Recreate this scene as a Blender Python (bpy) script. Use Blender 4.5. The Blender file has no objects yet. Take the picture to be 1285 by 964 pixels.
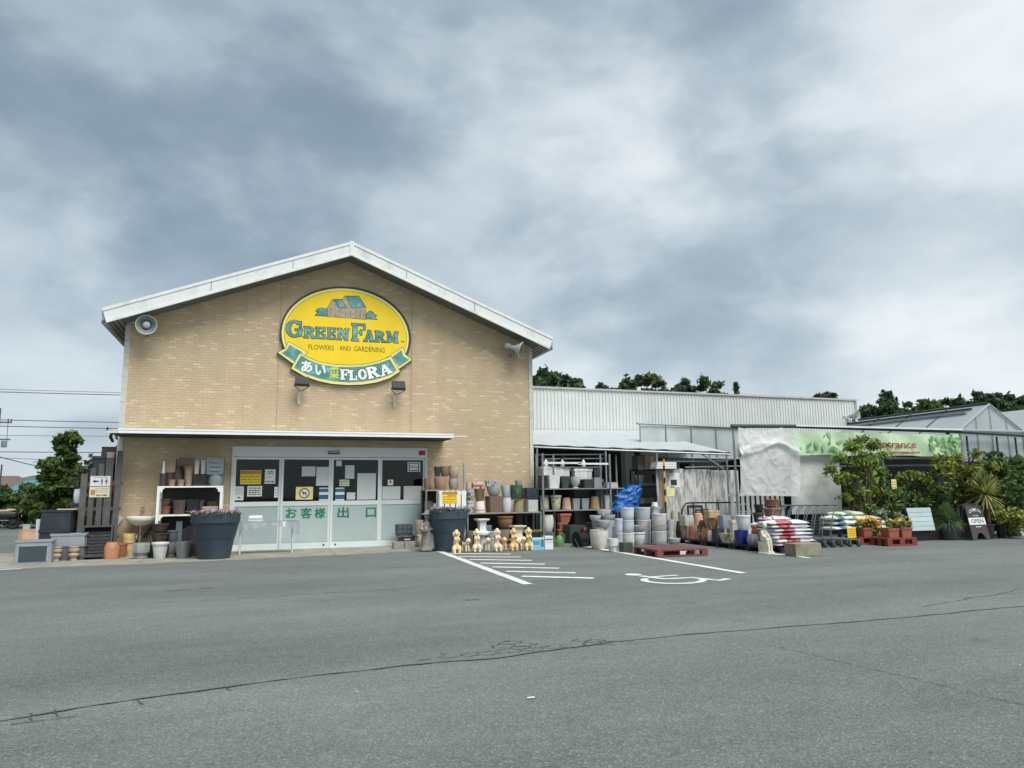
import bpy, bmesh, math, random
from mathutils import Vector, Matrix, noise as mnoise
import numpy as np

R = math.radians
scene = bpy.context.scene
COL = scene.collection

# ---------------------------------------------------------------- camera
cam_d = bpy.data.cameras.new('camera')
cam_d.sensor_fit = 'HORIZONTAL'
cam_d.sensor_width = 36.0
cam_d.lens = 895.928 / 1285.0 * 36.0
cam_d.clip_start = 0.1
cam_d.clip_end = 3000.0
cam = bpy.data.objects.new('camera', cam_d)
COL.objects.link(cam)
YAW, PITCH, ROLL = R(19.116), R(8.61), R(-0.602)
fw = Vector((math.sin(YAW) * math.cos(PITCH), math.cos(YAW) * math.cos(PITCH), math.sin(PITCH)))
r0 = Vector((math.cos(YAW), -math.sin(YAW), 0.0))
u0 = r0.cross(fw)
rt = math.cos(ROLL) * r0 + math.sin(ROLL) * u0
up = -math.sin(ROLL) * r0 + math.cos(ROLL) * u0
cam.matrix_world = Matrix(((rt.x, up.x, -fw.x, 3.299), (rt.y, up.y, -fw.y, -19.073), (rt.z, up.z, -fw.z, 1.368), (0, 0, 0, 1)))
scene.camera = cam

# ---------------------------------------------------------------- sky: overcast with broken cloud over a Nishita sky
SUN_EL, SUN_AZ = 56.0, 162.0      # degrees; azimuth clockwise from +Y
world = bpy.data.worlds.new('World')
scene.world = world
world.use_nodes = True
nt = world.node_tree
nt.nodes.clear()
def N(tree, kind, **kw):
    n = tree.nodes.new(kind)
    for k, v in kw.items():
        setattr(n, k, v)
    return n
def mathn(tree, op, a, b=None, c=None, clamp=False):
    n = tree.nodes.new('ShaderNodeMath'); n.operation = op; n.use_clamp = clamp
    for i, s in enumerate((a, b, c)):
        if s is None: continue
        if isinstance(s, (int, float)): n.inputs[i].default_value = s
        else: tree.links.new(s, n.inputs[i])
    return n.outputs[0]
L = nt.links.new
tc = N(nt, 'ShaderNodeTexCoord')
sep = N(nt, 'ShaderNodeSeparateXYZ'); L(tc.outputs['Generated'], sep.inputs[0])
zpos = mathn(nt, 'MAXIMUM', sep.outputs[2], 0.0)
cmb = N(nt, 'ShaderNodeCombineXYZ')      # cloud layer seen on the dome, flattened towards the horizon
L(sep.outputs[0], cmb.inputs[0]); L(sep.outputs[1], cmb.inputs[1]); L(mathn(nt, 'MULTIPLY', zpos, 1.75), cmb.inputs[2])
OFFS = (4.2, 3.3)
def sky_noise(scale, detail, rough, dist, off, vec):
    mp = N(nt, 'ShaderNodeMapping'); mp.inputs['Location'].default_value = (off[0] + OFFS[0], off[1] + OFFS[1], 0)
    L(vec, mp.inputs[0])
    n = N(nt, 'ShaderNodeTexNoise'); n.inputs['Scale'].default_value = scale
    n.inputs['Detail'].default_value = detail; n.inputs['Roughness'].default_value = rough
    n.inputs['Distortion'].default_value = dist
    L(mp.outputs[0], n.inputs['Vector'])
    return n
warp = sky_noise(4.0, 3.0, 0.5, 0.0, (4.0, 2.0), cmb.outputs[0])
wv = N(nt, 'ShaderNodeVectorMath'); wv.operation = 'MULTIPLY_ADD'
L(warp.outputs['Color'], wv.inputs[0]); wv.inputs[1].default_value = (0.10, 0.10, 0.10); L(cmb.outputs[0], wv.inputs[2])
big = sky_noise(2.2, 1.0, 0.4, 0.0, (3.1, 7.4), wv.outputs[0]).outputs[0]
mid = sky_noise(4.2, 10.0, 0.50, 0.0, (1.3, 2.2), wv.outputs[0]).outputs[0]
fine = sky_noise(11.0, 6.0, 0.5, 0.2, (6.3, 1.1), wv.outputs[0]).outputs[0]
# billowed edges: the middle octave is pushed apart so that masses get shoulders
sm = N(nt, 'ShaderNodeMapRange'); sm.interpolation_type = 'SMOOTHSTEP'
sm.inputs['From Min'].default_value = 0.36; sm.inputs['From Max'].default_value = 0.64; L(mid, sm.inputs['Value'])
# thinner, brighter cloud towards the right where the hidden sun sits, heavier cloud to the left; paler air low down
side = mathn(nt, 'MULTIPLY_ADD', sep.outputs[0], 0.30, mathn(nt, 'MULTIPLY', sep.outputs[1], -0.06))
low = mathn(nt, 'MULTIPLY', mathn(nt, 'POWER', mathn(nt, 'SUBTRACT', 1.0, zpos), 5.0), 0.24)
c1 = mathn(nt, 'MULTIPLY', big, 0.72)
c2 = mathn(nt, 'MULTIPLY_ADD', sm.outputs[0], 0.19, c1)
c3 = mathn(nt, 'MULTIPLY_ADD', fine, 0.22, c2)
c4 = mathn(nt, 'ADD', mathn(nt, 'ADD', mathn(nt, 'ADD', c3, 0.282), side), low)
ramp = N(nt, 'ShaderNodeValToRGB')
cr = ramp.color_ramp
cr.interpolation = 'B_SPLINE'
SKYSTOPS = [(0.60, (0.228, 0.300, 0.368)), (0.70, (0.295, 0.378, 0.448)), (0.80, (0.400, 0.488, 0.556)),
            (0.90, (0.510, 0.595, 0.655)), (1.02, (0.68, 0.745, 0.785)), (1.18, (0.86, 0.895, 0.915))]
while len(cr.elements) < len(SKYSTOPS): cr.elements.new(0.5)
for e, (ps, c) in zip(cr.elements, SKYSTOPS):
    e.position = min(max((ps - 0.45) / 0.75, 0), 1); e.color = (*c, 1)
mr = N(nt, 'ShaderNodeMapRange'); mr.inputs['From Min'].default_value = 0.45; mr.inputs['From Max'].default_value = 1.2
L(c4, mr.inputs['Value']); L(mr.outputs[0], ramp.inputs[0])
sky = N(nt, 'ShaderNodeTexSky'); sky.sky_type = 'NISHITA'; sky.sun_disc = False
sky.sun_elevation = R(SUN_EL); sky.sun_rotation = R(SUN_AZ)
bg1 = N(nt, 'ShaderNodeBackground'); bg1.inputs['Strength'].default_value = 0.05
L(sky.outputs[0], bg1.inputs[0])
bg2 = N(nt, 'ShaderNodeBackground'); bg2.inputs['Strength'].default_value = 0.46
L(ramp.outputs[0], bg2.inputs[0])
mx = N(nt, 'ShaderNodeMixShader'); mx.inputs[0].default_value = 0.9
L(bg1.outputs[0], mx.inputs[1]); L(bg2.outputs[0], mx.inputs[2])
wo = N(nt, 'ShaderNodeOutputWorld'); L(mx.outputs[0], wo.inputs[0])

# ---------------------------------------------------------------- sun behind cloud, exposure
sun_d = bpy.data.lights.new('sun', 'SUN')
sun_d.energy = 1.5
sun_d.angle = R(36)
sun_d.color = (1.0, 0.97, 0.93)
sun = bpy.data.objects.new('sun', sun_d); COL.objects.link(sun)
sun.rotation_euler = (R(90 - SUN_EL), 0, R(180 - SUN_AZ))
sd = Vector((math.sin(R(SUN_AZ)) * math.cos(R(SUN_EL)), math.cos(R(SUN_AZ)) * math.cos(R(SUN_EL)), math.sin(R(SUN_EL))))
sun.rotation_euler = sd.to_track_quat('Z', 'Y').to_euler()
scene.view_settings.view_transform = 'Standard'
scene.view_settings.look = 'None'
scene.view_settings.gamma = 1.0
scene.view_settings.use_curve_mapping = False
scene.view_settings.exposure = 1.28
scene.cycles.max_bounces = 8
scene.cycles.transparent_max_bounces = 12

# ---------------------------------------------------------------- helpers
def lin(c):
    return tuple(((v / 255.0) / 12.92 if v / 255.0 <= 0.04045 else ((v / 255.0 + 0.055) / 1.055) ** 2.4) for v in c)

MATS = {}
def mat(name, rgb, rough=0.6, var=0.14, scale=5.0, bump=0.0, bscale=60.0, metal=0.0, spec=0.4, dirt=None, dirt_amt=0.5,
        dirt_scale=3.0, dirt_at=0.5, streak=1.0, k=1.0, coat=0.0, alpha=None, speck=None, speck_scale=40.0, speck_at=0.62):
    """principled material whose colour drifts with noise; optional dirt blotches / streaks and specks"""
    if name in MATS: return MATS[name]
    m = bpy.data.materials.new(name); m.use_nodes = True
    t = m.node_tree; t.nodes.clear(); ln = t.links.new
    out = N(t, 'ShaderNodeOutputMaterial'); bs = N(t, 'ShaderNodeBsdfPrincipled')
    ln(bs.outputs[0], out.inputs[0])
    base = [min(v * k, 0.86) for v in lin(rgb)]
    tcx = N(t, 'ShaderNodeTexCoord'); oi = N(t, 'ShaderNodeObjectInfo')
    add = N(t, 'ShaderNodeVectorMath'); add.operation = 'MULTIPLY_ADD'
    ln(oi.outputs['Random'], add.inputs[0]); add.inputs[1].default_value = (37.0, 11.0, 23.0); ln(tcx.outputs['Object'], add.inputs[2])
    n1 = N(t, 'ShaderNodeTexNoise'); n1.inputs['Scale'].default_value = scale; n1.inputs['Detail'].default_value = 6
    n1.inputs['Roughness'].default_value = 0.62
    ln(add.outputs[0], n1.inputs['Vector'])
    mr_ = N(t, 'ShaderNodeMapRange'); mr_.inputs['From Min'].default_value = 0.3; mr_.inputs['From Max'].default_value = 0.7
    mr_.inputs['To Min'].default_value = 1 - var; mr_.inputs['To Max'].default_value = 1 + var
    ln(n1.outputs[0], mr_.inputs['Value'])
    # every copy slightly its own tone
    tone = mathn(t, 'MULTIPLY', mr_.outputs[0], mathn(t, 'MULTIPLY_ADD', oi.outputs['Random'], 0.14, 0.93))
    mixb = N(t, 'ShaderNodeMix'); mixb.data_type = 'RGBA'; mixb.blend_type = 'MULTIPLY'; mixb.inputs[0].default_value = 1.0
    mixb.inputs[6].default_value = (*base, 1)
    ln(tone, mixb.inputs[7])
    colr = mixb.outputs[2]
    if dirt is not None:
        mp = N(t, 'ShaderNodeMapping'); mp.inputs['Scale'].default_value = (1, 1, 1.0 / streak)
        ln(add.outputs[0], mp.inputs[0])
        n2 = N(t, 'ShaderNodeTexNoise'); n2.inputs['Scale'].default_value = dirt_scale; n2.inputs['Detail'].default_value = 8
        n2.inputs['Roughness'].default_value = 0.7
        ln(mp.outputs[0], n2.inputs['Vector'])
        r2 = N(t, 'ShaderNodeMapRange'); r2.inputs['From Min'].default_value = dirt_at; r2.inputs['From Max'].default_value = dirt_at + 0.22
        r2.inputs['To Max'].default_value = dirt_amt
        ln(n2.outputs[0], r2.inputs['Value'])
        md = N(t, 'ShaderNodeMix'); md.data_type = 'RGBA'
        ln(r2.outputs[0], md.inputs[0]); ln(colr, md.inputs[6]); md.inputs[7].default_value = (*lin(dirt), 1)
        colr = md.outputs[2]
    if speck is not None:
        n3 = N(t, 'ShaderNodeTexVoronoi'); n3.inputs['Scale'].default_value = speck_scale
        ln(add.outputs[0], n3.inputs['Vector'])
        r3 = N(t, 'ShaderNodeMapRange'); r3.inputs['From Min'].default_value = speck_at; r3.inputs['From Max'].default_value = speck_at + 0.04
        sc = N(t, 'ShaderNodeSeparateColor'); ln(n3.outputs['Color'], sc.inputs[0]); ln(sc.outputs[0], r3.inputs['Value'])
        ms = N(t, 'ShaderNodeMix'); ms.data_type = 'RGBA'
        ln(r3.outputs[0], ms.inputs[0]); ln(colr, ms.inputs[6]); ms.inputs[7].default_value = (*lin(speck), 1)
        colr = ms.outputs[2]
    ln(colr, bs.inputs['Base Color'])
    bs.inputs['Metallic'].default_value = metal
    bs.inputs['Specular IOR Level'].default_value = spec
    rr = mathn(t, 'MULTIPLY_ADD', n1.outputs[0], 0.3, rough - 0.15, clamp=True)
    ln(rr, bs.inputs['Roughness'])
    if coat: bs.inputs['Coat Weight'].default_value = coat; bs.inputs['Coat Roughness'].default_value = 0.15
    if bump:
        nb = N(t, 'ShaderNodeTexNoise'); nb.inputs['Scale'].default_value = bscale; nb.inputs['Detail'].default_value = 5
        ln(tcx.outputs['Object'], nb.inputs['Vector'])
        bp = N(t, 'ShaderNodeBump'); bp.inputs['Strength'].default_value = bump; bp.inputs['Distance'].default_value = 0.02
        ln(nb.outputs[0], bp.inputs['Height']); ln(bp.outputs[0], bs.inputs['Normal'])
    MATS[name] = m
    return m

def leaf_mat(name, dark, light, trans=0.25):
    if name in MATS: return MATS[name]
    m = bpy.data.materials.new(name); m.use_nodes = True
    t = m.node_tree; t.nodes.clear(); ln = t.links.new
    out = N(t, 'ShaderNodeOutputMaterial')
    g = N(t, 'ShaderNodeNewGeometry'); rp = N(t, 'ShaderNodeValToRGB')
    e = rp.color_ramp.elements
    e[0].color = (*lin(dark), 1); e[1].color = (*lin(light), 1)
    ln(g.outputs['Random Per Island'], rp.inputs[0])
    bs = N(t, 'ShaderNodeBsdfPrincipled'); bs.inputs['Roughness'].default_value = 0.6; bs.inputs['Specular IOR Level'].default_value = 0.25
    ln(rp.outputs[0], bs.inputs['Base Color'])
    tr = N(t, 'ShaderNodeBsdfTranslucent'); ln(rp.outputs[0], tr.inputs[0])
    ms = N(t, 'ShaderNodeMixShader'); ms.inputs[0].default_value = trans
    ln(bs.outputs[0], ms.inputs[1]); ln(tr.outputs[0], ms.inputs[2]); ln(ms.outputs[0], out.inputs[0])
    MATS[name] = m
    return m

def sheet_mat(name, rgb, clear=0.3, translucent=0.4, rough=0.5, var=0.1, wrinkle=0.0):
    """plastic film / polycarbonate: part diffuse, part translucent, part see-through"""
    if name in MATS: return MATS[name]
    m = bpy.data.materials.new(name); m.use_nodes = True
    t = m.node_tree; t.nodes.clear(); ln = t.links.new
    out = N(t, 'ShaderNodeOutputMaterial')
    tcx = N(t, 'ShaderNodeTexCoord'); n1 = N(t, 'ShaderNodeTexNoise'); n1.inputs['Scale'].default_value = 2.2; n1.inputs['Detail'].default_value = 7
    ln(tcx.outputs['Object'], n1.inputs['Vector'])
    mr_ = N(t, 'ShaderNodeMapRange'); mr_.inputs['From Min'].default_value = 0.3; mr_.inputs['From Max'].default_value = 0.7
    mr_.inputs['To Min'].default_value = 1 - var; mr_.inputs['To Max'].default_value = 1 + var
    ln(n1.outputs[0], mr_.inputs['Value'])
    mixb = N(t, 'ShaderNodeMix'); mixb.data_type = 'RGBA'; mixb.blend_type = 'MULTIPLY'; mixb.inputs[0].default_value = 1.0
    mixb.inputs[6].default_value = (*lin(rgb), 1); ln(mr_.outputs[0], mixb.inputs[7])
    bs = N(t, 'ShaderNodeBsdfPrincipled'); bs.inputs['Roughness'].default_value = rough; ln(mixb.outputs[2], bs.inputs['Base Color'])
    tr = N(t, 'ShaderNodeBsdfTranslucent'); ln(mixb.outputs[2], tr.inputs[0])
    m1 = N(t, 'ShaderNodeMixShader'); m1.inputs[0].default_value = translucent
    ln(bs.outputs[0], m1.inputs[1]); ln(tr.outputs[0], m1.inputs[2])
    if wrinkle:      # fine creases of film
        nb = N(t, 'ShaderNodeTexNoise'); nb.inputs['Scale'].default_value = 2.6; nb.inputs['Detail'].default_value = 5; nb.inputs['Distortion'].default_value = 1.2
        nb.noise_type = 'RIDGED_MULTIFRACTAL'
        ln(tcx.outputs['Object'], nb.inputs['Vector'])
        bp = N(t, 'ShaderNodeBump'); bp.inputs['Strength'].default_value = wrinkle; bp.inputs['Distance'].default_value = 0.05
        ln(nb.outputs[0], bp.inputs['Height']); ln(bp.outputs[0], bs.inputs['Normal']); ln(bp.outputs[0], tr.inputs['Normal'])
    tp = N(t, 'ShaderNodeBsdfTransparent'); m2 = N(t, 'ShaderNodeMixShader'); m2.inputs[0].default_value = clear
    ln(m1.outputs[0], m2.inputs[1]); ln(tp.outputs[0], m2.inputs[2]); ln(m2.outputs[0], out.inputs[0])
    MATS[name] = m
    return m

def glass_mat(name='window_glass', tint=(0.5, 0.55, 0.55)):
    if name in MATS: return MATS[name]
    m = bpy.data.materials.new(name); m.use_nodes = True
    t = m.node_tree; t.nodes.clear(); ln = t.links.new
    out = N(t, 'ShaderNodeOutputMaterial')
    fr = N(t, 'ShaderNodeFresnel'); fr.inputs[0].default_value = 1.4
    gl = N(t, 'ShaderNodeBsdfGlossy'); gl.inputs['Roughness'].default_value = 0.03; gl.inputs[0].default_value = (0.7, 0.75, 0.75, 1)
    tp = N(t, 'ShaderNodeBsdfTransparent'); tp.inputs[0].default_value = (*tint, 1)
    ms = N(t, 'ShaderNodeMixShader'); ln(fr.outputs[0], ms.inputs[0]); ln(tp.outputs[0], ms.inputs[1]); ln(gl.outputs[0], ms.inputs[2])
    ln(ms.outputs[0], out.inputs[0]); MATS[name] = m
    return m

class MB:
    """collects shapes into one mesh"""
    def __init__(s): s.v = []; s.f = []
    def add(s, vs, fs):
        o = len(s.v); s.v += [tuple(a) for a in vs]; s.f += [tuple(i + o for i in f) for f in fs]; return s
    def box(s, x0, x1, y0, y1, z0, z1):
        return s.add([(x0, y0, z0), (x1, y0, z0), (x1, y1, z0), (x0, y1, z0), (x0, y0, z1), (x1, y0, z1), (x1, y1, z1), (x0, y1, z1)],
                     [(0, 3, 2, 1), (4, 5, 6, 7), (0, 1, 5, 4), (1, 2, 6, 5), (2, 3, 7, 6), (3, 0, 4, 7)])
    def obox(s, c, size, rz=0.0, rx=0.0, ry=0.0):
        m = Matrix.Translation(c) @ Matrix.Rotation(rz, 4, 'Z') @ Matrix.Rotation(ry, 4, 'Y') @ Matrix.Rotation(rx, 4, 'X')
        hx, hy, hz = (a / 2 for a in size)
        vs = [m @ Vector(p) for p in ((-hx, -hy, -hz), (hx, -hy, -hz), (hx, hy, -hz), (-hx, hy, -hz), (-hx, -hy, hz), (hx, -hy, hz), (hx, hy, hz), (-hx, hy, hz))]
        return s.add(vs, [(0, 3, 2, 1), (4, 5, 6, 7), (0, 1, 5, 4), (1, 2, 6, 5), (2, 3, 7, 6), (3, 0, 4, 7)])
    def bbox(s, x0, x1, y0, y1, z0, z1, b=0.01):
        """box with chamfered vertical and top edges"""
        def ring(z, i): return [(x0 + i + (0 if i else b), y0 + i, z), (x1 - i - (0 if i else b), y0 + i, z), (x1 - i, y0 + i + (0 if i else b), z), (x1 - i, y1 - i - (0 if i else b), z),
                                (x1 - i - (0 if i else b), y1 - i, z), (x0 + i + (0 if i else b), y1 - i, z), (x0 + i, y1 - i - (0 if i else b), z), (x0 + i, y0 + i + (0 if i else b), z)]
        def rg(z, i):
            c = b * 0.6 + 0.0
            return [(x0 + i + c, y0 + i, z), (x1 - i - c, y0 + i, z), (x1 - i, y0 + i + c, z), (x1 - i, y1 - i - c, z), (x1 - i - c, y1 - i, z), (x0 + i + c, y1 - i, z), (x0 + i, y1 - i - c, z), (x0 + i, y0 + i + c, z)]
        return s.rings([rg(z0, b * .5), rg(z0 + b * .5, 0), rg(z1 - b * .5, 0), rg(z1, b * .5)], True, True)
    def rings(s, rs, cap0=False, cap1=False, closed=True):
        n = len(rs[0]); o = len(s.v)
        for r_ in rs: s.v += [tuple(a) for a in r_]
        for i in range(len(rs) - 1):
            for j in range(n if closed else n - 1):
                a = o + i * n + j; b = o + i * n + (j + 1) % n
                s.f.append((a, b, b + n, a + n))
        if cap0: s.f.append(tuple(o + j for j in reversed(range(n))))
        if cap1: s.f.append(tuple(o + (len(rs) - 1) * n + j for j in range(n)))
        return s
    def lathe(s, prof, c=(0, 0, 0), seg=24, cap0=True, cap1=False, fn=None, axis=None):
        rs = []
        for (r_, z) in prof:
            ring = []
            for j in range(seg):
                a = 2 * math.pi * j / seg
                rr = r_ * (fn(a, z) if fn else 1.0)
                p = Vector((rr * math.cos(a), rr * math.sin(a), z))
                if axis is not None: p = axis @ p
                ring.append((c[0] + p[0], c[1] + p[1], c[2] + p[2]))
            rs.append(ring)
        return s.rings(rs, cap0, cap1)
    def tube(s, pts, r, n=8, cap=True):
        pts = [Vector(p) for p in pts]
        rr = r if isinstance(r, (list, tuple)) else [r] * len(pts)
        rs = []; nrm = None
        for i, p in enumerate(pts):
            t = (pts[min(i + 1, len(pts) - 1)] - pts[max(i - 1, 0)])
            t = t.normalized() if t.length > 1e-9 else Vector((0, 0, 1))
            if nrm is None:
                nrm = Vector((0, 0, 1)) if abs(t.z) < 0.9 else Vector((1, 0, 0))
            nrm = (nrm - t * nrm.dot(t)).normalized(); bn = t.cross(nrm)
            rs.append([p + (nrm * math.cos(2 * math.pi * j / n) + bn * math.sin(2 * math.pi * j / n)) * rr[i] for j in range(n)])
        return s.rings(rs, cap, cap)
    def prism(s, poly, y0, y1):
        """poly: (x, z) outline, counter-clockwise seen from -Y; extruded y0 (front) to y1 (back)"""
        n = len(poly); o = len(s.v)
        s.v += [(x, y0, z) for x, z in poly] + [(x, y1, z) for x, z in poly]
        s.f.append(tuple(o + i for i in range(n))); s.f.append(tuple(o + n + i for i in reversed(range(n))))
        for i in range(n):
            j = (i + 1) % n; s.f.append((o + i, o + n + i, o + n + j, o + j))
        return s
    def sphere(s, c, r, nu=12, nv=8):
        rx, ry, rz = (r, r, r) if isinstance(r, (int, float)) else r
        o = len(s.v); s.v.append((c[0], c[1], c[2] - rz))
        for i in range(1, nv):
            ph = math.pi * i / nv - math.pi / 2
            for j in range(nu):
                a = 2 * math.pi * j / nu
                s.v.append((c[0] + rx * math.cos(ph) * math.cos(a), c[1] + ry * math.cos(ph) * math.sin(a), c[2] + rz * math.sin(ph)))
        s.v.append((c[0], c[1], c[2] + rz)); top = len(s.v) - 1
        for j in range(nu): s.f.append((o, o + 1 + (j + 1) % nu, o + 1 + j))
        for i in range(nv - 2):
            for j in range(nu):
                a = o + 1 + i * nu + j; b = o + 1 + i * nu + (j + 1) % nu
                s.f.append((a, b, b + nu, a + nu))
        for j in range(nu): s.f.append((top, o + 1 + (nv - 2) * nu + j, o + 1 + (nv - 2) * nu + (j + 1) % nu))
        return s
    def grid(s, fn, nu, nv):
        """sheet: fn(u, v) -> point, u, v in 0..1"""
        o = len(s.v)
        for j in range(nv + 1):
            for i in range(nu + 1): s.v.append(tuple(fn(i / nu, j / nv)))
        for j in range(nv):
            for i in range(nu):
                a = o + j * (nu + 1) + i; s.f.append((a, a + 1, a + nu + 2, a + nu + 1))
        return s
    def mesh(s, name, m, smooth=None):
        me = bpy.data.meshes.new(name); me.from_pydata(s.v, [], s.f); me.update()
        if m is not None: me.materials.append(m)
        if smooth:
            me.polygons.foreach_set('use_smooth', [True] * len(me.polygons))
            me.set_sharp_from_angle(angle=R(smooth))
        return me
    def build(s, name, m, parent=None, smooth=None, loc=None, rz=0.0):
        o = bpy.data.objects.new(name, s.mesh(name, m, smooth)); COL.objects.link(o)
        if loc is not None: o.location = loc
        if rz: o.rotation_euler = (0, 0, rz)
        if parent is not None: o.parent = parent
        return o

def place(me, name, loc, rz=0.0, parent=None, scale=None):
    o = bpy.data.objects.new(name, me); COL.objects.link(o); o.location = loc; o.rotation_euler = (0, 0, rz)
    if scale: o.scale = scale
    if parent is not None: o.parent = parent
    return o
def tag(o, label=None, cat=None, group=None, kind=None):
    if label: o['label'] = label
    if cat: o['category'] = cat
    if group: o['group'] = group
    if kind: o['kind'] = kind
    return o
def thing(name, label, cat, loc=(0, 0, 0), rz=0.0, group=None):
    o = bpy.data.objects.new(name, None); COL.objects.link(o); o.empty_display_size = 0.1
    o.location = loc; o.rotation_euler = (0, 0, rz)
    return tag(o, label, cat, group)
def structure(o): o['kind'] = 'structure'; return o
def copy_tree(o, parent=None):
    c = o.copy(); COL.objects.link(c); c.parent = parent
    for ch in [x for x in bpy.data.objects if x.parent is o]: copy_tree(ch, c)
    return c
def wobble(mesh, amt, seed=0):
    rnd = random.Random(seed)
    for v in mesh.vertices:
        v.co += Vector((rnd.uniform(-1, 1), rnd.uniform(-1, 1), rnd.uniform(-1, 1))) * amt
def blob(name, shapes, voxel, m, parent=None, loc=None, rz=0.0, smooth_it=6):
    """several overlapping shapes fused into one continuous skin"""
    b = MB()
    for sh in shapes:
        if sh[0] == 's': b.sphere(sh[1], sh[2], 14, 10)
        elif sh[0] == 't': b.tube(sh[1], sh[2], 10)
        elif sh[0] == 'b': b.obox(*sh[1:])
    me = b.mesh('tmp', None); tmp = bpy.data.objects.new('tmp', me); COL.objects.link(tmp)
    md = tmp.modifiers.new('r', 'REMESH'); md.mode = 'VOXEL'; md.voxel_size = voxel
    m2 = tmp.modifiers.new('s', 'SMOOTH'); m2.iterations = smooth_it; m2.factor = 0.5
    dg = bpy.context.evaluated_depsgraph_get(); dg.update()
    res = bpy.data.meshes.new_from_object(tmp.evaluated_get(dg))
    bpy.data.objects.remove(tmp); bpy.data.meshes.remove(me)
    res.name = name; res.materials.clear(); res.materials.append(m)
    res.polygons.foreach_set('use_smooth', [True] * len(res.polygons))
    return place(res, name, loc or (0, 0, 0), rz, parent)

def text_poly(body, bold=0.0):
    """font outline as flat mesh data (verts 2D, faces)"""
    cu = bpy.data.curves.new('txt', 'FONT'); cu.body = body; cu.size = 1.0; cu.resolution_u = 3; cu.offset = bold
    cu.fill_mode = 'FRONT'
    o = bpy.data.objects.new('txt', cu); COL.objects.link(o)
    dg = bpy.context.evaluated_depsgraph_get(); dg.update()
    me = bpy.data.meshes.new_from_object(o.evaluated_get(dg))
    v = [(a.co.x, a.co.y) for a in me.vertices]; f = [tuple(p.vertices) for p in me.polygons]
    bpy.data.objects.remove(o); bpy.data.curves.remove(cu); bpy.data.meshes.remove(me)
    return v, f
def text(name, body, x0, x1, z0, z1, y, m, parent=None, bold=0.0, slope=0.0, fn=None):
    """lettering on a plane facing -Y filling the given rectangle; fn may bend it"""
    v, f = text_poly(body, bold)
    if not v: return None
    xs = [a[0] for a in v]; ys = [a[1] for a in v]
    ax, bx, ay, by = min(xs), max(xs), min(ys), max(ys)
    pts = []
    for (a, b) in v:
        u = (a - ax) / max(bx - ax, 1e-6); w = (b - ay) / max(by - ay, 1e-6)
        X = x0 + u * (x1 - x0); Z = z0 + w * (z1 - z0) + slope * u
        if fn: X, Z = fn(u, w)
        pts.append((X, y, Z))
    b_ = MB(); b_.add(pts, f)
    return b_.build(name, m, parent)

def fbm(x, y, z=0.0, o=4):
    return mnoise.fractal(Vector((x, y, z)), 1.0, 2.0, o)
rng = random.Random(11)
def leaves(clumps, count, size, seed=1, squash=1.0, flat=0.0, aspect=2.0, droop=0.0):
    """leaf-sized faces spread through clumps: (centre, radius) -> MB"""
    r_ = np.random.RandomState(seed)
    cs = np.array([c[0] for c in clumps], float); rad = np.array([c[1] for c in clumps], float)
    w = rad ** 2; w /= w.sum()
    idx = r_.choice(len(clumps), count, p=w)
    d = r_.normal(size=(count, 3)); d /= np.linalg.norm(d, axis=1)[:, None]
    rr = rad[idx] * np.minimum(np.abs(r_.normal(0.62, 0.34, count)), 1.55)
    stre = np.stack([0.75 + 0.6 * r_.rand(len(clumps)), 0.75 + 0.6 * r_.rand(len(clumps)), 0.6 + 0.5 * r_.rand(len(clumps))], 1)
    d2 = d * stre[idx]; d2[:, 2] *= squash
    p = cs[idx] + d2 * rr[:, None]
    # leaf frame
    n = d * 0.6 + r_.normal(size=(count, 3)) * 0.6; n[:, 2] += flat
    n /= np.linalg.norm(n, axis=1)[:, None]
    t = r_.normal(size=(count, 3)); t[:, 2] -= droop
    t -= n * (t * n).sum(1)[:, None]; t /= np.linalg.norm(t, axis=1)[:, None]
    b = np.cross(n, t)
    s_ = size * (0.6 + 0.8 * r_.rand(count))[:, None]
    v = np.stack([p - t * s_ * 0.5 * aspect, p + b * s_ * 0.5, p + t * s_ * 0.5 * aspect, p - b * s_ * 0.5], 1).reshape(-1, 3)
    mb = MB(); mb.v = [tuple(a) for a in v.tolist()]
    mb.f = [(4 * i, 4 * i + 1, 4 * i + 2, 4 * i + 3) for i in range(count)]
    return mb
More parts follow.
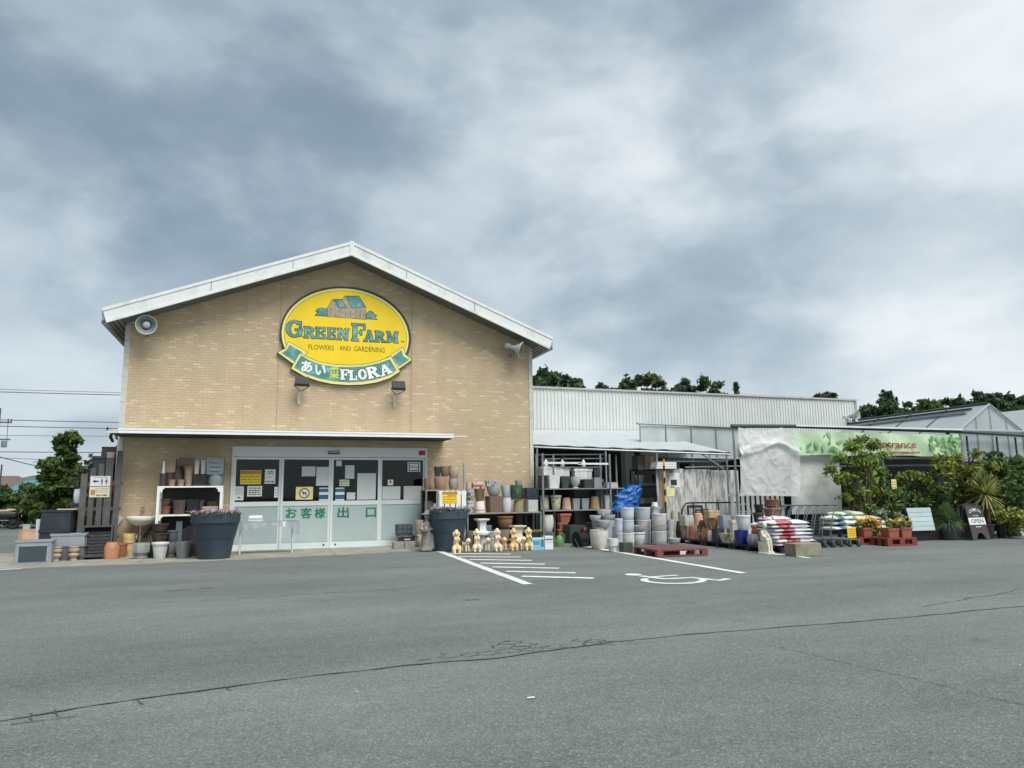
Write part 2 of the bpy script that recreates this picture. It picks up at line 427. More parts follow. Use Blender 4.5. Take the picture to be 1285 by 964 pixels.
# ---------------------------------------------------------------- measured tables (metres)
POSTERS = [
    ('yellow_notice', 2.751, 3.240, 1.630, 1.978, 'yellow printed notice with brown header on the left shop window'),
    ('poster', 3.328, 3.580, 1.641, 1.998, 'white poster with teal print on the left shop window'),
    ('notice', 2.616, 2.846, 1.237, 1.578, 'white text sheet at the lower left corner of the left shop window'),
    ('black_text', 2.930, 3.274, 1.330, 1.585, 'white notice with bold black lines below the yellow notice'),
    ('small_notice', 3.568, 3.653, 1.295, 1.561, 'narrow white notice beside the left door stile'),
    ('blank', 4.214, 4.548, 1.823, 2.070, 'wide blank white sheet at the top of the left door'),
    ('blank', 4.574, 4.894, 1.581, 2.060, 'tall blank white sheet beside the centre stile of the left door'),
    ('no_dogs', 4.086, 4.504, 1.236, 1.556, 'yellow sign with a dog in a black ring on the left door'),
    ('blue_notice', 4.652, 4.900, 1.196, 1.532, 'blue and white notice at lower right of the left door'),
    ('blue_notice', 5.056, 5.297, 1.194, 1.529, 'blue and white notice at lower left of the right door'),
    ('blank', 5.065, 5.203, 2.081, 2.225, 'tiny blank sheet at the top corner of the right door'),
    ('blank', 5.295, 5.531, 1.759, 2.102, 'blank white sheet high on the right door'),
    ('small_notice', 5.159, 5.409, 1.569, 1.733, 'small pale green notice in the middle of the right door'),
    ('blank', 5.612, 6.092, 1.216, 1.896, 'largest blank white sheet, on the right door'),
    ('blank', 5.349, 5.567, 1.221, 1.404, 'small blank white sheet low on the right door'),
    ('blue_frame', 6.936, 7.279, 1.936, 2.197, 'pale sign with blue border on the right shop window'),
    ('red_mark', 6.411, 6.556, 1.582, 1.728, 'small white sticker with red mark on the right shop window'),
    ('blank', 6.271, 6.749, 1.207, 1.550, 'grey white panel at lower left of the right shop window'),
    ('blank', 6.839, 7.328, 1.200, 1.556, 'grey white panel at lower right of the right shop window'),
]
S_HOUSE = [(4.728, 6.017), (4.727, 6.253), (4.859, 6.489), (5.106, 6.503), (5.176, 6.607), (5.529, 6.629), (5.719, 6.35), (5.726, 6.008)]
S_ROOF1 = [(4.894, 6.48), (5.086, 6.489), (5.207, 6.29), (5.015, 6.281)]
S_ROOF2 = [(5.212, 6.588), (5.529, 6.617), (5.701, 6.352), (5.365, 6.292)]
S_BUSH1 = [(4.419, 6.022), (4.482, 6.126), (4.424, 6.14), (4.479, 6.21), (4.578, 6.233), (4.636, 6.21), (4.716, 6.222), (4.725, 6.022)]
S_BUSH2 = [(5.737, 6.027), (5.747, 6.151), (5.828, 6.25), (5.925, 6.214), (5.956, 6.151), (6.022, 6.14), (5.972, 6.09), (6.033, 6.023)]
S_RIB = [(4.096, 4.932), (4.281, 4.823), (4.565, 4.719), (4.964, 4.673), (5.367, 4.68), (5.716, 4.724), (6.069, 4.817), (6.396, 4.946), (6.581, 4.649), (6.343, 4.495), (6.018, 4.372), (5.667, 4.298), (5.319, 4.269), (4.917, 4.285), (4.576, 4.342), (4.237, 4.445), (3.927, 4.6)]
S_RIBC = [(4.059, 4.983), (4.28, 4.876), (4.564, 4.772), (4.963, 4.724), (5.366, 4.728), (5.716, 4.769), (6.068, 4.865), (6.425, 5.018), (6.673, 4.623), (6.389, 4.427), (6.049, 4.301), (5.668, 4.226), (5.292, 4.2), (4.891, 4.216), (4.55, 4.276), (4.197, 4.385), (3.86, 4.574)]
S_TAIL1 = [(3.802, 5.195), (4.135, 5.016), (3.939, 4.762), (3.612, 4.97), (3.733, 5.059)]
S_TAIL1C = [(3.772, 5.273), (4.247, 5.022), (3.958, 4.666), (3.519, 4.977), (3.707, 5.093)]
S_TAIL2 = [(6.701, 5.218), (6.752, 5.057), (6.921, 4.958), (6.656, 4.766), (6.432, 4.988)]
S_TAIL2C = [(6.743, 5.301), (6.806, 5.106), (6.992, 4.961), (6.635, 4.691), (6.305, 4.981)]
SIGN_WORD1 = [
    ('G', 3.699, 4.110, 5.399, 5.853),
    ('R', 4.141, 4.422, 5.401, 5.708),
    ('E', 4.433, 4.697, 5.404, 5.709),
    ('E', 4.735, 4.961, 5.406, 5.713),
    ('N', 4.993, 5.294, 5.403, 5.717),
]
SIGN_WORD2 = [
    ('F', 5.360, 5.721, 5.396, 5.872),
    ('A', 5.685, 5.966, 5.401, 5.710),
    ('R', 5.982, 6.251, 5.403, 5.707),
    ('M', 6.296, 6.599, 5.407, 5.716),
]
SIGN_FLORA = [
    ('F', 5.098, 5.320, 4.339, 4.607),
    ('L', 5.326, 5.535, 4.336, 4.596),
    ('O', 5.560, 5.785, 4.364, 4.637),
    ('R', 5.793, 6.088, 4.418, 4.719),
    ('A', 6.102, 6.431, 4.513, 4.787),
]
SIGN_TEXT = [
    ('FLOWERS', 4.271, 4.922, 5.104, 5.235),
    ('AND', 5.060, 5.356, 5.123, 5.240),
    ('GARDENING', 5.438, 6.257, 5.119, 5.259),
    ('TM', 6.662, 6.778, 5.429, 5.479),
    ('あ', 4.106, 4.384, 4.498, 4.792),
    ('い', 4.457, 4.725, 4.431, 4.705),
    ('菜', 4.812, 5.074, 4.346, 4.663),
]
DOOR_TEXT = [
    ('お', 3.858, 4.127, 0.776, 1.032),
    ('客', 4.221, 4.486, 0.768, 1.026),
    ('様', 4.564, 4.819, 0.761, 1.021),
    ('出', 5.125, 5.418, 0.758, 1.031),
    ('口', 5.845, 6.112, 0.754, 1.009),
]
POTS = [
    ('barrel', -1.76, 0.60, 0.000, 0.538, 0.627, 'peach', 'peach terracotta belly pot behind the grey framed trough by the scooter'),
    ('sqt', -1.31, -0.55, 0.000, 0.141, 0.887, 'white', 'tall slim white box planter beside the stacked black planter boxes'),
    ('sqt', -2.07, 1.40, 0.000, 0.154, 0.719, 'palegrey', 'small pale grey block pot beside the scooter'),
    ('face', 0.20, -0.97, 0.000, 0.333, 0.368, 'orange', 'bright orange ribbed terracotta pot under the wall corner'),
    ('bucket', 0.33, -0.62, 0.000, 0.252, 0.319, 'orange2', 'orange terracotta bucket pot right of the ribbed orange pot'),
    ('cyl', 0.43, -0.32, 0.000, 0.238, 0.297, 'yellow', 'yellow glazed pot on the ground behind the orange bucket, lower of two'),
    ('cyl', 0.42, -0.32, 0.299, 0.293, 0.220, 'yellow', 'yellow glazed pot on top of another yellow pot under the washbasin'),
    ('octurn', 0.82, -1.25, 0.000, 0.367, 0.349, 'concrete', 'grey stone planter with stepped foot under the washbasin drain'),
    ('taper', 0.91, -0.80, 0.000, 0.198, 0.339, 'stone2', 'grey stone pot squeezed between stepped planter and white pot'),
    ('rimpot', 1.22, -1.45, 0.000, 0.348, 0.365, 'white', 'white tapered pot with lip in front of the white shelf'),
    ('bucket', 1.14, -0.95, 0.309, 0.359, 0.233, 'darkbrown', 'dark brown bucket behind the white tapered pot, lower one of its stack'),
    ('bucket', 1.13, -0.95, 0.545, 0.368, 0.198, 'darkbrown', 'dark brown bucket nested on top of another dark brown bucket'),
    ('octurn', 1.42, -1.25, 0.000, 0.231, 0.340, 'stone2', 'small dark grey urn between white pot and galvanised bucket'),
    ('bucket', 1.38, -0.80, 0.310, 0.255, 0.273, 'slate', 'blue grey bucket hanging back under the white shelf'),
    ('wavy', 1.69, -1.57, 0.000, 0.349, 0.366, 'galv', 'galvanised bucket with wavy rim left of the navy planter'),
    ('taper', 1.78, -1.20, 0.000, 0.161, 0.354, 'charcoal', 'charcoal tapered pot behind the galvanised bucket'),
    ('sqt', 1.95, -1.00, 0.000, 0.255, 0.299, 'brown', 'brown square pot half hidden behind the left navy planter'),
    ('sqt', 1.59, -0.50, 0.000, 0.205, 0.610, 'black', 'tall black square planter under the white shelf, beside the slate slab'),
    ('sqt', 1.74, -0.45, 0.000, 0.225, 0.659, 'black', 'tall black planter under the white shelf nearest the navy planter'),
    ('slab', 1.49, -0.60, 0.000, 0.130, 0.782, 'slate', 'upright slate grey slab leaning under the white shelf'),
    ('cyl', 1.07, -0.42, 1.589, 0.149, 0.299, 'darkbrown2', 'narrow dark brown cylinder pot at left end of white shelf top'),
    ('cyl', 1.20, -0.30, 1.589, 0.189, 0.321, 'darkbrown2', 'wide dark brown cylinder pot behind the left small tan pot'),
    ('cone', 1.07, -0.42, 1.890, 0.075, 0.281, 'white', 'thin white cone vase standing on a dark brown cylinder pot'),
    ('sqt', 1.21, -0.30, 1.912, 0.246, 0.322, 'tan', 'tan square pot stacked behind the white cone vase'),
    ('vase', 1.39, -0.30, 1.589, 0.227, 0.473, 'brown2', 'dark brown tall vase between the two small tan pots'),
    ('taper', 1.28, -0.54, 1.589, 0.158, 0.149, 'tan', 'small tan pot on white shelf, left one of the pair'),
    ('taper', 1.47, -0.54, 1.589, 0.159, 0.150, 'tan', 'small tan pot on white shelf, right one of the pair'),
    ('taper', 1.62, -0.42, 1.589, 0.208, 0.246, 'tan2', 'pale brown round pot on white shelf, lower of the tall tan stack'),
    ('taper', 1.61, -0.42, 1.837, 0.218, 0.237, 'tan2', 'pale brown pot on top of the tall tan stack on white shelf'),
    ('sqt', 1.57, -0.50, 2.085, 0.340, 0.170, 'darkbrown2', 'dark brown flat box on the highest point of the tan stack'),
    ('sqt', 1.87, -0.42, 1.589, 0.323, 0.256, 'black', 'black square pot on white shelf below the two white slim boxes'),
    ('sqt', 1.78, -0.36, 1.873, 0.114, 0.333, 'offwhite', 'slim white upright box on the black pot, left one'),
    ('sqt', 1.93, -0.36, 1.873, 0.124, 0.334, 'offwhite', 'slim white upright box on the black pot, right one'),
    ('barrel', 2.22, -0.42, 1.589, 0.325, 0.267, 'bluegrey', 'blue grey round pot at right end of white shelf top'),
    ('relief', 2.20, -0.42, 1.859, 0.402, 0.402, 'bluegrey2', 'blue grey square planter with moulded relief on the round pot'),
    ('rimpot', 1.17, -0.42, 0.937, 0.223, 0.186, 'rust', 'rusty brown pot on middle white shelf, lower of its pair'),
    ('rimpot', 1.16, -0.42, 1.125, 0.233, 0.168, 'rust2', 'dull brown pot on top of the rusty pot on middle shelf'),
    ('wavy', 1.46, -0.42, 0.937, 0.346, 0.328, 'brown2', 'brown bowl with scalloped rim on middle white shelf'),
    ('sqt', 1.76, -0.42, 0.937, 0.282, 0.339, 'black', 'black square pot in the centre of middle white shelf'),
    ('trough', 2.13, -0.47, 0.937, 0.359, 0.170, 'beige', 'beige stone trough at right of middle white shelf'),
    ('taper', 1.53, -0.24, 0.937, 0.247, 0.304, 'charcoal', 'charcoal pot at the dark back of the middle shelf, behind the scalloped bowl'),
    ('taper', 1.85, -0.24, 0.937, 0.305, 0.324, 'stone2', 'grey pot at the dark back of the middle shelf, behind the black pot'),
    ('taper', 2.13, -0.24, 0.937, 0.269, 0.288, 'brown2', 'brown pot at the dark back of middle shelf, above the beige trough'),
    ('urn', 7.10, -0.75, 0.282, 0.254, 0.406, 'beigepink', 'beige pink urn standing on the vase right of the doors'),
    ('vase', 7.14, -0.75, 0.000, 0.213, 0.354, 'sand', 'sandy vase on the ground right of the doors'),
    ('barrel', 7.33, -0.62, 1.455, 0.186, 0.290, 'brown3', 'brown barrel pot at the left edge of the tall rack'),
    ('barrel', 7.48, -0.62, 1.455, 0.208, 0.312, 'tan3', 'tan barrel pot second from the left on the tall rack'),
    ('bowl', 7.67, -0.72, 1.455, 0.363, 0.311, 'terratan', 'terracotta tan bowl above the white slatted crate'),
    ('barrel', 8.04, -0.62, 1.455, 0.273, 0.294, 'greige', 'grey beige round pot beside the metal post, lower of its pair'),
    ('taper', 7.60, -0.62, 1.794, 0.188, 0.250, 'charcoal', 'charcoal pot on top of the bowls at left of the tall rack'),
    ('barrel', 7.80, -0.62, 1.793, 0.230, 0.262, 'brown3', 'brown pot between charcoal pot and beige pot on the tall rack'),
    ('barrel', 8.04, -0.62, 1.751, 0.284, 0.315, 'greige2', 'beige round pot on top of the tall rack beside the metal post'),
    ('barrel', 7.38, -0.60, 0.837, 0.248, 0.330, 'brown3', 'brown rustic pot behind the white slatted crate, left end of lower shelf'),
    ('vase', 7.51, -0.70, 0.837, 0.124, 0.268, 'offwhite', 'white slim vase left of the white slatted crate'),
    ('barrel', 8.44, -0.72, 0.844, 0.230, 0.314, 'mottle', 'white and grey mottled round pot, lower left on the wall shelf'),
    ('bell', 8.73, -0.72, 0.844, 0.284, 0.305, 'pinkband', 'white bell shaped pot with pink band on the wall shelf'),
    ('sqt', 9.12, -0.72, 0.844, 0.402, 0.423, 'brown4', 'large brown tapered square pot on the wall shelf'),
    ('barrel', 9.46, -0.72, 0.844, 0.287, 0.383, 'lavender', 'tall lavender white barrel pot on the wall shelf'),
    ('bell', 9.80, -0.72, 0.844, 0.289, 0.310, 'tan4', 'tan upturned pot below the green glazed pot'),
    ('cube', 10.16, -0.72, 0.844, 0.301, 0.312, 'palestone', 'pale grey cube planter below the navy cube'),
    ('barrel', 8.44, -0.72, 1.165, 0.252, 0.283, 'mottle2', 'grey speckled round pot stacked over the mottled pot on the wall shelf'),
    ('taper', 8.41, -0.72, 1.450, 0.189, 0.199, 'cream', 'cream small pot at the top left of the stacked pots'),
    ('taper', 8.72, -0.72, 1.151, 0.295, 0.316, 'olive', 'olive brown tapered pot stacked over the pink banded pot'),
    ('trough', 8.66, -0.72, 1.469, 0.295, 0.169, 'redpat', 'white box pot with red pattern on the olive pot'),
    ('bowl', 9.11, -0.72, 1.272, 0.393, 0.255, 'greywhite', 'wide grey bowl on the large brown square pot'),
    ('trough', 9.05, -0.72, 1.528, 0.329, 0.149, 'speckle', 'white black speckled box pot on the wide grey bowl'),
    ('bowl', 9.45, -0.72, 1.226, 0.256, 0.320, 'greywhite2', 'deep pale grey bowl on the lavender barrel pot'),
    ('cyl', 9.75, -0.72, 1.169, 0.343, 0.386, 'green', 'dark green glazed pot on the wall shelf'),
    ('taper', 9.81, -0.72, 1.557, 0.215, 0.118, 'palestone', 'small pale pot on top of the dark green glazed pot'),
    ('cube', 10.12, -0.72, 1.175, 0.302, 0.302, 'navy2', 'navy cube planter on the pale grey cube'),
    ('taper', 8.31, -1.20, 0.000, 0.203, 0.406, 'tan4', 'tan tall pot behind the white pedestal'),
    ('sqt', 8.79, -1.00, 0.000, 0.186, 0.303, 'redbrown', 'dark red brown pot beside the white pedestal'),
    ('cube', 8.86, -0.75, 0.271, 0.293, 0.251, 'greengrey', 'grey green box planter behind the white pedestal'),
    ('rimpot', 8.83, -1.35, 0.000, 0.223, 0.219, 'white2', 'white bucket under another bucket behind the dog figurines'),
    ('rimpot', 8.83, -1.35, 0.221, 0.233, 0.162, 'white2', 'white bucket on top of another bucket behind the dog figurines'),
    ('bowl', 9.23, -1.00, 0.000, 0.458, 0.409, 'stonetan', 'tan stone bowl pot under the large brown bowl'),
    ('bowlrim', 9.33, -1.00, 0.411, 0.417, 0.334, 'terrabrown', 'large brown terracotta bowl with rolled rim below the wall shelf'),
    ('taper', 9.91, -0.45, 0.460, 0.260, 0.325, 'darkbrown2', 'dark brown pot in shade under the tan upturned pot'),
    ('trough', 9.97, -1.25, 0.102, 0.499, 0.239, 'black', 'black trough planted with small succulents'),
    ('barrel', 10.60, -0.75, 0.296, 0.388, 0.453, 'whiteaged', 'big aged white ribbed pot below the racks of the lean-to'),
    ('cube', 10.55, -0.62, 1.457, 0.175, 0.350, 'black', 'black upright box planter at left end of the lean-to top shelf'),
    ('sqt', 10.84, -0.62, 1.457, 0.352, 0.363, 'white', 'white tapered square pot second on the lean-to top shelf'),
    ('bowlsq', 11.20, -0.62, 1.457, 0.276, 0.332, 'charcoal', 'charcoal bowl pot between the white square pot and the goblet'),
    ('goblet', 11.53, -0.62, 1.457, 0.300, 0.322, 'glassy', 'pale glassy goblet pot on the lean-to top shelf'),
    ('sqt', 11.88, -0.62, 1.457, 0.302, 0.246, 'charcoal', 'low charcoal box pot on the lean-to top shelf'),
    ('bellsq', 12.19, -0.62, 1.457, 0.270, 0.292, 'grey', 'grey upturned square pot at right of the lean-to top shelf'),
    ('trough', 11.03, -0.32, 1.757, 0.919, 0.303, 'marble', 'long white marbled trough raised at the back of the lean-to top shelf'),
    ('trough', 11.87, -0.32, 1.677, 0.591, 0.329, 'marble2', 'white moulded tray pot raised at the back beside the long trough'),
    ('sqt', 12.34, -0.32, 1.697, 0.275, 0.389, 'charcoal', 'dark grey tall square pot at the back right of the lean-to top shelf'),
    ('panel', 10.60, -0.62, 0.875, 0.240, 0.392, 'grey', 'grey framed panel with beige inset on the lean-to second shelf'),
    ('rimpot', 10.94, -0.62, 0.875, 0.318, 0.395, 'creamdot', 'cream tapered pot with dots on the lean-to second shelf'),
    ('bell', 11.25, -0.62, 0.875, 0.264, 0.331, 'salmon', 'salmon upturned pot next to the dotted cream pot'),
    ('sqt', 11.52, -0.62, 0.875, 0.221, 0.299, 'greyblue', 'grey square pot on the lean-to second shelf, left one of the twins'),
    ('sqt', 11.79, -0.62, 0.875, 0.233, 0.300, 'greyblue', 'grey square pot on the lean-to second shelf, right one of the twins'),
    ('bell', 12.11, -0.62, 0.875, 0.290, 0.357, 'ochre', 'rustic ochre pot on the lean-to second shelf'),
    ('sqt', 12.50, -0.62, 0.875, 0.180, 0.382, 'white', 'tall slim white pot at right of the lean-to second shelf'),
    ('bowl', 12.75, -0.62, 0.875, 0.237, 0.181, 'cream', 'small cream bowl at right end of the lean-to second shelf'),
    ('taper', 12.74, -0.42, 0.875, 0.137, 0.205, 'salmon', 'small salmon pot behind the small cream bowl'),
    ('taper', 11.51, -0.40, 0.875, 0.224, 0.269, 'stone2', 'grey pot at the shaded back above the grey twin pots'),
    ('sqrim', 11.11, -0.72, 0.537, 0.349, 0.240, 'terra', 'terracotta square planter on top of its stack in the lean-to'),
    ('sqrim', 11.06, -0.72, 0.350, 0.272, 0.185, 'terra', 'terracotta square planter in the middle of its stack in the lean-to'),
    ('sqrim', 11.02, -0.72, 0.187, 0.250, 0.174, 'terra', 'terracotta square planter at the bottom of its stack in the lean-to'),
    ('cube', 11.29, -1.00, 0.000, 0.473, 0.473, 'dkgreen', 'dark green box planter behind the hose reel'),
    ('sqrim', 11.52, -1.30, 0.161, 0.213, 0.256, 'terra2', 'red terracotta pot behind the big white pot'),
    ('sqrim', 11.75, -1.25, 0.288, 0.215, 0.257, 'terra3', 'orange square pot perched behind the big white pot'),
    ('barrelw', 10.97, -3.21, 0.000, 0.448, 0.448, 'whiteaged2', 'big rough white pot at the front of the white bowl stacks'),
    ('step', 10.88, -4.10, 0.000, 0.263, 0.299, 'white2', 'small white stepped pot on the stall line'),
    ('bowl', 11.46, -2.50, 0.454, 0.351, 0.191, 'paleg', 'pale grey bowl above the big rough white pot'),
    ('bowl', 11.75, -2.20, 0.615, 0.339, 0.144, 'paleblue', 'pale blue bowl in the middle of the tilted bowl pile'),
    ('bowl', 11.72, -2.00, 0.731, 0.363, 0.156, 'palepink', 'pale pink bowl topping the bowl pile'),
    ('bowl', 11.47, -2.00, 0.584, 0.309, 0.165, 'palepink2', 'pinkish white bowl at left of the bowl pile'),
    ('taper', 11.50, -2.70, 0.179, 0.248, 0.308, 'paleblue', 'pale blue pot behind the small white stepped pot'),
    ('taper', 11.39, -2.40, 0.205, 0.241, 0.261, 'paleg', 'pale grey pot hidden behind the big rough white pot'),
    ('stack', 11.66, -2.90, 0.000, 0.207, 0.356, 'paleblue2', 'pale blue pot at the bottom of the slim blue stack'),
    ('stack', 11.66, -2.90, 0.358, 0.207, 0.335, 'paleblue', 'pale blue pot on the slim blue stack'),
    ('stack', 11.98, -2.75, 0.000, 0.350, 0.337, 'paleg', 'pale grey pot at the bottom of the left tall stack'),
    ('stack', 11.98, -2.75, 0.339, 0.350, 0.310, 'paleblue2', 'blue grey pot in the middle of the left tall stack'),
    ('stack', 11.99, -2.75, 0.651, 0.351, 0.301, 'paleblue', 'blue grey pot on top of the left tall stack'),
    ('stack', 12.75, -2.20, 0.000, 0.375, 0.299, 'paleblue', 'pale blue pot at the bottom of the middle tall stack'),
    ('stack', 12.75, -2.20, 0.301, 0.396, 0.323, 'palepink', 'pinkish pot in the middle of the middle tall stack'),
    ('stack', 12.74, -2.20, 0.626, 0.407, 0.313, 'paleblue2', 'pale blue pot on top of the middle tall stack'),
    ('stack', 13.17, -2.00, 0.660, 0.276, 0.298, 'palepink2', 'tilted pinkish pot at the top right of the middle stack'),
    ('taper', 13.17, -2.00, 0.000, 0.234, 0.668, 'paleg', 'tall pale grey pot behind the right stack holding the tilted pot'),
    ('bowlrim', 12.36, -2.61, 0.000, 0.344, 0.333, 'white2', 'white rimmed bowl pot in front of the tall stacks'),
    ('bowlrim', 12.37, -2.61, 0.335, 0.365, 0.162, 'palegreige', 'greige bowl on top of the white rimmed bowl pot'),
    ('stack', 12.90, -2.72, 0.000, 0.396, 0.355, 'greystone', 'stone grey round pot at the bottom of the right stack'),
    ('stack', 12.91, -2.72, 0.357, 0.387, 0.132, 'palegreige', 'low greige ring pot in the middle of the right stack'),
    ('stack', 12.92, -2.72, 0.491, 0.377, 0.295, 'palepink', 'pink grey pot on top of the right stack'),
    ('taper', 13.55, -2.20, 0.000, 0.222, 0.301, 'palepink2', 'pale pink pot under the blue one at the right end of the stacks'),
    ('taper', 13.55, -2.20, 0.303, 0.222, 0.306, 'paleblue', 'pale blue pot at the right end of the stacks'),
    ('bowl', 13.36, -2.68, 0.000, 0.318, 0.154, 'paleg', 'low grey bowl beside the dark red pallet'),
    ('taper', 13.96, -1.75, 0.000, 0.196, 0.774, 'cream', 'cream pot at the back between the pot stacks and the rail'),
    ('taper', 14.23, -1.70, 0.000, 0.209, 0.789, 'white2', 'white pot at the back beside the rail upright'),
    ('bowl', 13.66, -1.90, 0.000, 0.237, 0.591, 'tan3', 'tan pot tucked behind the right end of the pot stacks'),
    ('taper', 14.41, -1.90, 0.000, 0.218, 0.596, 'offwhite', 'off-white pot behind the salmon upturned pot'),
    ('taper', 14.62, -2.20, 0.000, 0.216, 0.665, 'terra4', 'reddish pot at the back behind the ochre box planter'),
    ('bucket', 14.75, -2.60, 0.000, 0.254, 0.694, 'white2', 'white bucket at the back behind the ochre bowls'),
    ('taper', 14.86, -3.00, 0.000, 0.229, 0.682, 'terra3', 'orange pot at the back behind the grey blue square pot'),
    ('vase', 13.88, -2.10, 0.000, 0.192, 0.551, 'charcoal', 'charcoal vase at the far left end of the pallet row'),
    ('barrel', 13.78, -2.47, 0.130, 0.177, 0.313, 'patbrown', 'brown and white patterned pot at left end of the pallet row'),
    ('cube', 13.88, -2.47, 0.445, 0.273, 0.273, 'creamstone', 'cream square planter on the patterned pot'),
    ('bell', 13.85, -2.58, 0.130, 0.125, 0.301, 'salmon', 'salmon pot behind the rust brown upturned pot'),
    ('bell', 13.79, -2.88, 0.130, 0.235, 0.337, 'rustbrown', 'rust brown upturned pot on the pallet row'),
    ('bell', 13.98, -2.88, 0.469, 0.257, 0.309, 'salmon2', 'salmon pink upturned pot raised above the pallet row'),
    ('barrel', 13.76, -3.23, 0.130, 0.140, 0.251, 'speckpink', 'pink speckled small pot on the pallet row'),
    ('round', 13.86, -3.23, 0.383, 0.202, 0.232, 'darkrust', 'dark rust ball pot beside the salmon upturned pot'),
    ('vase', 13.76, -3.45, 0.130, 0.179, 0.337, 'orangebrown', 'orange brown vase in the middle of the pallet row'),
    ('bowl', 13.86, -3.45, 0.469, 0.170, 0.259, 'ochre2', 'pale ochre bowl pot under the ochre wooden box'),
    ('cyl', 13.75, -3.72, 0.130, 0.156, 0.254, 'creampink', 'small cream cylinder pot on the pallet row'),
    ('bowl', 13.88, -3.72, 0.386, 0.197, 0.305, 'ochre3', 'deep ochre bowl pot under the ochre wooden box'),
    ('trough', 13.81, -3.72, 0.693, 0.355, 0.177, 'ochrewood', 'ochre box planter on the two ochre bowls'),
    ('cube', 13.76, -4.01, 0.130, 0.222, 0.308, 'charcoal', 'charcoal box planter on the pallet row'),
    ('sqt', 13.96, -4.01, 0.440, 0.252, 0.310, 'greyblue2', 'grey blue square pot on the charcoal box planter'),
    ('bowlsq', 13.78, -4.35, 0.130, 0.312, 0.217, 'creamflower', 'cream shallow planter with flower print on the pallet row'),
    ('sqrim', 13.97, -4.35, 0.349, 0.181, 0.304, 'creamstone', 'cream square pot on the flower print planter'),
    ('cyl', 13.77, -4.90, 0.130, 0.312, 0.312, 'blue', 'royal blue glazed pot on the pallet row'),
    ('bucket', 13.84, -4.90, 0.444, 0.341, 0.341, 'white', 'white bucket pot on the royal blue pot'),
    ('pumpkin', 13.76, -5.36, 0.130, 0.303, 0.259, 'ribgrey', 'grey ribbed pumpkin pot at right end of the pallet row'),
    ('rimpot', 13.81, -5.36, 0.391, 0.179, 0.170, 'terra3', 'small terracotta pot on the ribbed pumpkin pot'),
    ('sqt', 14.55, -4.55, 0.000, 0.267, 0.467, 'terra2', 'terracotta block pot behind the pumpkin pot and seated figure'),
    ('bucket', 14.55, -4.55, 0.469, 0.257, 0.353, 'charcoal', 'tall charcoal pot left of the terracotta stack'),
    ('bucket', 14.57, -4.55, 0.823, 0.229, 0.191, 'black', 'black pot on top of the tall charcoal pot'),
    ('cyl', 14.93, -4.50, 0.000, 0.345, 0.651, 'brown4', 'brown drum pot supporting the terracotta stack behind the bags'),
    ('rimpot', 14.98, -4.50, 0.653, 0.424, 0.270, 'terrapeach', 'peach terracotta pot with lip above the red bags, lower of its stack'),
    ('bucket', 15.02, -4.50, 0.925, 0.387, 0.203, 'terra4', 'reddish terracotta pot on top of the stack above the red bags'),
]
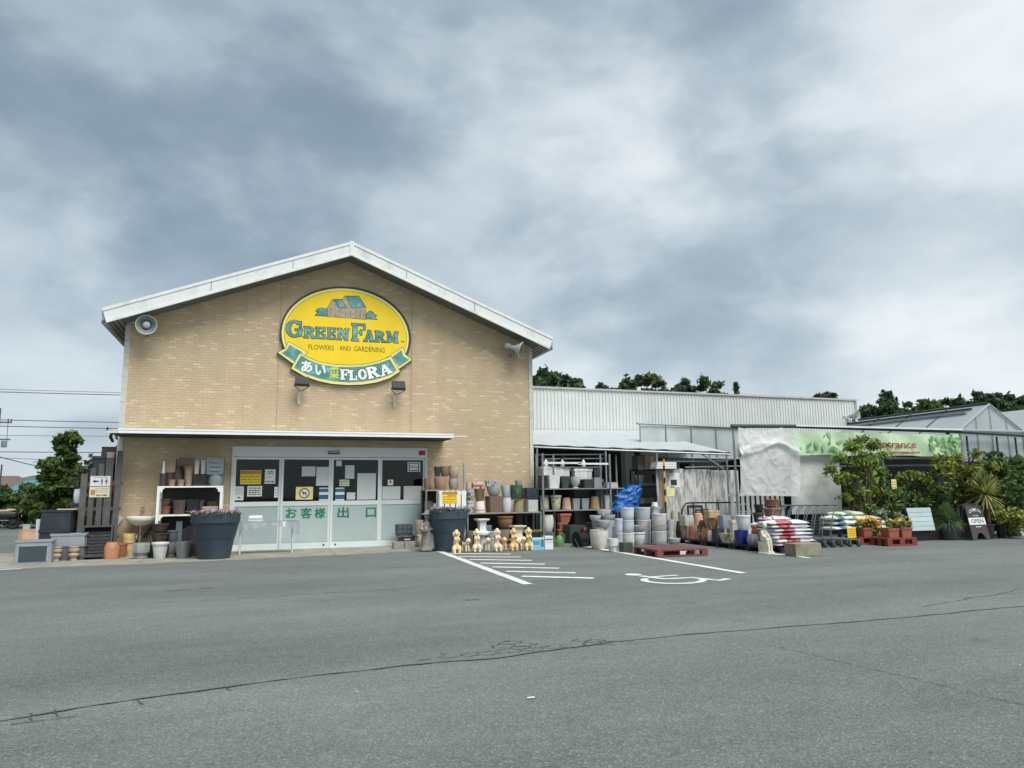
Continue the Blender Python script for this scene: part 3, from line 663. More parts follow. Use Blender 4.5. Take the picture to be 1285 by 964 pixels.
# ================================================================ GROUND
def asphalt_mat():
    m = bpy.data.materials.new('asphalt'); m.use_nodes = True
    t = m.node_tree; t.nodes.clear(); ln = t.links.new
    out = N(t, 'ShaderNodeOutputMaterial'); bs = N(t, 'ShaderNodeBsdfPrincipled'); ln(bs.outputs[0], out.inputs[0])
    tcx = N(t, 'ShaderNodeTexCoord')
    def nz(scale, detail, rough=0.6, sx=1.0):
        mp = N(t, 'ShaderNodeMapping'); mp.inputs['Scale'].default_value = (sx, 1, 1); ln(tcx.outputs['Object'], mp.inputs[0])
        n = N(t, 'ShaderNodeTexNoise'); n.inputs['Scale'].default_value = scale; n.inputs['Detail'].default_value = detail
        n.inputs['Roughness'].default_value = rough; ln(mp.outputs[0], n.inputs['Vector']); return n.outputs[0]
    agg = nz(105.0, 3.0, 0.8); grit = nz(46.0, 3.0, 0.7); coarse = nz(13.0, 4.0, 0.7); blot = nz(0.42, 5.0, 0.6, 0.45); mid = nz(3.2, 6.0, 0.65, 0.6)
    vo = N(t, 'ShaderNodeTexVoronoi'); vo.inputs['Scale'].default_value = 95.0; ln(tcx.outputs['Object'], vo.inputs['Vector'])
    vs = N(t, 'ShaderNodeSeparateColor'); ln(vo.outputs['Color'], vs.inputs[0])
    a = mathn(t, 'MULTIPLY_ADD', mathn(t, 'SUBTRACT', agg, 0.5), 1.4, 1.0)
    a = mathn(t, 'MULTIPLY_ADD', mathn(t, 'SUBTRACT', grit, 0.5), 1.35, a)
    a = mathn(t, 'MULTIPLY_ADD', mathn(t, 'SUBTRACT', coarse, 0.5), 0.6, a)
    a = mathn(t, 'MULTIPLY_ADD', mathn(t, 'SUBTRACT', blot, 0.5), 1.0, a)
    a = mathn(t, 'MULTIPLY_ADD', mathn(t, 'SUBTRACT', mid, 0.5), 0.42, a)
    tracks = nz(1.0, 4.0, 0.6, 0.09)
    a = mathn(t, 'MULTIPLY_ADD', mathn(t, 'SUBTRACT', tracks, 0.5), 0.55, a)
    vd = N(t, 'ShaderNodeTexVoronoi'); vd.inputs['Scale'].default_value = 0.85; ln(tcx.outputs['Object'], vd.inputs['Vector'])
    sp_ = N(t, 'ShaderNodeMapRange'); sp_.inputs['From Min'].default_value = 0.03; sp_.inputs['From Max'].default_value = 0.13; sp_.inputs['To Min'].default_value = 0.26; sp_.inputs['To Max'].default_value = 0.0
    ln(mathn(t, 'MULTIPLY_ADD', mathn(t, 'SUBTRACT', mid, 0.5), 0.16, vd.outputs['Distance']), sp_.inputs['Value'])
    a = mathn(t, 'SUBTRACT', a, sp_.outputs[0])
    # pale stones
    st = N(t, 'ShaderNodeMapRange'); st.inputs['From Min'].default_value = 0.80; st.inputs['From Max'].default_value = 0.95
    st.inputs['To Max'].default_value = 0.55
    ln(vs.outputs[0], st.inputs['Value'])
    a = mathn(t, 'ADD', a, st.outputs[0])
    mixb = N(t, 'ShaderNodeMix'); mixb.data_type = 'RGBA'; mixb.blend_type = 'MULTIPLY'; mixb.inputs[0].default_value = 1.0
    mixb.inputs[6].default_value = (0.140, 0.156, 0.147, 1); ln(a, mixb.inputs[7])
    ln(mixb.outputs[2], bs.inputs['Base Color'])
    bs.inputs['Roughness'].default_value = 0.82; bs.inputs['Specular IOR Level'].default_value = 0.35
    bp = N(t, 'ShaderNodeBump'); bp.inputs['Strength'].default_value = 0.55; bp.inputs['Distance'].default_value = 0.006
    ln(mathn(t, 'ADD', agg, vo.outputs['Distance']), bp.inputs['Height']); ln(bp.outputs[0], bs.inputs['Normal'])
    return m
ASPHALT = asphalt_mat()
terrain = MB(); terrain.add([(-900, -300, -0.06), (900, -300, -0.06), (900, 1500, -0.06), (-900, 1500, -0.06)], [(0, 1, 2, 3)])
structure(terrain.build('ground', mat('field', (88, 104, 66), 0.9, 0.3, 0.4)))
seam = []
SEAM_X = [-60, 0.0, 1.8, 2.25, 3.46, 4.5, 5.3, 6.3, 7.5, 9.4, 11.7, 60]; SEAM_Y = [-13.9, -13.75, -13.56, -13.40, -13.26, -13.08, -13.08, -12.92, -12.88, -12.97, -12.88, -12.6]
rr = random.Random(5)
xs = np.arange(-60, 60.1, 0.11)
yy = 0.0
for x in xs:
    yy = yy * 0.88 + rr.uniform(-0.016, 0.016)
    seam.append((float(x), float(np.interp(x, SEAM_X, SEAM_Y)) + 0.015 * math.sin(x * 2.1) + yy))
cp = MB()
ob = len(cp.v); cp.v += [(x, y, 0.0) for x, y in seam] + [(60, 26, 0), (-60, 26, 0)]
cp.f.append(tuple(range(ob, len(cp.v))))
car_park = structure(cp.build('car_park', ASPHALT))
cp2 = MB(); cp2.v += [(-60, -70, 0), (60, -70, 0)] + [(x, y, -0.003) for x, y in reversed(seam)]
cp2.f.append(tuple(range(len(cp2.v))))
structure(cp2.build('asphalt_lane', ASPHALT))

def ribbon(mb, pts, w, z, jit=0.0, seed=0, closed=False):
    r_ = random.Random(seed); L_ = []; R_ = []
    n = len(pts)
    for i, (x, y) in enumerate(pts):
        x0, y0 = pts[max(i - 1, 0)]; x1, y1 = pts[min(i + 1, n - 1)]
        d = math.hypot(x1 - x0, y1 - y0) or 1.0
        nx, ny = -(y1 - y0) / d, (x1 - x0) / d
        ww = w * (1 + jit * r_.uniform(-1, 1)) / 2
        L_.append((x + nx * ww, y + ny * ww, z)); R_.append((x - nx * ww, y - ny * ww, z))
    o = len(mb.v); mb.v += L_ + R_
    for i in range(n - 1): mb.f.append((o + n + i, o + n + i + 1, o + i + 1, o + i))
def wander(a, b, step, amp, seed):
    r_ = random.Random(seed); n = max(2, int(math.hypot(b[0] - a[0], b[1] - a[1]) / step)); k = 0.0; out = []
    dx, dy = b[0] - a[0], b[1] - a[1]; d = math.hypot(dx, dy) or 1
    for i in range(n + 1):
        t = i / n; k = k * 0.8 + r_.uniform(-amp, amp)
        e = k * math.sin(math.pi * t) ** 0.5
        out.append((a[0] + dx * t - dy / d * e, a[1] + dy * t + dx / d * e))
    return out
TAR = mat('crack_dirt', (80, 85, 82), 0.9, 0.25, 9)
ck = MB()
ribbon(ck, [p for p in seam if -6 < p[0] < 6.6], 0.013, 0.004, 0.95, 3); ribbon(ck, [p for p in seam if 6.5 < p[0] < 24], 0.010, 0.004, 0.85, 4)
for i, x in enumerate((1.95, 2.08, 2.55, 3.1)):
    ys = float(np.interp(x, SEAM_X, SEAM_Y)); ribbon(ck, wander((x, ys), (x + 0.05, ys - (0.17 if i != 3 else 0.08)), 0.03, 0.012, 40 + i), 0.010, 0.0045, 0.6, i)
ribbon(ck, wander((1.9, -13.72), (2.25, -13.66), 0.03, 0.015, 61), 0.009, 0.0045, 0.6, 5)
# crazed patch beside the seam
r_ = random.Random(21); gr = {}
def hexv(i, j):   # honeycomb corner, jittered once
    if (i, j) not in gr:
        x = 4.45 + i * 0.095; y = -13.0 + j * 0.105 + (0.035 if (i + j) % 2 else 0.0)
        gr[i, j] = (x + r_.uniform(-.035, .035), y + r_.uniform(-.028, .028))
    return gr[i, j]
def in_patch(q):
    t = (q[0] - 4.5) / 2.1
    return 0 < t < 1 and q[1] < -13.02 + 0.62 * math.sin(math.pi * t) ** .7 * (.7 + .3 * math.sin(t * 17)) and q[1] > -13.06
for i in range(0, 24):
    for j in range(0, 7):
        e_ = [((i, j), (i + 1, j))] + ([((i, j), (i, j + 1))] if (i + j) % 2 else [])
        for (p0, p1) in e_:
            q0, q1 = hexv(*p0), hexv(*p1)
            if in_patch(q0) and in_patch(q1) and r_.random() < .82:
                ribbon(ck, wander(q0, q1, 0.03, 0.008, i * 17 + j * 5), r_.uniform(0.005, 0.012), 0.005, 0.7, i + j)
ribbon(ck, wander((7.62, -13.5), (7.93, -15.7), 0.06, 0.02, 9), 0.007, 0.004, 0.9, 9)
ribbon(ck, wander((7.93, -15.7), (7.6, -17.6), 0.06, 0.02, 10), 0.006, 0.004, 0.9, 10)
ribbon(ck, wander((10.6, -12.5), (14.5, -11.6), 0.06, 0.02, 11), 0.013, 0.004, 0.9, 11)
ribbon(ck, wander((11.6, -12.2), (13.5, -12.1), 0.06, 0.02, 12), 0.009, 0.0045, 0.9, 12)
ribbon(ck, wander((2.0, -8.55), (9.0, -8.4), 0.08, 0.016, 13), 0.010, 0.004, 0.9, 13)
ribbon(ck, wander((10.1, -8.2), (13.4, -8.0), 0.08, 0.016, 14), 0.008, 0.004, 0.9, 14)
ribbon(ck, wander((3.4, -5.6), (6.6, -5.5), 0.08, 0.02, 15), 0.012, 0.004, 0.9, 15)
structure(ck.build('asphalt_crack', TAR))
pt = MB(); 
for (x, y, a, b) in ((2.15, -7.3, 0.16, 0.08), (2.55, -7.2, 0.10, 0.05), (5.9, -9.9, 0.10, 0.04)):
    pt.add([(x + a * math.cos(k * math.pi / 12) * (1 + 0.35 * rr.uniform(-1, 1)), y + b * math.sin(k * math.pi / 12) * (1 + .4 * rr.uniform(-1, 1)), 0.003) for k in range(24)], [tuple(range(24))])
structure(pt.build('oil_stain', mat('oil', (88, 93, 91), 0.8, 0.3, 12)))
lit = MB()
for i in range(60):
    x, y = rr.uniform(-2, 12), rr.uniform(-17.5, -9)
    s_ = rr.uniform(0.004, 0.010); a = rr.uniform(0, 6)
    lit.add([(x + s_ * math.cos(a + k * 2.1), y + s_ * math.sin(a + k * 2.1), 0.004 + 0.004 * (k == 0)) for k in range(3)], [(0, 1, 2)])
lit.add([(5.02, -14.35, 0.005), (5.07, -14.36, 0.008), (5.075, -14.34, 0.012), (5.03, -14.32, 0.006)], [(0, 1, 2, 3)])
lo = lit.build('litter', mat('litter', (205, 208, 205), 0.8)); lo['kind'] = 'stuff'

# painted markings, each a sheet of worn paint
PAINT = mat('road_paint', (222, 224, 220), 0.75, 0.08, 6, dirt=(140, 146, 143), dirt_amt=0.7, dirt_scale=11)
def line(name, x0, y0, x1, y1, w):
    b_ = MB(); ribbon(b_, wander((x0, y0), (x1, y1), 0.25, 0.004, int(abs(x0 * 31 + y0 * 7))), w, 0.006, 0.06, 1); return structure(b_.build(name, PAINT))
line('stall_line', 7.30, -1.95, 7.10, -8.75, 0.16)
line('stall_line', 10.98, -2.2, 10.86, -8.85, 0.15)
line('stall_line', 13.62, -2.2, 13.70, -7.15, 0.14)
line('stall_line', -7.0, -2.75, -1.05, -2.62, 0.10)
for i in range(7):
    y = -2.95 - i * 0.80
    line('hatch_line', 7.36, y, 8.55 - 0.04 * i, y - 0.72, 0.15)
isa = MB()
isa.add([(9.115 + 0.135 * math.cos(k * math.pi / 9), -8.29 + 0.15 * math.sin(k * math.pi / 9), 0.006) for k in range(18)], [tuple(range(18))])
ribbon(isa, [(9.13, -8.50), (9.20, -8.75), (9.27, -9.0), (9.5, -9.02), (9.76, -9.03), (9.84, -9.28), (9.92, -9.5), (10.18, -9.38)], 0.125, 0.006)
ribbon(isa, [(9.24, -8.70), (9.72, -8.66)], 0.10, 0.0065)
ribbon(isa, [(9.32 + 0.45 * math.cos(a), -9.18 + 0.42 * math.sin(a)) for a in [R(128 + i * 11) for i in range(21)]], 0.115, 0.0063)
structure(isa.build('wheelchair_marking', PAINT))

# concrete apron in front of the shop
CONC = mat('apron_concrete', (146, 144, 132), 0.85, 0.2, 2.5, bump=0.15, bscale=40, dirt=(108, 108, 102), dirt_amt=0.75, dirt_scale=2.2)
ap = MB()
edge = [(-9, -2.55), (-1.4, -2.55), (2.8, -2.40), (6.2, -1.95), (7.25, -1.80)]
n_ = len(edge)
ap.v += [(x, y, 0.012) for x, y in edge] + [(7.25, 0.3, 0.012), (-9, 3.0, 0.012)]
ap.f.append(tuple(range(n_ + 2)))
ap.v += [(x, y, -0.01) for x, y in edge]
for i in range(n_ - 1): ap.f.append((n_ + 2 + i, n_ + 3 + i, i + 1, i))
apron = structure(ap.build('pavement', CONC))
jo = MB()
for x in (-1.0, 0.9, 2.45, 4.9, 7.3):
    jo.add([(x, -2.2, 0.0135), (x + 0.012, -2.2, 0.0135), (x + 0.012, 0, 0.0135), (x, 0, 0.0135)], [(0, 1, 2, 3)])
o = jo.build('pavement_joint', TAR, apron)

# ================================================================ THE SHOP
def siding_mat():
    m = bpy.data.materials.new('brick_siding'); m.use_nodes = True
    t = m.node_tree; t.nodes.clear(); ln = t.links.new
    out = N(t, 'ShaderNodeOutputMaterial'); bs = N(t, 'ShaderNodeBsdfPrincipled'); ln(bs.outputs[0], out.inputs[0])
    tcx = N(t, 'ShaderNodeTexCoord'); sp = N(t, 'ShaderNodeSeparateXYZ'); ln(tcx.outputs['Object'], sp.inputs[0])
    cb = N(t, 'ShaderNodeCombineXYZ'); ln(mathn(t, 'ADD', sp.outputs[0], sp.outputs[1]), cb.inputs[0]); ln(sp.outputs[2], cb.inputs[1])
    bt = N(t, 'ShaderNodeTexBrick'); ln(cb.outputs[0], bt.inputs['Vector'])
    bt.inputs['Scale'].default_value = 1.0; bt.inputs['Brick Width'].default_value = 0.19; bt.inputs['Row Height'].default_value = 0.068
    bt.inputs['Mortar Size'].default_value = 0.006; bt.inputs['Mortar Smooth'].default_value = 0.3
    bt.inputs['Color1'].default_value = (0, 0, 0, 1); bt.inputs['Color2'].default_value = (1, 1, 1, 1); bt.inputs['Mortar'].default_value = (0.3, 0.3, 0.3, 1)
    bt.offset = 0.5
    rp = N(t, 'ShaderNodeValToRGB'); ln(bt.outputs['Color'], rp.inputs[0])
    el = rp.color_ramp.elements
    el[0].color = (*lin((189, 169, 139)), 1); el[1].position = 0.885; el[1].color = (*lin((196, 176, 146)), 1)
    e = el.new(0.91); e.color = (*lin((204, 186, 156)), 1)
    e = el.new(1.0); e.color = (*lin((209, 191, 162)), 1)
    mm = N(t, 'ShaderNodeMix'); mm.data_type = 'RGBA'; ln(bt.outputs['Fac'], mm.inputs[0]); ln(rp.outputs[0], mm.inputs[6]); mm.inputs[7].default_value = (*lin((179, 159, 128)), 1)
    n1 = N(t, 'ShaderNodeTexNoise'); n1.inputs['Scale'].default_value = 1.1; n1.inputs['Detail'].default_value = 7; ln(tcx.outputs['Object'], n1.inputs['Vector'])
    n2 = N(t, 'ShaderNodeTexNoise'); n2.inputs['Scale'].default_value = 42; n2.inputs['Detail'].default_value = 3; ln(cb.outputs[0], n2.inputs['Vector'])
    mps = N(t, 'ShaderNodeMapping'); mps.inputs['Scale'].default_value = (3.5, 3.5, 0.18); ln(tcx.outputs['Object'], mps.inputs[0])
    n3 = N(t, 'ShaderNodeTexNoise'); n3.inputs['Scale'].default_value = 1.0; n3.inputs['Detail'].default_value = 6; ln(mps.outputs[0], n3.inputs['Vector'])
    a = mathn(t, 'MULTIPLY_ADD', mathn(t, 'SUBTRACT', n1.outputs[0], 0.5), 0.22, 1.0)
    a = mathn(t, 'MULTIPLY_ADD', mathn(t, 'SUBTRACT', n3.outputs[0], 0.5), 0.24, a)
    a = mathn(t, 'MULTIPLY_ADD', mathn(t, 'SUBTRACT', n2.outputs[0], 0.5), 0.30, a)
    mb_ = N(t, 'ShaderNodeMix'); mb_.data_type = 'RGBA'; mb_.blend_type = 'MULTIPLY'; mb_.inputs[0].default_value = 1.0
    ln(mm.outputs[2], mb_.inputs[6]); ln(a, mb_.inputs[7]); ln(mb_.outputs[2], bs.inputs['Base Color'])
    bs.inputs['Roughness'].default_value = 0.75; bs.inputs['Specular IOR Level'].default_value = 0.25
    bp = N(t, 'ShaderNodeBump'); bp.inputs['Strength'].default_value = 0.5; bp.inputs['Distance'].default_value = 0.01
    ln(mathn(t, 'MULTIPLY_ADD', bt.outputs['Fac'], -1.0, mathn(t, 'MULTIPLY', n2.outputs[0], 0.4)), bp.inputs['Height']); ln(bp.outputs[0], bs.inputs['Normal'])
    return m
SIDING = siding_mat()
WHITE_METAL = mat('white_metal', (220, 225, 222), 0.45, 0.04, 3, dirt=(166, 170, 162), dirt_amt=0.55, dirt_scale=2.5, streak=6)
ALU = mat('door_aluminium', (216, 225, 223), 0.4, 0.04, 3)
PANEL = mat('door_panel', (172, 188, 187), 0.5, 0.05, 2)
DARK_SOFFIT = mat('soffit', (100, 102, 98), 0.7, 0.1, 2)
TRIM = mat('corner_trim', (196, 198, 190), 0.7, 0.08, 8, dirt=(150, 150, 142), dirt_amt=0.5, dirt_scale=5)
BLACK_METAL = mat('black_metal', (38, 40, 42), 0.5, 0.15, 8)
W = 10.52
shop = thing('garden_shop', 'beige brick-sided garden shop with gabled roof and sliding glass doors', 'shop')
SL = (7.567 - 5.374) / (W / 2 + 0.309)
def zs(x): return 7.567 - SL * abs(x - W / 2)
DL, DR, DT = 2.54, 7.46, 2.57
wl = MB()
wl.prism([(0, -0.05), (DL, -0.05), (DL, DT), (DR, DT), (DR, -0.05), (W, -0.05), (W, zs(W) + 0.06), (W / 2, zs(W / 2) + 0.06), (0, zs(0) + 0.06)], 0.0, 0.2)
wl.box(0.001, 0.2, 0.2, 14, -0.05, zs(0)); wl.box(W - 0.2, W - 0.001, 0.2, 14, -0.05, zs(0))
wl.prism([(0.002, -0.05), (W - 0.002, -0.05), (W - 0.002, zs(W) + 0.06), (W / 2, zs(W / 2) + 0.06), (0.002, zs(0) + 0.06)], 14.0, 14.2)
wl.build('wall', SIDING, shop)
for x in (3.55, 7.0):
    j = MB(); j.box(x - 0.008, x + 0.008, -0.004, 0.0, 2.95, zs(x)); j.build('siding_joint', mat('joint', (162, 141, 110), 0.8), shop)
for (a, b_) in ((-0.012, 0.115), (W - 0.10, W + 0.012)):
    c = MB(); z = 0.0; k = 0
    while z < zs(0) - 0.02:
        z1 = min(z + 0.30, zs(0) + 0.0)
        c.box(a + 0.001 * (k % 2), b_ - 0.001 * (k % 2), -0.02 - 0.002 * (k % 2), 0.10, z, z1 - 0.004); z = z1; k += 1
    c.build('corner_trim', TRIM, shop)
# roof
roof = MB()
e1 = 0.42
def roof_line(off):   # outline along the slope at height offset
    return [(-e1, zs(0) - SL * e1 + off), (W / 2, zs(W / 2) + off), (W + e1, zs(0) - SL * e1 + off)]
top = roof_line(0.36); bot = roof_line(0.10)
roof.prism([bot[0], bot[1], bot[2], top[2], top[1], top[0]], -0.60, 14.6)
roof_o = roof.build('roof', mat('roof_metal', (150, 158, 158), 0.5, 0.08, 3), shop)
sf = MB()
lo_, hi_ = roof_line(0.035), roof_line(0.098)
sf.prism([lo_[0], lo_[1], lo_[2], hi_[2], hi_[1], hi_[0]], -0.60, 14.5)
sf.build('soffit', DARK_SOFFIT, roof_o)
def fascia(sign):
    # band along one slope, end cut square to the slope
    ex0, ez0 = -0.309, 5.374; ex1, ez1 = -0.422, 5.715
    P = [(ex0, ez0), (W / 2, 7.567), (W / 2, 7.949), (ex1, ez1)]
    def lerp(k0, k1):
        a0 = (P[0][0] + (P[3][0] - P[0][0]) * k0, P[0][1] + (P[3][1] - P[0][1]) * k0)
        a1 = (P[0][0] + (P[3][0] - P[0][0]) * k1, P[0][1] + (P[3][1] - P[0][1]) * k1)
        b0 = (W / 2, P[1][1] + (P[2][1] - P[1][1]) * k0); b1 = (W / 2, P[1][1] + (P[2][1] - P[1][1]) * k1)
        return [a0, b0, b1, a1]
    def mir(pl): return pl if sign < 0 else [(W - x, z) for x, z in reversed(pl)]
    m1 = MB(); m1.prism(mir(lerp(0.0, 1.0)), -0.645, -0.601); f_ = m1.build('fascia', WHITE_METAL, roof_o)
    for (k0, k1, y) in ((0.0, 0.20, -0.656), (0.80, 1.0, -0.662)):
        m2 = MB(); m2.prism(mir(lerp(k0, k1)), y, -0.6455); m2.build('fascia_trim', WHITE_METAL, roof_o)
    for x in (1.9, 3.8):
        z0 = 7.567 - SL * (W / 2 - x); xx = x if sign < 0 else W - x
        m3 = MB(); m3.box(xx - 0.008, xx + 0.008, -0.6475, -0.645, z0 + 0.08, z0 + 0.30); m3.build('fascia_joint', mat('joint_dark', (120, 126, 122), 0.7), roof_o)
fascia(-1); fascia(1)
pk = MB(); pk.box(W / 2 - 0.05, W / 2 + 0.05, -0.668, -0.60, 7.56, 7.955); pk.build('ridge_cap', WHITE_METAL, roof_o)
for sx in (-1, 1):
    gx = -0.36 if sx < 0 else W + 0.36
    g_ = MB(); g_.tube([(gx, -0.58, 5.40), (gx, 14.4, 5.40)], 0.06, 10); g_.build('eave_gutter', mat('gutter_grey', (150, 154, 152), 0.5), roof_o, 40)
    for k in range(3):
        px = gx - sx * (0.11 + 0.09 * k)
        g2 = MB(); g2.box(px - 0.022, px + 0.022, -0.58, 14.4, 5.385 + 0.03 * (k + 1), 5.44 + 0.03 * (k + 1)); g2.build('eave_purlin', mat('purlin', (128, 130, 126), 0.6), roof_o)
# canopy over the doors
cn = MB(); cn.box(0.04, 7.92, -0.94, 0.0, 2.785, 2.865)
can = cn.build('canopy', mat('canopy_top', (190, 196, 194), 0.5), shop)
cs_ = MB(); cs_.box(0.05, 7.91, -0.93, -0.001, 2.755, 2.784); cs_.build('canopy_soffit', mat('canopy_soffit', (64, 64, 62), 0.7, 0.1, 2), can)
gt = MB(); gt.prism([(0, 0), (0, 0)], 0, 0) if False else None
gt.box(0.17, 7.92, -1.055, -.941, 2.775, 2.87); gt.box(0.165, 7.925, -1.065, -.935, 2.845, 2.882)
gt.build('canopy_gutter', mat('gutter_white', (232, 236, 236), 0.35, 0.03), can)
g3 = MB(); g3.box(7.93, 8.31, -1.00, -.94, 2.81, 2.842); g3.box(-.05, 0.16, -1.05, -1.0, 2.775, 2.81); g3.build('canopy_rail', WHITE_METAL, can)
g4 = MB(); g4.tube([(0.02, -.9, 2.78), (-.02, -.8, 2.70), (-0.06, -0.3, 2.64)], 0.035, 8); g4.tube([(-.05, -1.03, 2.83), (-.05, -1.03, 2.90)], 0.02, 6); g4.build('canopy_downpipe', BLACK_METAL, can, 40)
for x in (2.1, 4.2, 6.2):
    k_ = MB(); k_.box(x - 0.006, x + 0.006, -.92, -0.002, 2.7525, 2.7545); k_.build('soffit_joint', BLACK_METAL, can)
# entrance
hd = MB(); hd.box(DL + 0.002, DR - 0.002, -0.03, 0.12, 2.31, 2.568); hd.box(DL + 0.002, DL + 0.05, -0.035, 0.12, 0.012, 2.30); hd.box(DR - 0.05, DR - 0.002, -0.035, 0.12, 0.012, 2.30)
head = hd.build('door_header', ALU, shop)
s_ = MB(); s_.bbox(4.85, 5.14, -0.085, -0.032, 2.385, 2.465, 0.012); s_.build('door_sensor', mat('sensor', (70, 76, 74), 0.4), head)
s2 = MB(); s2.box(4.87, 5.12, -0.09, -0.0865, 2.42, 2.45); s2.build('sensor_lens', mat('sensor_lens', (170, 178, 176), 0.3), head)
s3 = MB(); s3.box(7.22, 7.40, -0.034, -0.0305, 2.375, 2.50); s3.build('red_sticker', mat('sticker_red', (170, 40, 52), 0.5), head)
GLASS = glass_mat()
def leaf(name, x0, x1, y, letter=False):
    st = 0.055
    f_ = MB()
    f_.box(x0, x0 + st, y, y + 0.04, 0.02, 2.30); f_.box(x1 - st, x1, y, y + 0.04, 0.02, 2.30)
    f_.box(x0 + st, x1 - st, y + 0.001, y + 0.039, 2.245, 2.30); f_.box(x0 + st, x1 - st, y + 0.001, y + 0.039, 1.085, 1.195); f_.box(x0 + st, x1 - st, y + 0.001, y + 0.039, 0.02, 0.165)
    fr = f_.build(name, ALU, shop)
    p_ = MB(); p_.box(x0 + st, x1 - st, y + 0.018, y + 0.022, 1.195, 2.245); p_.build('pane', GLASS, fr)
    q = MB(); q.box(x0 + st, x1 - st, y + 0.012, y + 0.028, 0.165, 1.085); q.build('lower_panel', PANEL, fr)
    bd = MB(); bd.box(x0 + st, x1 - st, y + 0.006, y + 0.0118, 1.068, 1.084); bd.box(x0 + st, x1 - st, y + 0.006, y + 0.0118, 0.166, 0.182); bd.build('glazing_bead', mat('bead_grey', (150, 160, 158), 0.5), fr)
    return fr
side1 = leaf('side_window', 2.592, 3.72, 0.02); d1 = leaf('door', 3.722, 4.94, -0.02); d2 = leaf('door', 4.946, 6.20, -0.02); side2 = leaf('side_window', 6.202, 7.408, 0.02)
for d_, x in ((d1, 4.80), (d2, 5.09)):
    k_ = MB(); k_.lathe([(0.022, 0.0), (0.022, 0.012), (0.012, 0.014)], (x, -0.0205, 0.10), 12, True, True, axis=Matrix.Rotation(R(90), 3, 'X')); k_.build('lock', BLACK_METAL, d_, 40)
sill = MB(); sill.box(DL - 0.05, DR + 0.05, -0.06, 0.15, 0.0125, 0.02); sill.build('threshold', mat('sill', (165, 168, 164), 0.6), shop)
# dim sales room behind the glass
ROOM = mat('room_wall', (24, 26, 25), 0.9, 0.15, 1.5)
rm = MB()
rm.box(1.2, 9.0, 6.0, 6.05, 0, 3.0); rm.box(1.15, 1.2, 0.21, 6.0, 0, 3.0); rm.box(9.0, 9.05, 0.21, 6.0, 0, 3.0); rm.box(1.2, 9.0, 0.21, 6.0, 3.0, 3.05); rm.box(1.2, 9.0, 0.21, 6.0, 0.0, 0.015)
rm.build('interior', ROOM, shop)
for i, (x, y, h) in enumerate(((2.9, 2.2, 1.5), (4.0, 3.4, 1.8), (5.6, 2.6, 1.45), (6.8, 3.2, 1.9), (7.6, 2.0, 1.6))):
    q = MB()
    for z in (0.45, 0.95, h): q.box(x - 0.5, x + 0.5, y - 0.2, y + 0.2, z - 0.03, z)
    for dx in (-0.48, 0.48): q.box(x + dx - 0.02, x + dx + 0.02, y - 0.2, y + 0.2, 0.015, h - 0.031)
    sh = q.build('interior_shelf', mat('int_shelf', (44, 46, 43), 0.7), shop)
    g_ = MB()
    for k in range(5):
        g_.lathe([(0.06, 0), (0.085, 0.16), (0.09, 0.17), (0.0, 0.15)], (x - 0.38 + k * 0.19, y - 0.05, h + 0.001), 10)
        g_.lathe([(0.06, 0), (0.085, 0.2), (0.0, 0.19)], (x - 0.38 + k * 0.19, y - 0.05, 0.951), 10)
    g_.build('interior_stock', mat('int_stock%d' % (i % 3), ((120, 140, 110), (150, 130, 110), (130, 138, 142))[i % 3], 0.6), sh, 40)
for x in (4.55, 5.9):
    ex = MB(); ex.box(x - 0.3, x + 0.3, 0.8, 0.86, 2.12, 2.24); ex.build('hanging_sign', mat('int_green', (60, 130, 90), 0.6), shop)

# ================================================================ OVAL SIGN
def ell(cx, cz, a, b, n=72): return [(cx + a * math.cos(2 * math.pi * i / n), cz + b * math.sin(2 * math.pi * i / n)) for i in range(n)]
def area(p): return sum(p[i][0] * p[(i + 1) % len(p)][1] - p[(i + 1) % len(p)][0] * p[i][1] for i in range(len(p))) / 2
def ccw(p): return p if area(p) > 0 else list(reversed(p))
def grow(p, d):
    p = ccw(p); n = len(p); out = []
    for i in range(n):
        x0, z0 = p[i - 1]; x1, z1 = p[i]; x2, z2 = p[(i + 1) % n]
        a = Vector((x1 - x0, z1 - z0)); b = Vector((x2 - x1, z2 - z1))
        if a.length < 1e-6 or b.length < 1e-6: out.append((x1, z1)); continue
        na = Vector((a.y, -a.x)).normalized(); nb = Vector((b.y, -b.x)).normalized()
        m_ = na + nb
        if m_.length < 0.3: m_ = na
        m_ = m_.normalized(); s_ = d / max(m_.dot(na), 0.45)
        out.append((x1 + m_.x * s_, z1 + m_.y * s_))
    return out
Y_SIGN = mat('sign_yellow', (240, 205, 34), 0.45, 0.05, 2)
CREAM = mat('sign_cream', (238, 226, 140), 0.5, 0.04, 2)
SGREEN = mat('sign_edge', (48, 66, 56), 0.5, 0.1, 3)
TEAL = mat('sign_teal', (88, 144, 138), 0.5, 0.28, 3.5, dirt=(170, 202, 208), dirt_amt=0.95, dirt_scale=4.5)
TEALD = mat('sign_teal_dark', (40, 84, 74), 0.5, 0.1, 3)
SWHITE = mat('sign_white', (238, 240, 236), 0.5, 0.03)
SBARN = mat('sign_barn', (172, 158, 132), 0.6, 0.3, 9)
SLINE = mat('sign_line', (96, 92, 40), 0.6, 0.1)
sign = thing('shop_sign', 'yellow oval sign with barn, shop name and teal ribbon above the doors', 'sign', (0, 0, 0))
OX, OZ = 5.262, 5.545
def flat(name, poly, y0, y1, m): b_ = MB(); b_.prism(ccw(poly), y0, y1); return b_.build(name, m, sign)
flat('board', ell(OX, OZ, 1.71, 1.335), -0.075, -0.002, SGREEN)
flat('border', ell(OX - 0.012, OZ - 0.018, 1.655, 1.29), -0.085, -0.0755, CREAM)
flat('border_line', ell(OX - 0.012, OZ - 0.02, 1.60, 1.235), -0.088, -0.0855, SLINE)
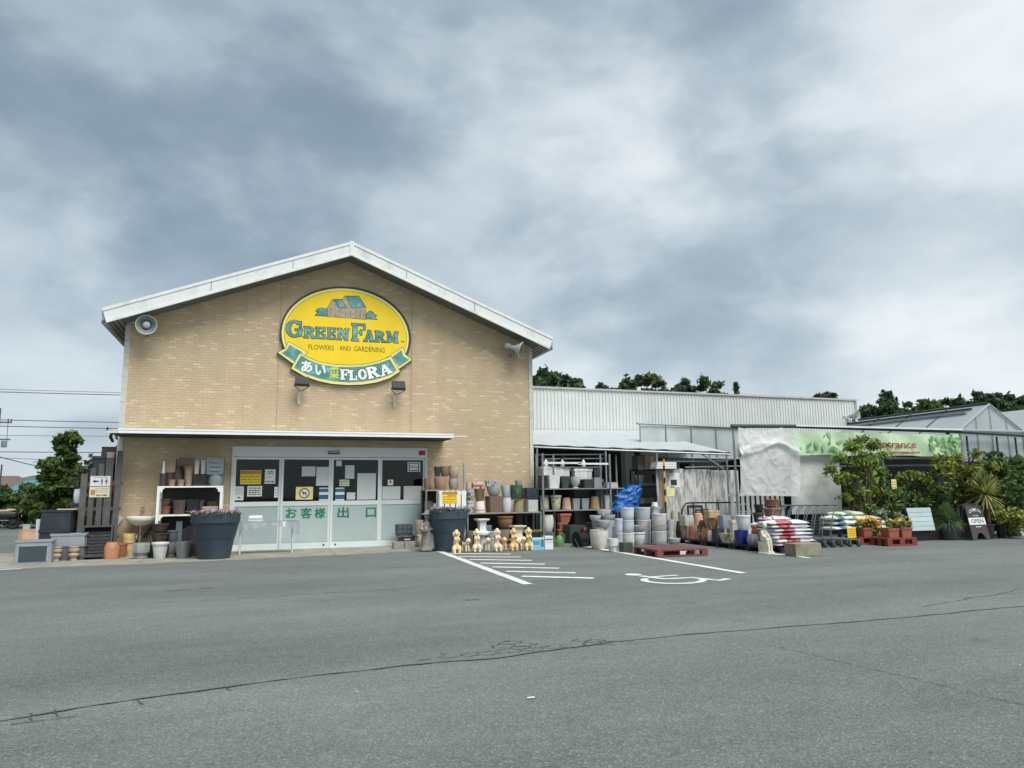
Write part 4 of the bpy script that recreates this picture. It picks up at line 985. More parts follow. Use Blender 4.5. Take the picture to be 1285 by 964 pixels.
flat('face', ell(OX - 0.012, OZ - 0.02, 1.588, 1.223), -0.092, -0.0885, Y_SIGN)
for nm, pc, pt_ in (('ribbon_tail', S_TAIL1C, S_TAIL1), ('ribbon_tail', S_TAIL2C, S_TAIL2)):
    flat('ribbon_edge', grow(pc, 0.012), -0.094, -0.003, SGREEN); flat('ribbon_border', pc, -0.098, -0.0945, CREAM); flat(nm, pt_, -0.101, -0.0985, TEAL)
flat('ribbon_edge', grow(S_RIBC, 0.014), -0.103, -0.004, SGREEN); flat('ribbon_border', S_RIBC, -0.107, -0.1035, CREAM); flat('ribbon', S_RIB, -0.110, -0.1075, TEAL)
flat('barn_outline', grow(S_HOUSE, 0.012), -0.0935, -0.0922, TEALD); flat('barn', S_HOUSE, -0.0955, -0.0937, SBARN)
for p in (S_ROOF1, S_ROOF2): flat('barn_roof_outline', grow(p, 0.014), -0.0968, -0.0957, TEALD); flat('barn_roof', p, -0.0985, -0.097, TEAL)
for p in (S_BUSH1, S_BUSH2): flat('bush_outline', grow(p, 0.010), -0.0967, -0.0925, TEALD); flat('bush', grow(p, -0.008), -0.0983, -0.0969, TEAL)
for k in range(7):
    x = 4.80 + k * 0.13; flat('barn_plank', [(x, 6.03), (x + 0.008, 6.03), (x + 0.008, 6.24), (x, 6.24)], -0.0967, -0.0956, TEALD)
def arc(cx, cy, rx, ry, ix, iy, a0, a1, n=16):
    ps = []
    for i in range(n):
        a, b = R(a0 + (a1 - a0) * i / n), R(a0 + (a1 - a0) * (i + 1) / n)
        ps.append([(cx + rx * math.cos(a), cy + ry * math.sin(a)), (cx + rx * math.cos(b), cy + ry * math.sin(b)), (cx + ix * math.cos(b), cy + iy * math.sin(b)), (cx + ix * math.cos(a), cy + iy * math.sin(a))])
    return [[q[0] for q in ps] + [ps[-1][1]] + [ps[-1][2]] + [q[3] for q in reversed(ps)]]
def rc(x0, x1, y0, y1): return [(x0, y0), (x1, y0), (x1, y1), (x0, y1)]
SLAB = {
    'G': arc(.5, .5, .5, .5, .24, .37, 42, 335) + [rc(.56, 1, .40, .51), rc(.72, .95, .08, .42), rc(.80, .92, .60, .95)],
    'R': [rc(.08, .34, .05, .95), rc(0, .46, 0, .10), rc(0, .36, .90, 1), rc(.70, 1.04, 0, .10)] + arc(.36, .73, .56, .27, .24, .16, -90, 90, 10) + [[(.38, .52), (.66, .52), (1, .05), (.74, .05)]],
    'E': [rc(.08, .36, .05, .95), rc(0, .95, 0, .11), rc(0, .93, .89, 1), rc(.36, .66, .45, .55), rc(.62, .72, .34, .66), rc(.81, .93, .66, .90), rc(.83, .95, .10, .36)],
    'N': [rc(.08, .26, .05, .95), rc(0, .38, 0, .10), rc(0, .30, .90, 1), rc(.74, .92, .05, .95), rc(.64, 1, .90, 1), [(.10, .98), (.38, .98), (.92, .0), (.66, .0)]],
    'F': [rc(.10, .40, .05, .95), rc(0, .54, 0, .09), rc(0, 1, .90, 1), rc(.40, .70, .46, .55), rc(.66, .76, .36, .66), rc(.88, 1, .66, .92)],
    'A': [[(.42, 1), (.54, 1), (.24, .05), (.12, .05)], [(.40, 1), (.64, 1), (.95, .05), (.66, .05)], rc(.26, .74, .28, .38), rc(0, .36, 0, .10), rc(.56, 1.02, 0, .10)],
    'M': [rc(.08, .20, .05, .95), rc(.76, .96, .05, .95), [(.08, 1), (.30, 1), (.58, .14), (.46, .10)], [(.46, .10), (.58, .14), (.90, 1), (.72, 1)], rc(0, .30, 0, .10), rc(.66, 1.04, 0, .10), rc(0, .26, .90, 1), rc(.74, 1.04, .90, 1)],
    'L': [rc(.10, .40, .05, .95), rc(0, .95, 0, .12), rc(0, .54, .90, 1), rc(.83, .95, .10, .42)],
    'O': arc(.5, .5, .5, .5, .22, .38, 0, 360, 24),
}
def slab_letter(ch, x0, x1, z0, z1, y, fill, edge, out=0.018, rot=0.0, fat=0.0):
    cx, cz = (x0 + x1) / 2, (z0 + z1) / 2
    def tr(p):
        q = [(x0 + a * (x1 - x0), z0 + b * (z1 - z0)) for a, b in p]
        return [(cx + (x - cx) * math.cos(rot) - (z - cz) * math.sin(rot), cz + (x - cx) * math.sin(rot) + (z - cz) * math.cos(rot)) for x, z in q]
    b0, b1 = MB(), MB()
    for i, p in enumerate(SLAB[ch]):
        q = ccw(tr(p)); b0.prism(grow(q, out), y - 0.003 - 0.0002 * i, y); b1.prism(grow(q, fat) if fat else q, y - 0.008 - 0.0002 * i, y - 0.0055)
    o = b0.build('letter_outline', edge, sign); b1.build('letter', fill, sign)
for (ch, a, b, c, d) in SIGN_WORD1 + SIGN_WORD2: slab_letter(ch, a, b, c, d, -0.0925, TEAL, TEALD, 0.016)
ROTS = {'F': R(2), 'L': R(5), 'O': R(10), 'R': R(17), 'A': R(24)}
for (ch, a, b, c, d) in SIGN_FLORA:
    sh = 0.03
    slab_letter(ch, a, b, c, d, -0.1105, SWHITE, TEALD, 0.022, ROTS[ch], .008)
for (ch, a, b, c, d) in SIGN_TEXT:
    m_, yy_, bo = {'あ': (SWHITE, -0.112, 0.03), 'い': (SWHITE, -0.112, 0.03), '菜': (mat('sign_leaf', (196, 208, 86), 0.5), -0.112, 0.035)}.get(ch, (SLINE, -0.0935, 0.006))
    text('lettering', ch, a, b, c, d, yy_, m_, sign, bo)

# ================================================================ DOOR LETTERING, NOTICES
DG = mat('letter_green', (18, 122, 86), 0.5, 0.04)
for i, (ch, a, b, c, d) in enumerate(DOOR_TEXT):
    if i in (1, 2):
        for q, (dx, dz) in enumerate(((-.007, 0), (.007, 0), (0, .006), (0, -.006))):
            text('lettering', ch, a + dx, b + dx, c + dz, d + dz, -0.0105 - .0002 * q, DG, d1, 0.0)
    else:
        text('lettering', ch, a, b, c, d, -0.0105, DG, d1 if i < 3 else d2, 0.025)
PAPER = {
    'blank': mat('paper_grey', (200, 208, 206), 0.7, 0.04), 'white': mat('paper_white', (226, 230, 226), 0.7, 0.03),
    'yellow': mat('paper_yellow', (236, 212, 50), 0.7, 0.05), 'brown': mat('paper_brown', (176, 130, 84), 0.7), 'ink': mat('paper_ink', (52, 56, 54), 0.7),
    'teal': mat('paper_teal', (60, 140, 132), 0.7), 'blue': mat('paper_blue', (58, 98, 130), 0.6), 'red': mat('paper_red', (186, 60, 60), 0.7), 'pale': mat('paper_pale', (202, 214, 180), 0.7), 'cream': mat('paper_cream', (232, 222, 150), 0.7)}
def bars(par, x0, x1, zs_, h, y, m, seed=0, frac=1.0):
    r_ = random.Random(seed); b_ = MB()
    for z in zs_:
        x = x0
        while x < x0 + (x1 - x0) * frac:
            w_ = r_.uniform(0.02, 0.07); b_.box(x, min(x + w_, x1), y - 0.001, y, z, z + h); x += w_ + r_.uniform(0.008, 0.02)
    if b_.v: b_.build('print', m, par)
for i, (k, x0, x1, z0, z1, lab) in enumerate(POSTERS):
    cx = (x0 + x1) / 2; on_side = cx < 3.72 or cx > 6.2
    y = 0.036 if on_side else -0.004
    col_ = {'yellow_notice': 'yellow', 'blue_notice': 'blue', 'no_dogs': 'cream', 'blue_frame': 'white', 'blank': 'blank', 'red_mark': 'white', 'small_notice': 'pale' if cx > 5 else 'white'}.get(k, 'white')
    b_ = MB(); b_.box(x0, x1, y - 0.002, y, z0, z1)
    nm = {'blank': 'paper_sheet', 'no_dogs': 'warning_sign', 'red_mark': 'sticker'}.get(k, 'notice')
    o = b_.build(nm, PAPER[col_]); tag(o, lab, 'notice', 'notices on the shop windows')
    w_, h = x1 - x0, z1 - z0; yy_ = y - 0.002
    if k == 'yellow_notice':
        q = MB(); q.box(x0 + 0.01, x1 - 0.01, yy_ - 0.001, yy_, z1 - h * 0.27, z1 - 0.01); q.build('header', PAPER['brown'], o)
        bars(o, x0 + 0.03, x1 - 0.03, [z0 + h * t for t in (0.12, 0.30, 0.50)], h * 0.08, yy_, PAPER['brown'], i)
    elif k == 'poster':
        bars(o, x0 + 0.07, x1 - 0.05, [z1 - h * t for t in (0.2, 0.33)], h * 0.09, yy_, PAPER['teal'], i)
        bars(o, x0 + 0.03, x1 - 0.03, [z0 + h * 0.08], h * 0.12, yy_, PAPER['teal'], i + 3)
        bars(o, x0 + 0.04, x1 - 0.1, [z0 + h * 0.4, z0 + h * 0.5], 0.008, yy_, PAPER['ink'], i + 5)
    elif k == 'notice':
        bars(o, x0 + 0.03, x1 - 0.03, [z0 + h * t for t in (0.4, 0.48, 0.56, 0.64, 0.72, 0.8, 0.88)], 0.007, yy_, PAPER['ink'], i); bars(o, x0 + 0.09, x1 - 0.07, [z0 + h * 0.15], 0.03, yy_, PAPER['ink'], i)
    elif k == 'black_text':
        bars(o, x0 + 0.03, x1 - 0.03, [z0 + h * t for t in (0.12, 0.32, 0.52, 0.74)], h * 0.11, yy_, PAPER['ink'], i)
    elif k == 'small_notice':
        bars(o, x0 + 0.015, x1 - 0.015, [z0 + h * t for t in (0.2, 0.45, 0.7)], 0.014, yy_, PAPER['ink'], i)
    elif k == 'blue_notice':
        for (a, c) in ((0.02, 0.12), (0.46, 0.66), (0.92, 0.99)):
            q = MB(); q.box(x0 + 0.008, x1 - 0.008, yy_ - 0.001, yy_, z0 + h * a, z0 + h * c); q.build('white_band', PAPER['white'], o)
    elif k == 'blue_frame':
        for a in range(2):
            q = MB(); q.box(x0 + 0.02, x1 - 0.02, yy_ - 0.001, yy_, z0 + h * (0.08 + 0.74 * a), z0 + h * (0.18 + 0.74 * a)); q.build('band', PAPER['blue'], o)
        for a in (0.03, w_ - 0.06):
            q = MB(); q.box(x0 + a, x0 + a + 0.03, yy_ - 0.002, yy_ - 0.001, z0 + h * 0.2, z0 + h * 0.8); q.build('band', PAPER['blue'], o)
        bars(o, x0 + 0.08, x1 - 0.08, [z0 + h * 0.4, z0 + h * 0.55], 0.018, yy_, PAPER['blue'], i)
    elif k == 'red_mark':
        q = MB(); q.prism(ccw(ell(cx, z0 + h * 0.6, w_ * 0.22, h * 0.22, 12)), yy_ - 0.001, yy_); q.build('mark', PAPER['red'], o)
    elif k == 'no_dogs':
        rx = h * 0.40; cz = z0 + h * 0.5; cx2 = cx
        q = MB(); q.prism(ell(cx2, cz, rx, rx, 28), yy_ - 0.001, yy_); q.build('disc', PAPER['ink'], o)
        q = MB(); q.prism(ell(cx2, cz, rx * 0.8, rx * 0.8, 28), yy_ - 0.002, yy_ - 0.0012); q.build('disc_face', PAPER['white'], o)
        q = MB(); s_ = rx * 0.6
        q.prism(ccw([(cx2 - s_ * .8, cz + s_ * .25), (cx2 - s_ * .75, cz + s_ * .05), (cx2 - s_ * .5, cz - s_ * .05), (cx2 - s_ * .5, cz - s_ * .7), (cx2 - s_ * .3, cz - s_ * .7), (cx2 - s_ * .25, cz - s_ * .2), (cx2 + s_ * .4, cz - s_ * .2), (cx2 + s_ * .45, cz - s_ * .7), (cx2 + s_ * .65, cz - s_ * .7), (cx2 + s_ * .62, cz + s_ * .2), (cx2 + s_ * .95, cz + s_ * .5), (cx2 + s_ * .55, cz + s_ * .3), (cx2 - s_ * .2, cz + s_ * .28), (cx2 - s_ * .4, cz + s_ * .6)]), yy_ - 0.003, yy_ - 0.0022)
        q.build('dog_picture', PAPER['ink'], o)
        q = MB(); q.prism(ccw([(cx2 - rx * .62, cz + rx * .52), (cx2 - rx * .52, cz + rx * .62), (cx2 + rx * .62, cz - rx * .52), (cx2 + rx * .52, cz - rx * .62)]), yy_ - 0.004, yy_ - 0.0032); q.build('slash', PAPER['red'], o)

# ================================================================ FLOODLIGHTS, HORN SPEAKERS
BLK = mat('lamp_black', (42, 46, 48), 0.5, 0.1)
for (x, z, lab) in ((4.13, 4.19, 'black floodlight under the left side of the oval sign'), (6.60, 4.18, 'black floodlight under the right side of the oval sign')):
    t_ = thing('floodlight', lab, 'floodlight', (x, 0, z), group='floodlights below the sign')
    b_ = MB(); b_.obox((0, -0.34, 0.02), (0.34, 0.10, 0.26), 0, R(-38)); b_.build('housing', BLK, t_)
    b_ = MB(); b_.obox((0, -0.295, 0.075), (0.28, 0.012, 0.20), 0, R(-38)); b_.build('lens', mat('lamp_lens', (120, 130, 132), 0.2), t_)
    b_ = MB(); b_.sphere((0, -0.385, -0.035), (0.07, 0.05, 0.06), 10, 8); b_.build('driver_box', BLK, t_, 50)
    b_ = MB(); b_.tube([(-0.16, -0.34, 0.0), (-0.19, -0.30, -0.08), (-0.1, -0.18, -0.14), (0, -0.08, -0.2)], 0.012, 6); b_.tube([(0.16, -0.34, 0.0), (0.19, -0.30, -0.08), (0.1, -0.18, -0.14), (0, -0.08, -0.2)], 0.012, 6); b_.build('bracket', BLK, t_, 40)
    b_ = MB(); b_.tube([(-0.05, -0.02, -0.24), (-0.06, -0.03, -0.36), (-0.05, -0.025, -0.52)], 0.035, 8); b_.tube([(-0.05, -0.06, -0.26), (0.03, -0.12, -0.16), (0.02, -0.2, -0.1)], 0.012, 6); b_.build('conduit', mat('conduit', (214, 210, 196), 0.5), t_, 40)
def horn(lab, loc, d):
    t_ = thing('horn_speaker', lab, 'speaker', loc, group='horn speakers on the shop wall')
    ax = Vector(d).normalized().to_track_quat('Z', 'Y').to_matrix()
    g = mat('horn_grey', (176, 182, 180), 0.45, 0.08); gd = mat('horn_dark', (120, 128, 128), 0.5, 0.1)
    b_ = MB(); b_.lathe([(0.05, -0.20), (0.06, -0.12), (0.09, -0.05), (0.15, 0.03), (0.215, 0.09), (0.235, 0.10), (0.235, 0.12), (0.218, 0.115)], (0, 0, 0), 28, True, False, axis=ax); b_.build('bell', g, t_, 40)
    b_ = MB(); b_.lathe([(0.216, 0.112), (0.15, 0.04), (0.11, 0.0), (0.10, -0.03)], (0, 0, 0), 28, False, True, axis=ax); b_.build('bell_inside', gd, t_, 40)
    b_ = MB(); b_.lathe([(0.075, -0.03), (0.085, 0.04), (0.055, 0.07), (0.02, 0.075)], (0, 0, 0), 18, True, True, axis=ax); b_.build('reflector', g, t_, 40)
    b_ = MB(); b_.lathe([(0.075, -0.36), (0.085, -0.34), (0.085, -0.22), (0.06, -0.19)], (0, 0, 0), 18, True, True, axis=ax); b_.build('driver', g, t_, 40)
    p = ax @ Vector((0, 0, -0.1))
    b_ = MB(); b_.tube([(p.x, p.y, p.z - 0.02), (p.x, p.y + 0.05, p.z - 0.17), (p.x, -loc[1], p.z - 0.19)], 0.02, 6); b_.tube([(p.x - 0.05, p.y, p.z - 0.1), (p.x - 0.05, p.y - 0.03, p.z - 0.22), (p.x + 0.02, p.y - 0.02, p.z - 0.22)], 0.012, 6); b_.build('bracket', mat('horn_bracket', (110, 100, 92), 0.6), t_, 40)
horn('grey horn speaker facing out at the upper left of the gable', (0.50, -0.42, 5.42), (0.1, -1.0, -0.12))
horn('grey horn speaker turned to the right at the upper right of the gable', (9.93, -0.42, 5.38), (0.85, -0.45, -0.32))

# ================================================================ POTS
POTCOL = {
 'peach': (216, 166, 126), 'orange': (204, 130, 88), 'orange2': (188, 104, 68), 'yellow': (218, 184, 116), 'concrete': (142, 147, 142), 'stone2': (104, 105, 103),
 'white': (220, 227, 226), 'white2': (208, 213, 208), 'darkbrown': (80, 58, 52), 'slate': (88, 102, 112), 'galv': (146, 156, 158), 'charcoal': (66, 70, 74), 'brown': (112, 86, 72),
 'black': (36, 39, 42), 'darkbrown2': (82, 68, 64), 'tan': (160, 134, 108), 'brown2': (92, 76, 68), 'tan2': (164, 138, 118), 'offwhite': (198, 198, 188), 'bluegrey': (122, 142, 148),
 'bluegrey2': (110, 132, 138), 'rust': (138, 80, 58), 'rust2': (112, 75, 62), 'beige': (172, 162, 132), 'beigepink': (192, 166, 142), 'sand': (192, 172, 132), 'brown3': (138, 106, 80),
 'tan3': (182, 152, 122), 'terratan': (196, 152, 118), 'greige': (172, 162, 148), 'greige2': (180, 166, 146), 'mottle': (196, 200, 200), 'mottle2': (170, 174, 170), 'cream': (222, 212, 176),
 'olive': (126, 114, 74), 'redpat': (220, 206, 196), 'greywhite': (170, 177, 177), 'greywhite2': (190, 197, 197), 'speckle': (196, 202, 206), 'pinkband': (228, 220, 220), 'brown4': (126, 101, 86),
 'lavender': (210, 214, 224), 'tan4': (156, 136, 106), 'palestone': (184, 194, 184), 'green': (54, 86, 66), 'navy2': (50, 58, 76), 'redbrown': (98, 54, 48), 'greengrey': (124, 145, 140),
 'stonetan': (156, 142, 116), 'terrabrown': (148, 102, 66), 'whiteaged': (216, 211, 196), 'whiteaged2': (212, 208, 192), 'glassy': (184, 200, 194), 'grey': (134, 140, 142), 'marble': (220, 220, 220), 'marble2': (226, 226, 226),
 'creamdot': (210, 208, 166), 'salmon': (220, 160, 130), 'salmon2': (222, 156, 128), 'greyblue': (146, 154, 160), 'ochre': (172, 136, 86), 'terra': (188, 100, 68), 'terra2': (172, 90, 68), 'terra3': (210, 114, 68),
 'dkgreen': (56, 76, 68), 'paleg': (206, 208, 204), 'paleblue': (196, 208, 218), 'paleblue2': (182, 198, 208), 'palepink': (214, 206, 207), 'palepink2': (222, 212, 211), 'palegreige': (186, 182, 176),
 'greystone': (182, 186, 186), 'patbrown': (160, 128, 116), 'rustbrown': (172, 100, 68), 'speckpink': (176, 146, 136), 'orangebrown': (198, 126, 54), 'creampink': (230, 210, 190), 'creamflower': (206, 206, 180),
 'blue': (28, 48, 130), 'ribgrey': (130, 133, 135), 'creamstone': (210, 210, 190), 'darkrust': (100, 64, 48), 'ochre2': (202, 168, 112), 'ochre3': (178, 128, 66), 'ochrewood': (212, 172, 116),
 'greyblue2': (150, 164, 182), 'terrapeach': (210, 150, 115), 'terra4': (172, 104, 74), 'palegrey': (182, 188, 188)}
GLAZED = {'green', 'blue', 'navy2', 'yellow', 'orangebrown', 'ochre3', 'olive'}
def pot_mat(c):
    nm = 'pot_' + c
    if nm in MATS: return MATS[nm]
    rgb = POTCOL[c]; g_ = sum(rgb) / 3.0; rgb = tuple(v + (g_ - v) * (.22 if c not in ('blue',) else 0) for v in rgb)
    kw = dict(rough=0.72, var=0.10, scale=6, bump=0.08, bscale=45, dirt=(104, 98, 88), dirt_amt=0.5, dirt_scale=5, streak=2.5, k=.92)
    if c in GLAZED: kw.update(rough=0.28, var=0.3, spec=0.5, dirt_amt=0.1)
    if c in ('black', 'charcoal', 'white', 'white2', 'lavender', 'offwhite', 'dkgreen'): kw.update(rough=0.55, dirt_amt=0.22)
    if c in ('mottle', 'mottle2', 'patbrown', 'speckpink'): kw.update(speck=(96, 92, 90), speck_scale=22, speck_at=0.62, dirt_amt=0.5)
    if c == 'green': kw.update(dirt=(110, 140, 112), dirt_amt=0.75, dirt_scale=9)
    if c == 'speckle': kw.update(speck=(70, 76, 82), speck_scale=34, speck_at=0.7)
    if c == 'redpat': kw.update(speck=(170, 66, 56), speck_scale=16, speck_at=0.74)
    if c == 'creamdot': kw.update(speck=(132, 132, 84), speck_scale=18, speck_at=0.75)
    if c == 'creamflower': kw.update(speck=(122, 136, 84), speck_scale=14, speck_at=0.74)
    if c in ('marble', 'marble2', 'whiteaged', 'whiteaged2'): kw.update(dirt=(120, 116, 104), dirt_amt=0.6, dirt_scale=3, streak=4)
    if c == 'galv': kw.update(metal=0.5, rough=0.5)
    return mat(nm, rgb, **kw)
WALLP = {  # outer profile as (radius factor, height factor)
 'taper': [(.70, 0), (.74, .06), (.97, .94), (1, 1)], 'bucket': [(.66, 0), (.70, .04), (.93, .84), (.93, .85), (1, .86), (1, 1)], 'rimpot': [(.62, 0), (.66, .03), (.88, .84), (1, .87), (1, .97), (.98, 1)],
 'cyl': [(.90, 0), (.95, .04), (.97, .5), (1, .93), (.98, 1)], 'barrel': [(.70, 0), (.80, .08), (.95, .32), (1, .58), (.96, .82), (.90, .93), (.92, 1)], 'barrelw': [(.66, 0), (.76, .05), (.92, .35), (1, .72), (1, .86), (.97, .92), (1, 1)],
 'stack': [(.78, 0), (.86, .05), (.95, .40), (.97, .86), (1, .88), (1, .97), (.98, 1)], 'bowl': [(.50, 0), (.62, .08), (.84, .40), (.95, .75), (.99, .92), (1, 1)], 'bowlrim': [(.46, 0), (.60, .08), (.84, .36), (.94, .66), (.90, .80), (1, .86), (1, .97), (.96, 1)],
 'vase': [(.60, 0), (.72, .05), (.98, .36), (1, .52), (.80, .80), (.62, .92), (.74, 1)], 'urn': [(.52, 0), (.56, .06), (.42, .12), (.60, .30), (.88, .60), (1, .94), (1, 1)], 'round': [(.55, 0), (.82, .14), (1, .45), (.92, .75), (.62, .96), (.62, 1)],
 'step': [(.62, 0), (.70, .03), (.78, .40), (.84, .44), (.96, .46), (1, 1)], 'goblet': [(.62, 0), (.62, .05), (.32, .12), (.50, .22), (.88, .42), (1, .75), (1, 1)], 'cone': [(1, 0), (1, .05), (.6, 1)],
 'octurn': [(.80, 0), (.84, .16), (.72, .20), (.74, .26), (1, .42), (1, .94), (.92, 1)], 'wavy': [(.62, 0), (.66, .04), (.90, .85), (1, .96), (1.0, 1)],
 'face': [(.88, 0), (.96, .10), (.90, .22), (.97, .34), (.90, .46), (.94, .60), (.84, .78), (.66, .95), (.60, 1)], 'pumpkin': [(.60, 0), (.86, .16), (1, .46), (.90, .78), (.62, .95), (.58, 1)]}
def pot_round(kind, w, h, seg=26):
    r_ = w / 2; pr = WALLP[kind]; b_ = MB(); th = max(0.012, 0.055 * w)
    fn = None
    if kind == 'pumpkin': seg = 48; fn = lambda a, z: 1 + 0.055 * math.cos(12 * a)
    if kind == 'wavy': seg = 40; fn = lambda a, z: 1 + (0.04 * math.cos(8 * a) if z > h * 0.9 else 0)
    if kind == 'octurn': seg = 8
    if kind == 'face': seg = 30; fn = lambda a, z: 1 + 0.03 * math.cos(5 * a + 40 * z / max(h, .01) * 0.1)
    out = [(r_ * a, h * b) for a, b in pr]
    if kind == 'cone':
        return b_.lathe(out, (0, 0, 0), 16, True, True)
    tr = out[-1][0]
    ins = [(tr - th, h), (tr - th, h * 0.93), ((out[1][0] - th) * 0.92, h * 0.72), (0.01, h * 0.715)]
    return b_.lathe(out + ins, (0, 0, 0), seg, True, True, fn)
def pot_square(w, d, h, bot=0.8, rim=0.0, inv=False, bev=0.012, soil=0.72):
    b_ = MB()
    def rg(sx, sy, z, c=bev):
        x, y = sx / 2, sy / 2; c = min(c, x * .3, y * .3)
        return [(-x + c, -y, z), (x - c, -y, z), (x, -y + c, z), (x, y - c, z), (x - c, y, z), (-x + c, y, z), (-x, y - c, z), (-x, -y + c, z)]
    th = 0.03 if min(w, d) > 0.2 else 0.016
    if inv:
        return b_.rings([rg(w, d, 0), rg(w, d, h * .1), rg(w * .97, d * .97, h * .11), rg(w * bot, d * bot, h * .98), rg(w * bot * .97, d * bot * .97, h)], True, True)
    rs = [rg(w * bot, d * bot, 0), rg(w * bot * 1.01, d * bot * 1.01, h * .02)]
    if rim: rs += [rg(w * (bot + (0.93 - bot) * .86), d * (bot + (.93 - bot) * .86), h * (1 - rim)), rg(w, d, h * (1 - rim) + .004), rg(w, d, h * .985)]
    rs += [rg(w * .995, d * .995, h), rg(w - 2 * th, d - 2 * th, h), rg(w - 2.2 * th, d - 2.2 * th, h * soil)]
    return b_.rings(rs, True, True)
SOIL = mat('pot_inside', (58, 50, 42), 0.95, 0.3, 12)
CATS = {'trough': 'trough', 'panel': 'plaque', 'slab': 'slab', 'vase': 'vase', 'urn': 'urn', 'bowl': 'bowl', 'bowlrim': 'bowl', 'bowlsq': 'planter', 'cube': 'planter', 'relief': 'planter', 'cone': 'vase', 'goblet': 'pot'}
NAMES = {'trough': 'trough_planter', 'panel': 'relief_plaque', 'slab': 'stone_slab', 'vase': 'vase', 'urn': 'urn', 'bowl': 'bowl_pot', 'bowlrim': 'bowl_pot', 'bowlsq': 'square_bowl', 'cube': 'box_planter', 'relief': 'relief_planter', 'cone': 'cone_vase',
         'goblet': 'goblet_pot', 'sqt': 'square_pot', 'sqrim': 'square_pot', 'bellsq': 'square_pot', 'bell': 'upturned_pot', 'bucket': 'bucket_pot', 'wavy': 'wavy_pot', 'pumpkin': 'pumpkin_pot'}
GROUPS = lambda x, z: ('pots around the white shelf' if x < 2.6 else 'pots by the shop wall' if x < 10.4 else 'pots in the lean-to racks' if x < 12.9 and z > .85 else 'pots on the ground before the lean-to')
pr = random.Random(77)
POT_OBJ = {}
for (k, x, y, z, w, h, c, lab) in POTS:
    m_ = pot_mat(c); rz = pr.uniform(-0.12, 0.12)
    sm = 35
    if k in WALLP: b_ = pot_round(k, w, h); rz = pr.uniform(0, 6.28)
    elif k == 'bell':
        b_ = MB(); r_ = w / 2; b_.lathe([(r_, 0), (r_, h * .12), (r_ * .96, h * .14), (r_ * .93, h * .3), (r_ * .80, h * .88), (r_ * .72, h * .97), (r_ * .6, h), (0.02, h)], (0, 0, 0), 26, True, True)
    elif k == 'bellsq': b_ = pot_square(w, w * .9, h, .78, inv=True)
    elif k == 'sqt': b_ = pot_square(w, w * .9, h, .82)
    elif k == 'sqrim': b_ = pot_square(w, w * .9, h, .74, .26)
    elif k == 'cube': b_ = pot_square(w, w, h, .98)
    elif k == 'relief': b_ = pot_square(w, w * .8, h, .92)
    elif k == 'bowlsq': b_ = pot_square(w, w * .8, h, .62)
    elif k == 'trough': b_ = pot_square(w, min(w * .6, .26), h, .92, .22)
    elif k == 'slab': b_ = MB(); b_.obox((0, 0, h / 2), (w, .05, h), 0, R(-6))
    elif k == 'panel': b_ = MB(); b_.obox((0, 0, h / 2), (w, .04, h), 0, R(-5))
    if lab.startswith('tilted'):
        pass
    o = b_.build(NAMES.get(k, 'flower_pot'), m_, None, sm, (x, y, z), rz)
    if lab.startswith('tilted'): o.rotation_euler = (R(10), R(14), 0.3)
    tag(o, lab, CATS.get(k, 'pot'), GROUPS(x, z)); POT_OBJ[lab] = o
    if k in ('bucket', 'rimpot', 'bowlrim') :
        rr_ = MB(); r_ = w / 2 * 1.012; rr_.lathe([(r_ * .985, h * .89), (r_, h * .90), (r_ * 1.01, h * .945), (r_, h * .985), (r_ * .985, h * .99)], (0, 0, 0), 26, False, False); rr_.build('rim', m_, o, 50)
    if k in ('bucket', 'rimpot', 'bowl', 'taper', 'barrelw') and w > .2:
        s_ = MB(); r_ = w / 2 * .86; s_.lathe([(r_, 0.0), (r_, .004)], (0, 0, h * .735), 18, True, True); s_.build('inside', SOIL, o)
    if k == 'relief':
        for t_ in range(3):
            q = MB(); q.sphere((0, -w * .375 - .004, h * (.25 + .25 * t_)), (w * .34, .02, h * .09), 12, 8); q.build('relief', m_, o, 60)
    if k == 'panel':
        q = MB(); q.obox((w * .1, -.024, h * .5), (w * .5, .012, h * .7), 0, R(-5)); q.build('inset', mat('panel_inset', (190, 182, 150), .7), o)
    if c == 'pinkband':
        q = MB(); r_ = w / 2; q.lathe([(r_ * 1.004, h * .15), (r_ * 0.955, h * .27)], (0, 0, 0), 26, False, False); q.build('band', mat('pink_band', (196, 130, 140), .6), o, 60)
    if c in ('redpat',):
        q = MB(); q.box(-w * .44, w * .44, -min(w * .6, .26) / 2 - .003, -min(w * .6, .26) / 2 + .002, h * .3, h * .62); q.build('pattern', mat('red_pattern', (176, 84, 70), .6, .5, 30), o)
# ================================================================ SHELVES AND LEFT-HAND PROPS
WHITE_PAINT = mat('white_paint_wood', (232, 234, 228), 0.5, 0.05, 5, dirt=(180, 178, 166), dirt_amt=0.4, dirt_scale=6)
STEEL = mat('rack_steel', (128, 136, 136), 0.5, 0.12, 8, metal=0.3, dirt=(96, 92, 84), dirt_amt=0.4)
def shelf_unit(name, lab, x0, x1, y0, y1, boards, post, m, tmat=None, foot=0.0, th=0.035, group=None):
    t_ = thing(name, lab, 'shelf', (0, 0, 0), group=group)
    for z in boards:
        b_ = MB(); b_.box(x0, x1, y0, y1, z - th, z); b_.build('shelf_board', tmat or m, t_)
    zt_ = max(boards)
    for (x, y) in ((x0, y0), (x1 - post, y0), (x0, y1 - post), (x1 - post, y1 - post)):
        b_ = MB(); zz = [foot] + sorted(boards)
        for a, c in zip(zz[:-1], zz[1:]): b_.box(x + 0.001, x + post - 0.001, y + 0.001, y + post - 0.001, a + (0.001 if a > foot else 0), c - th - 0.001)
        b_.build('post', m, t_)
    return t_
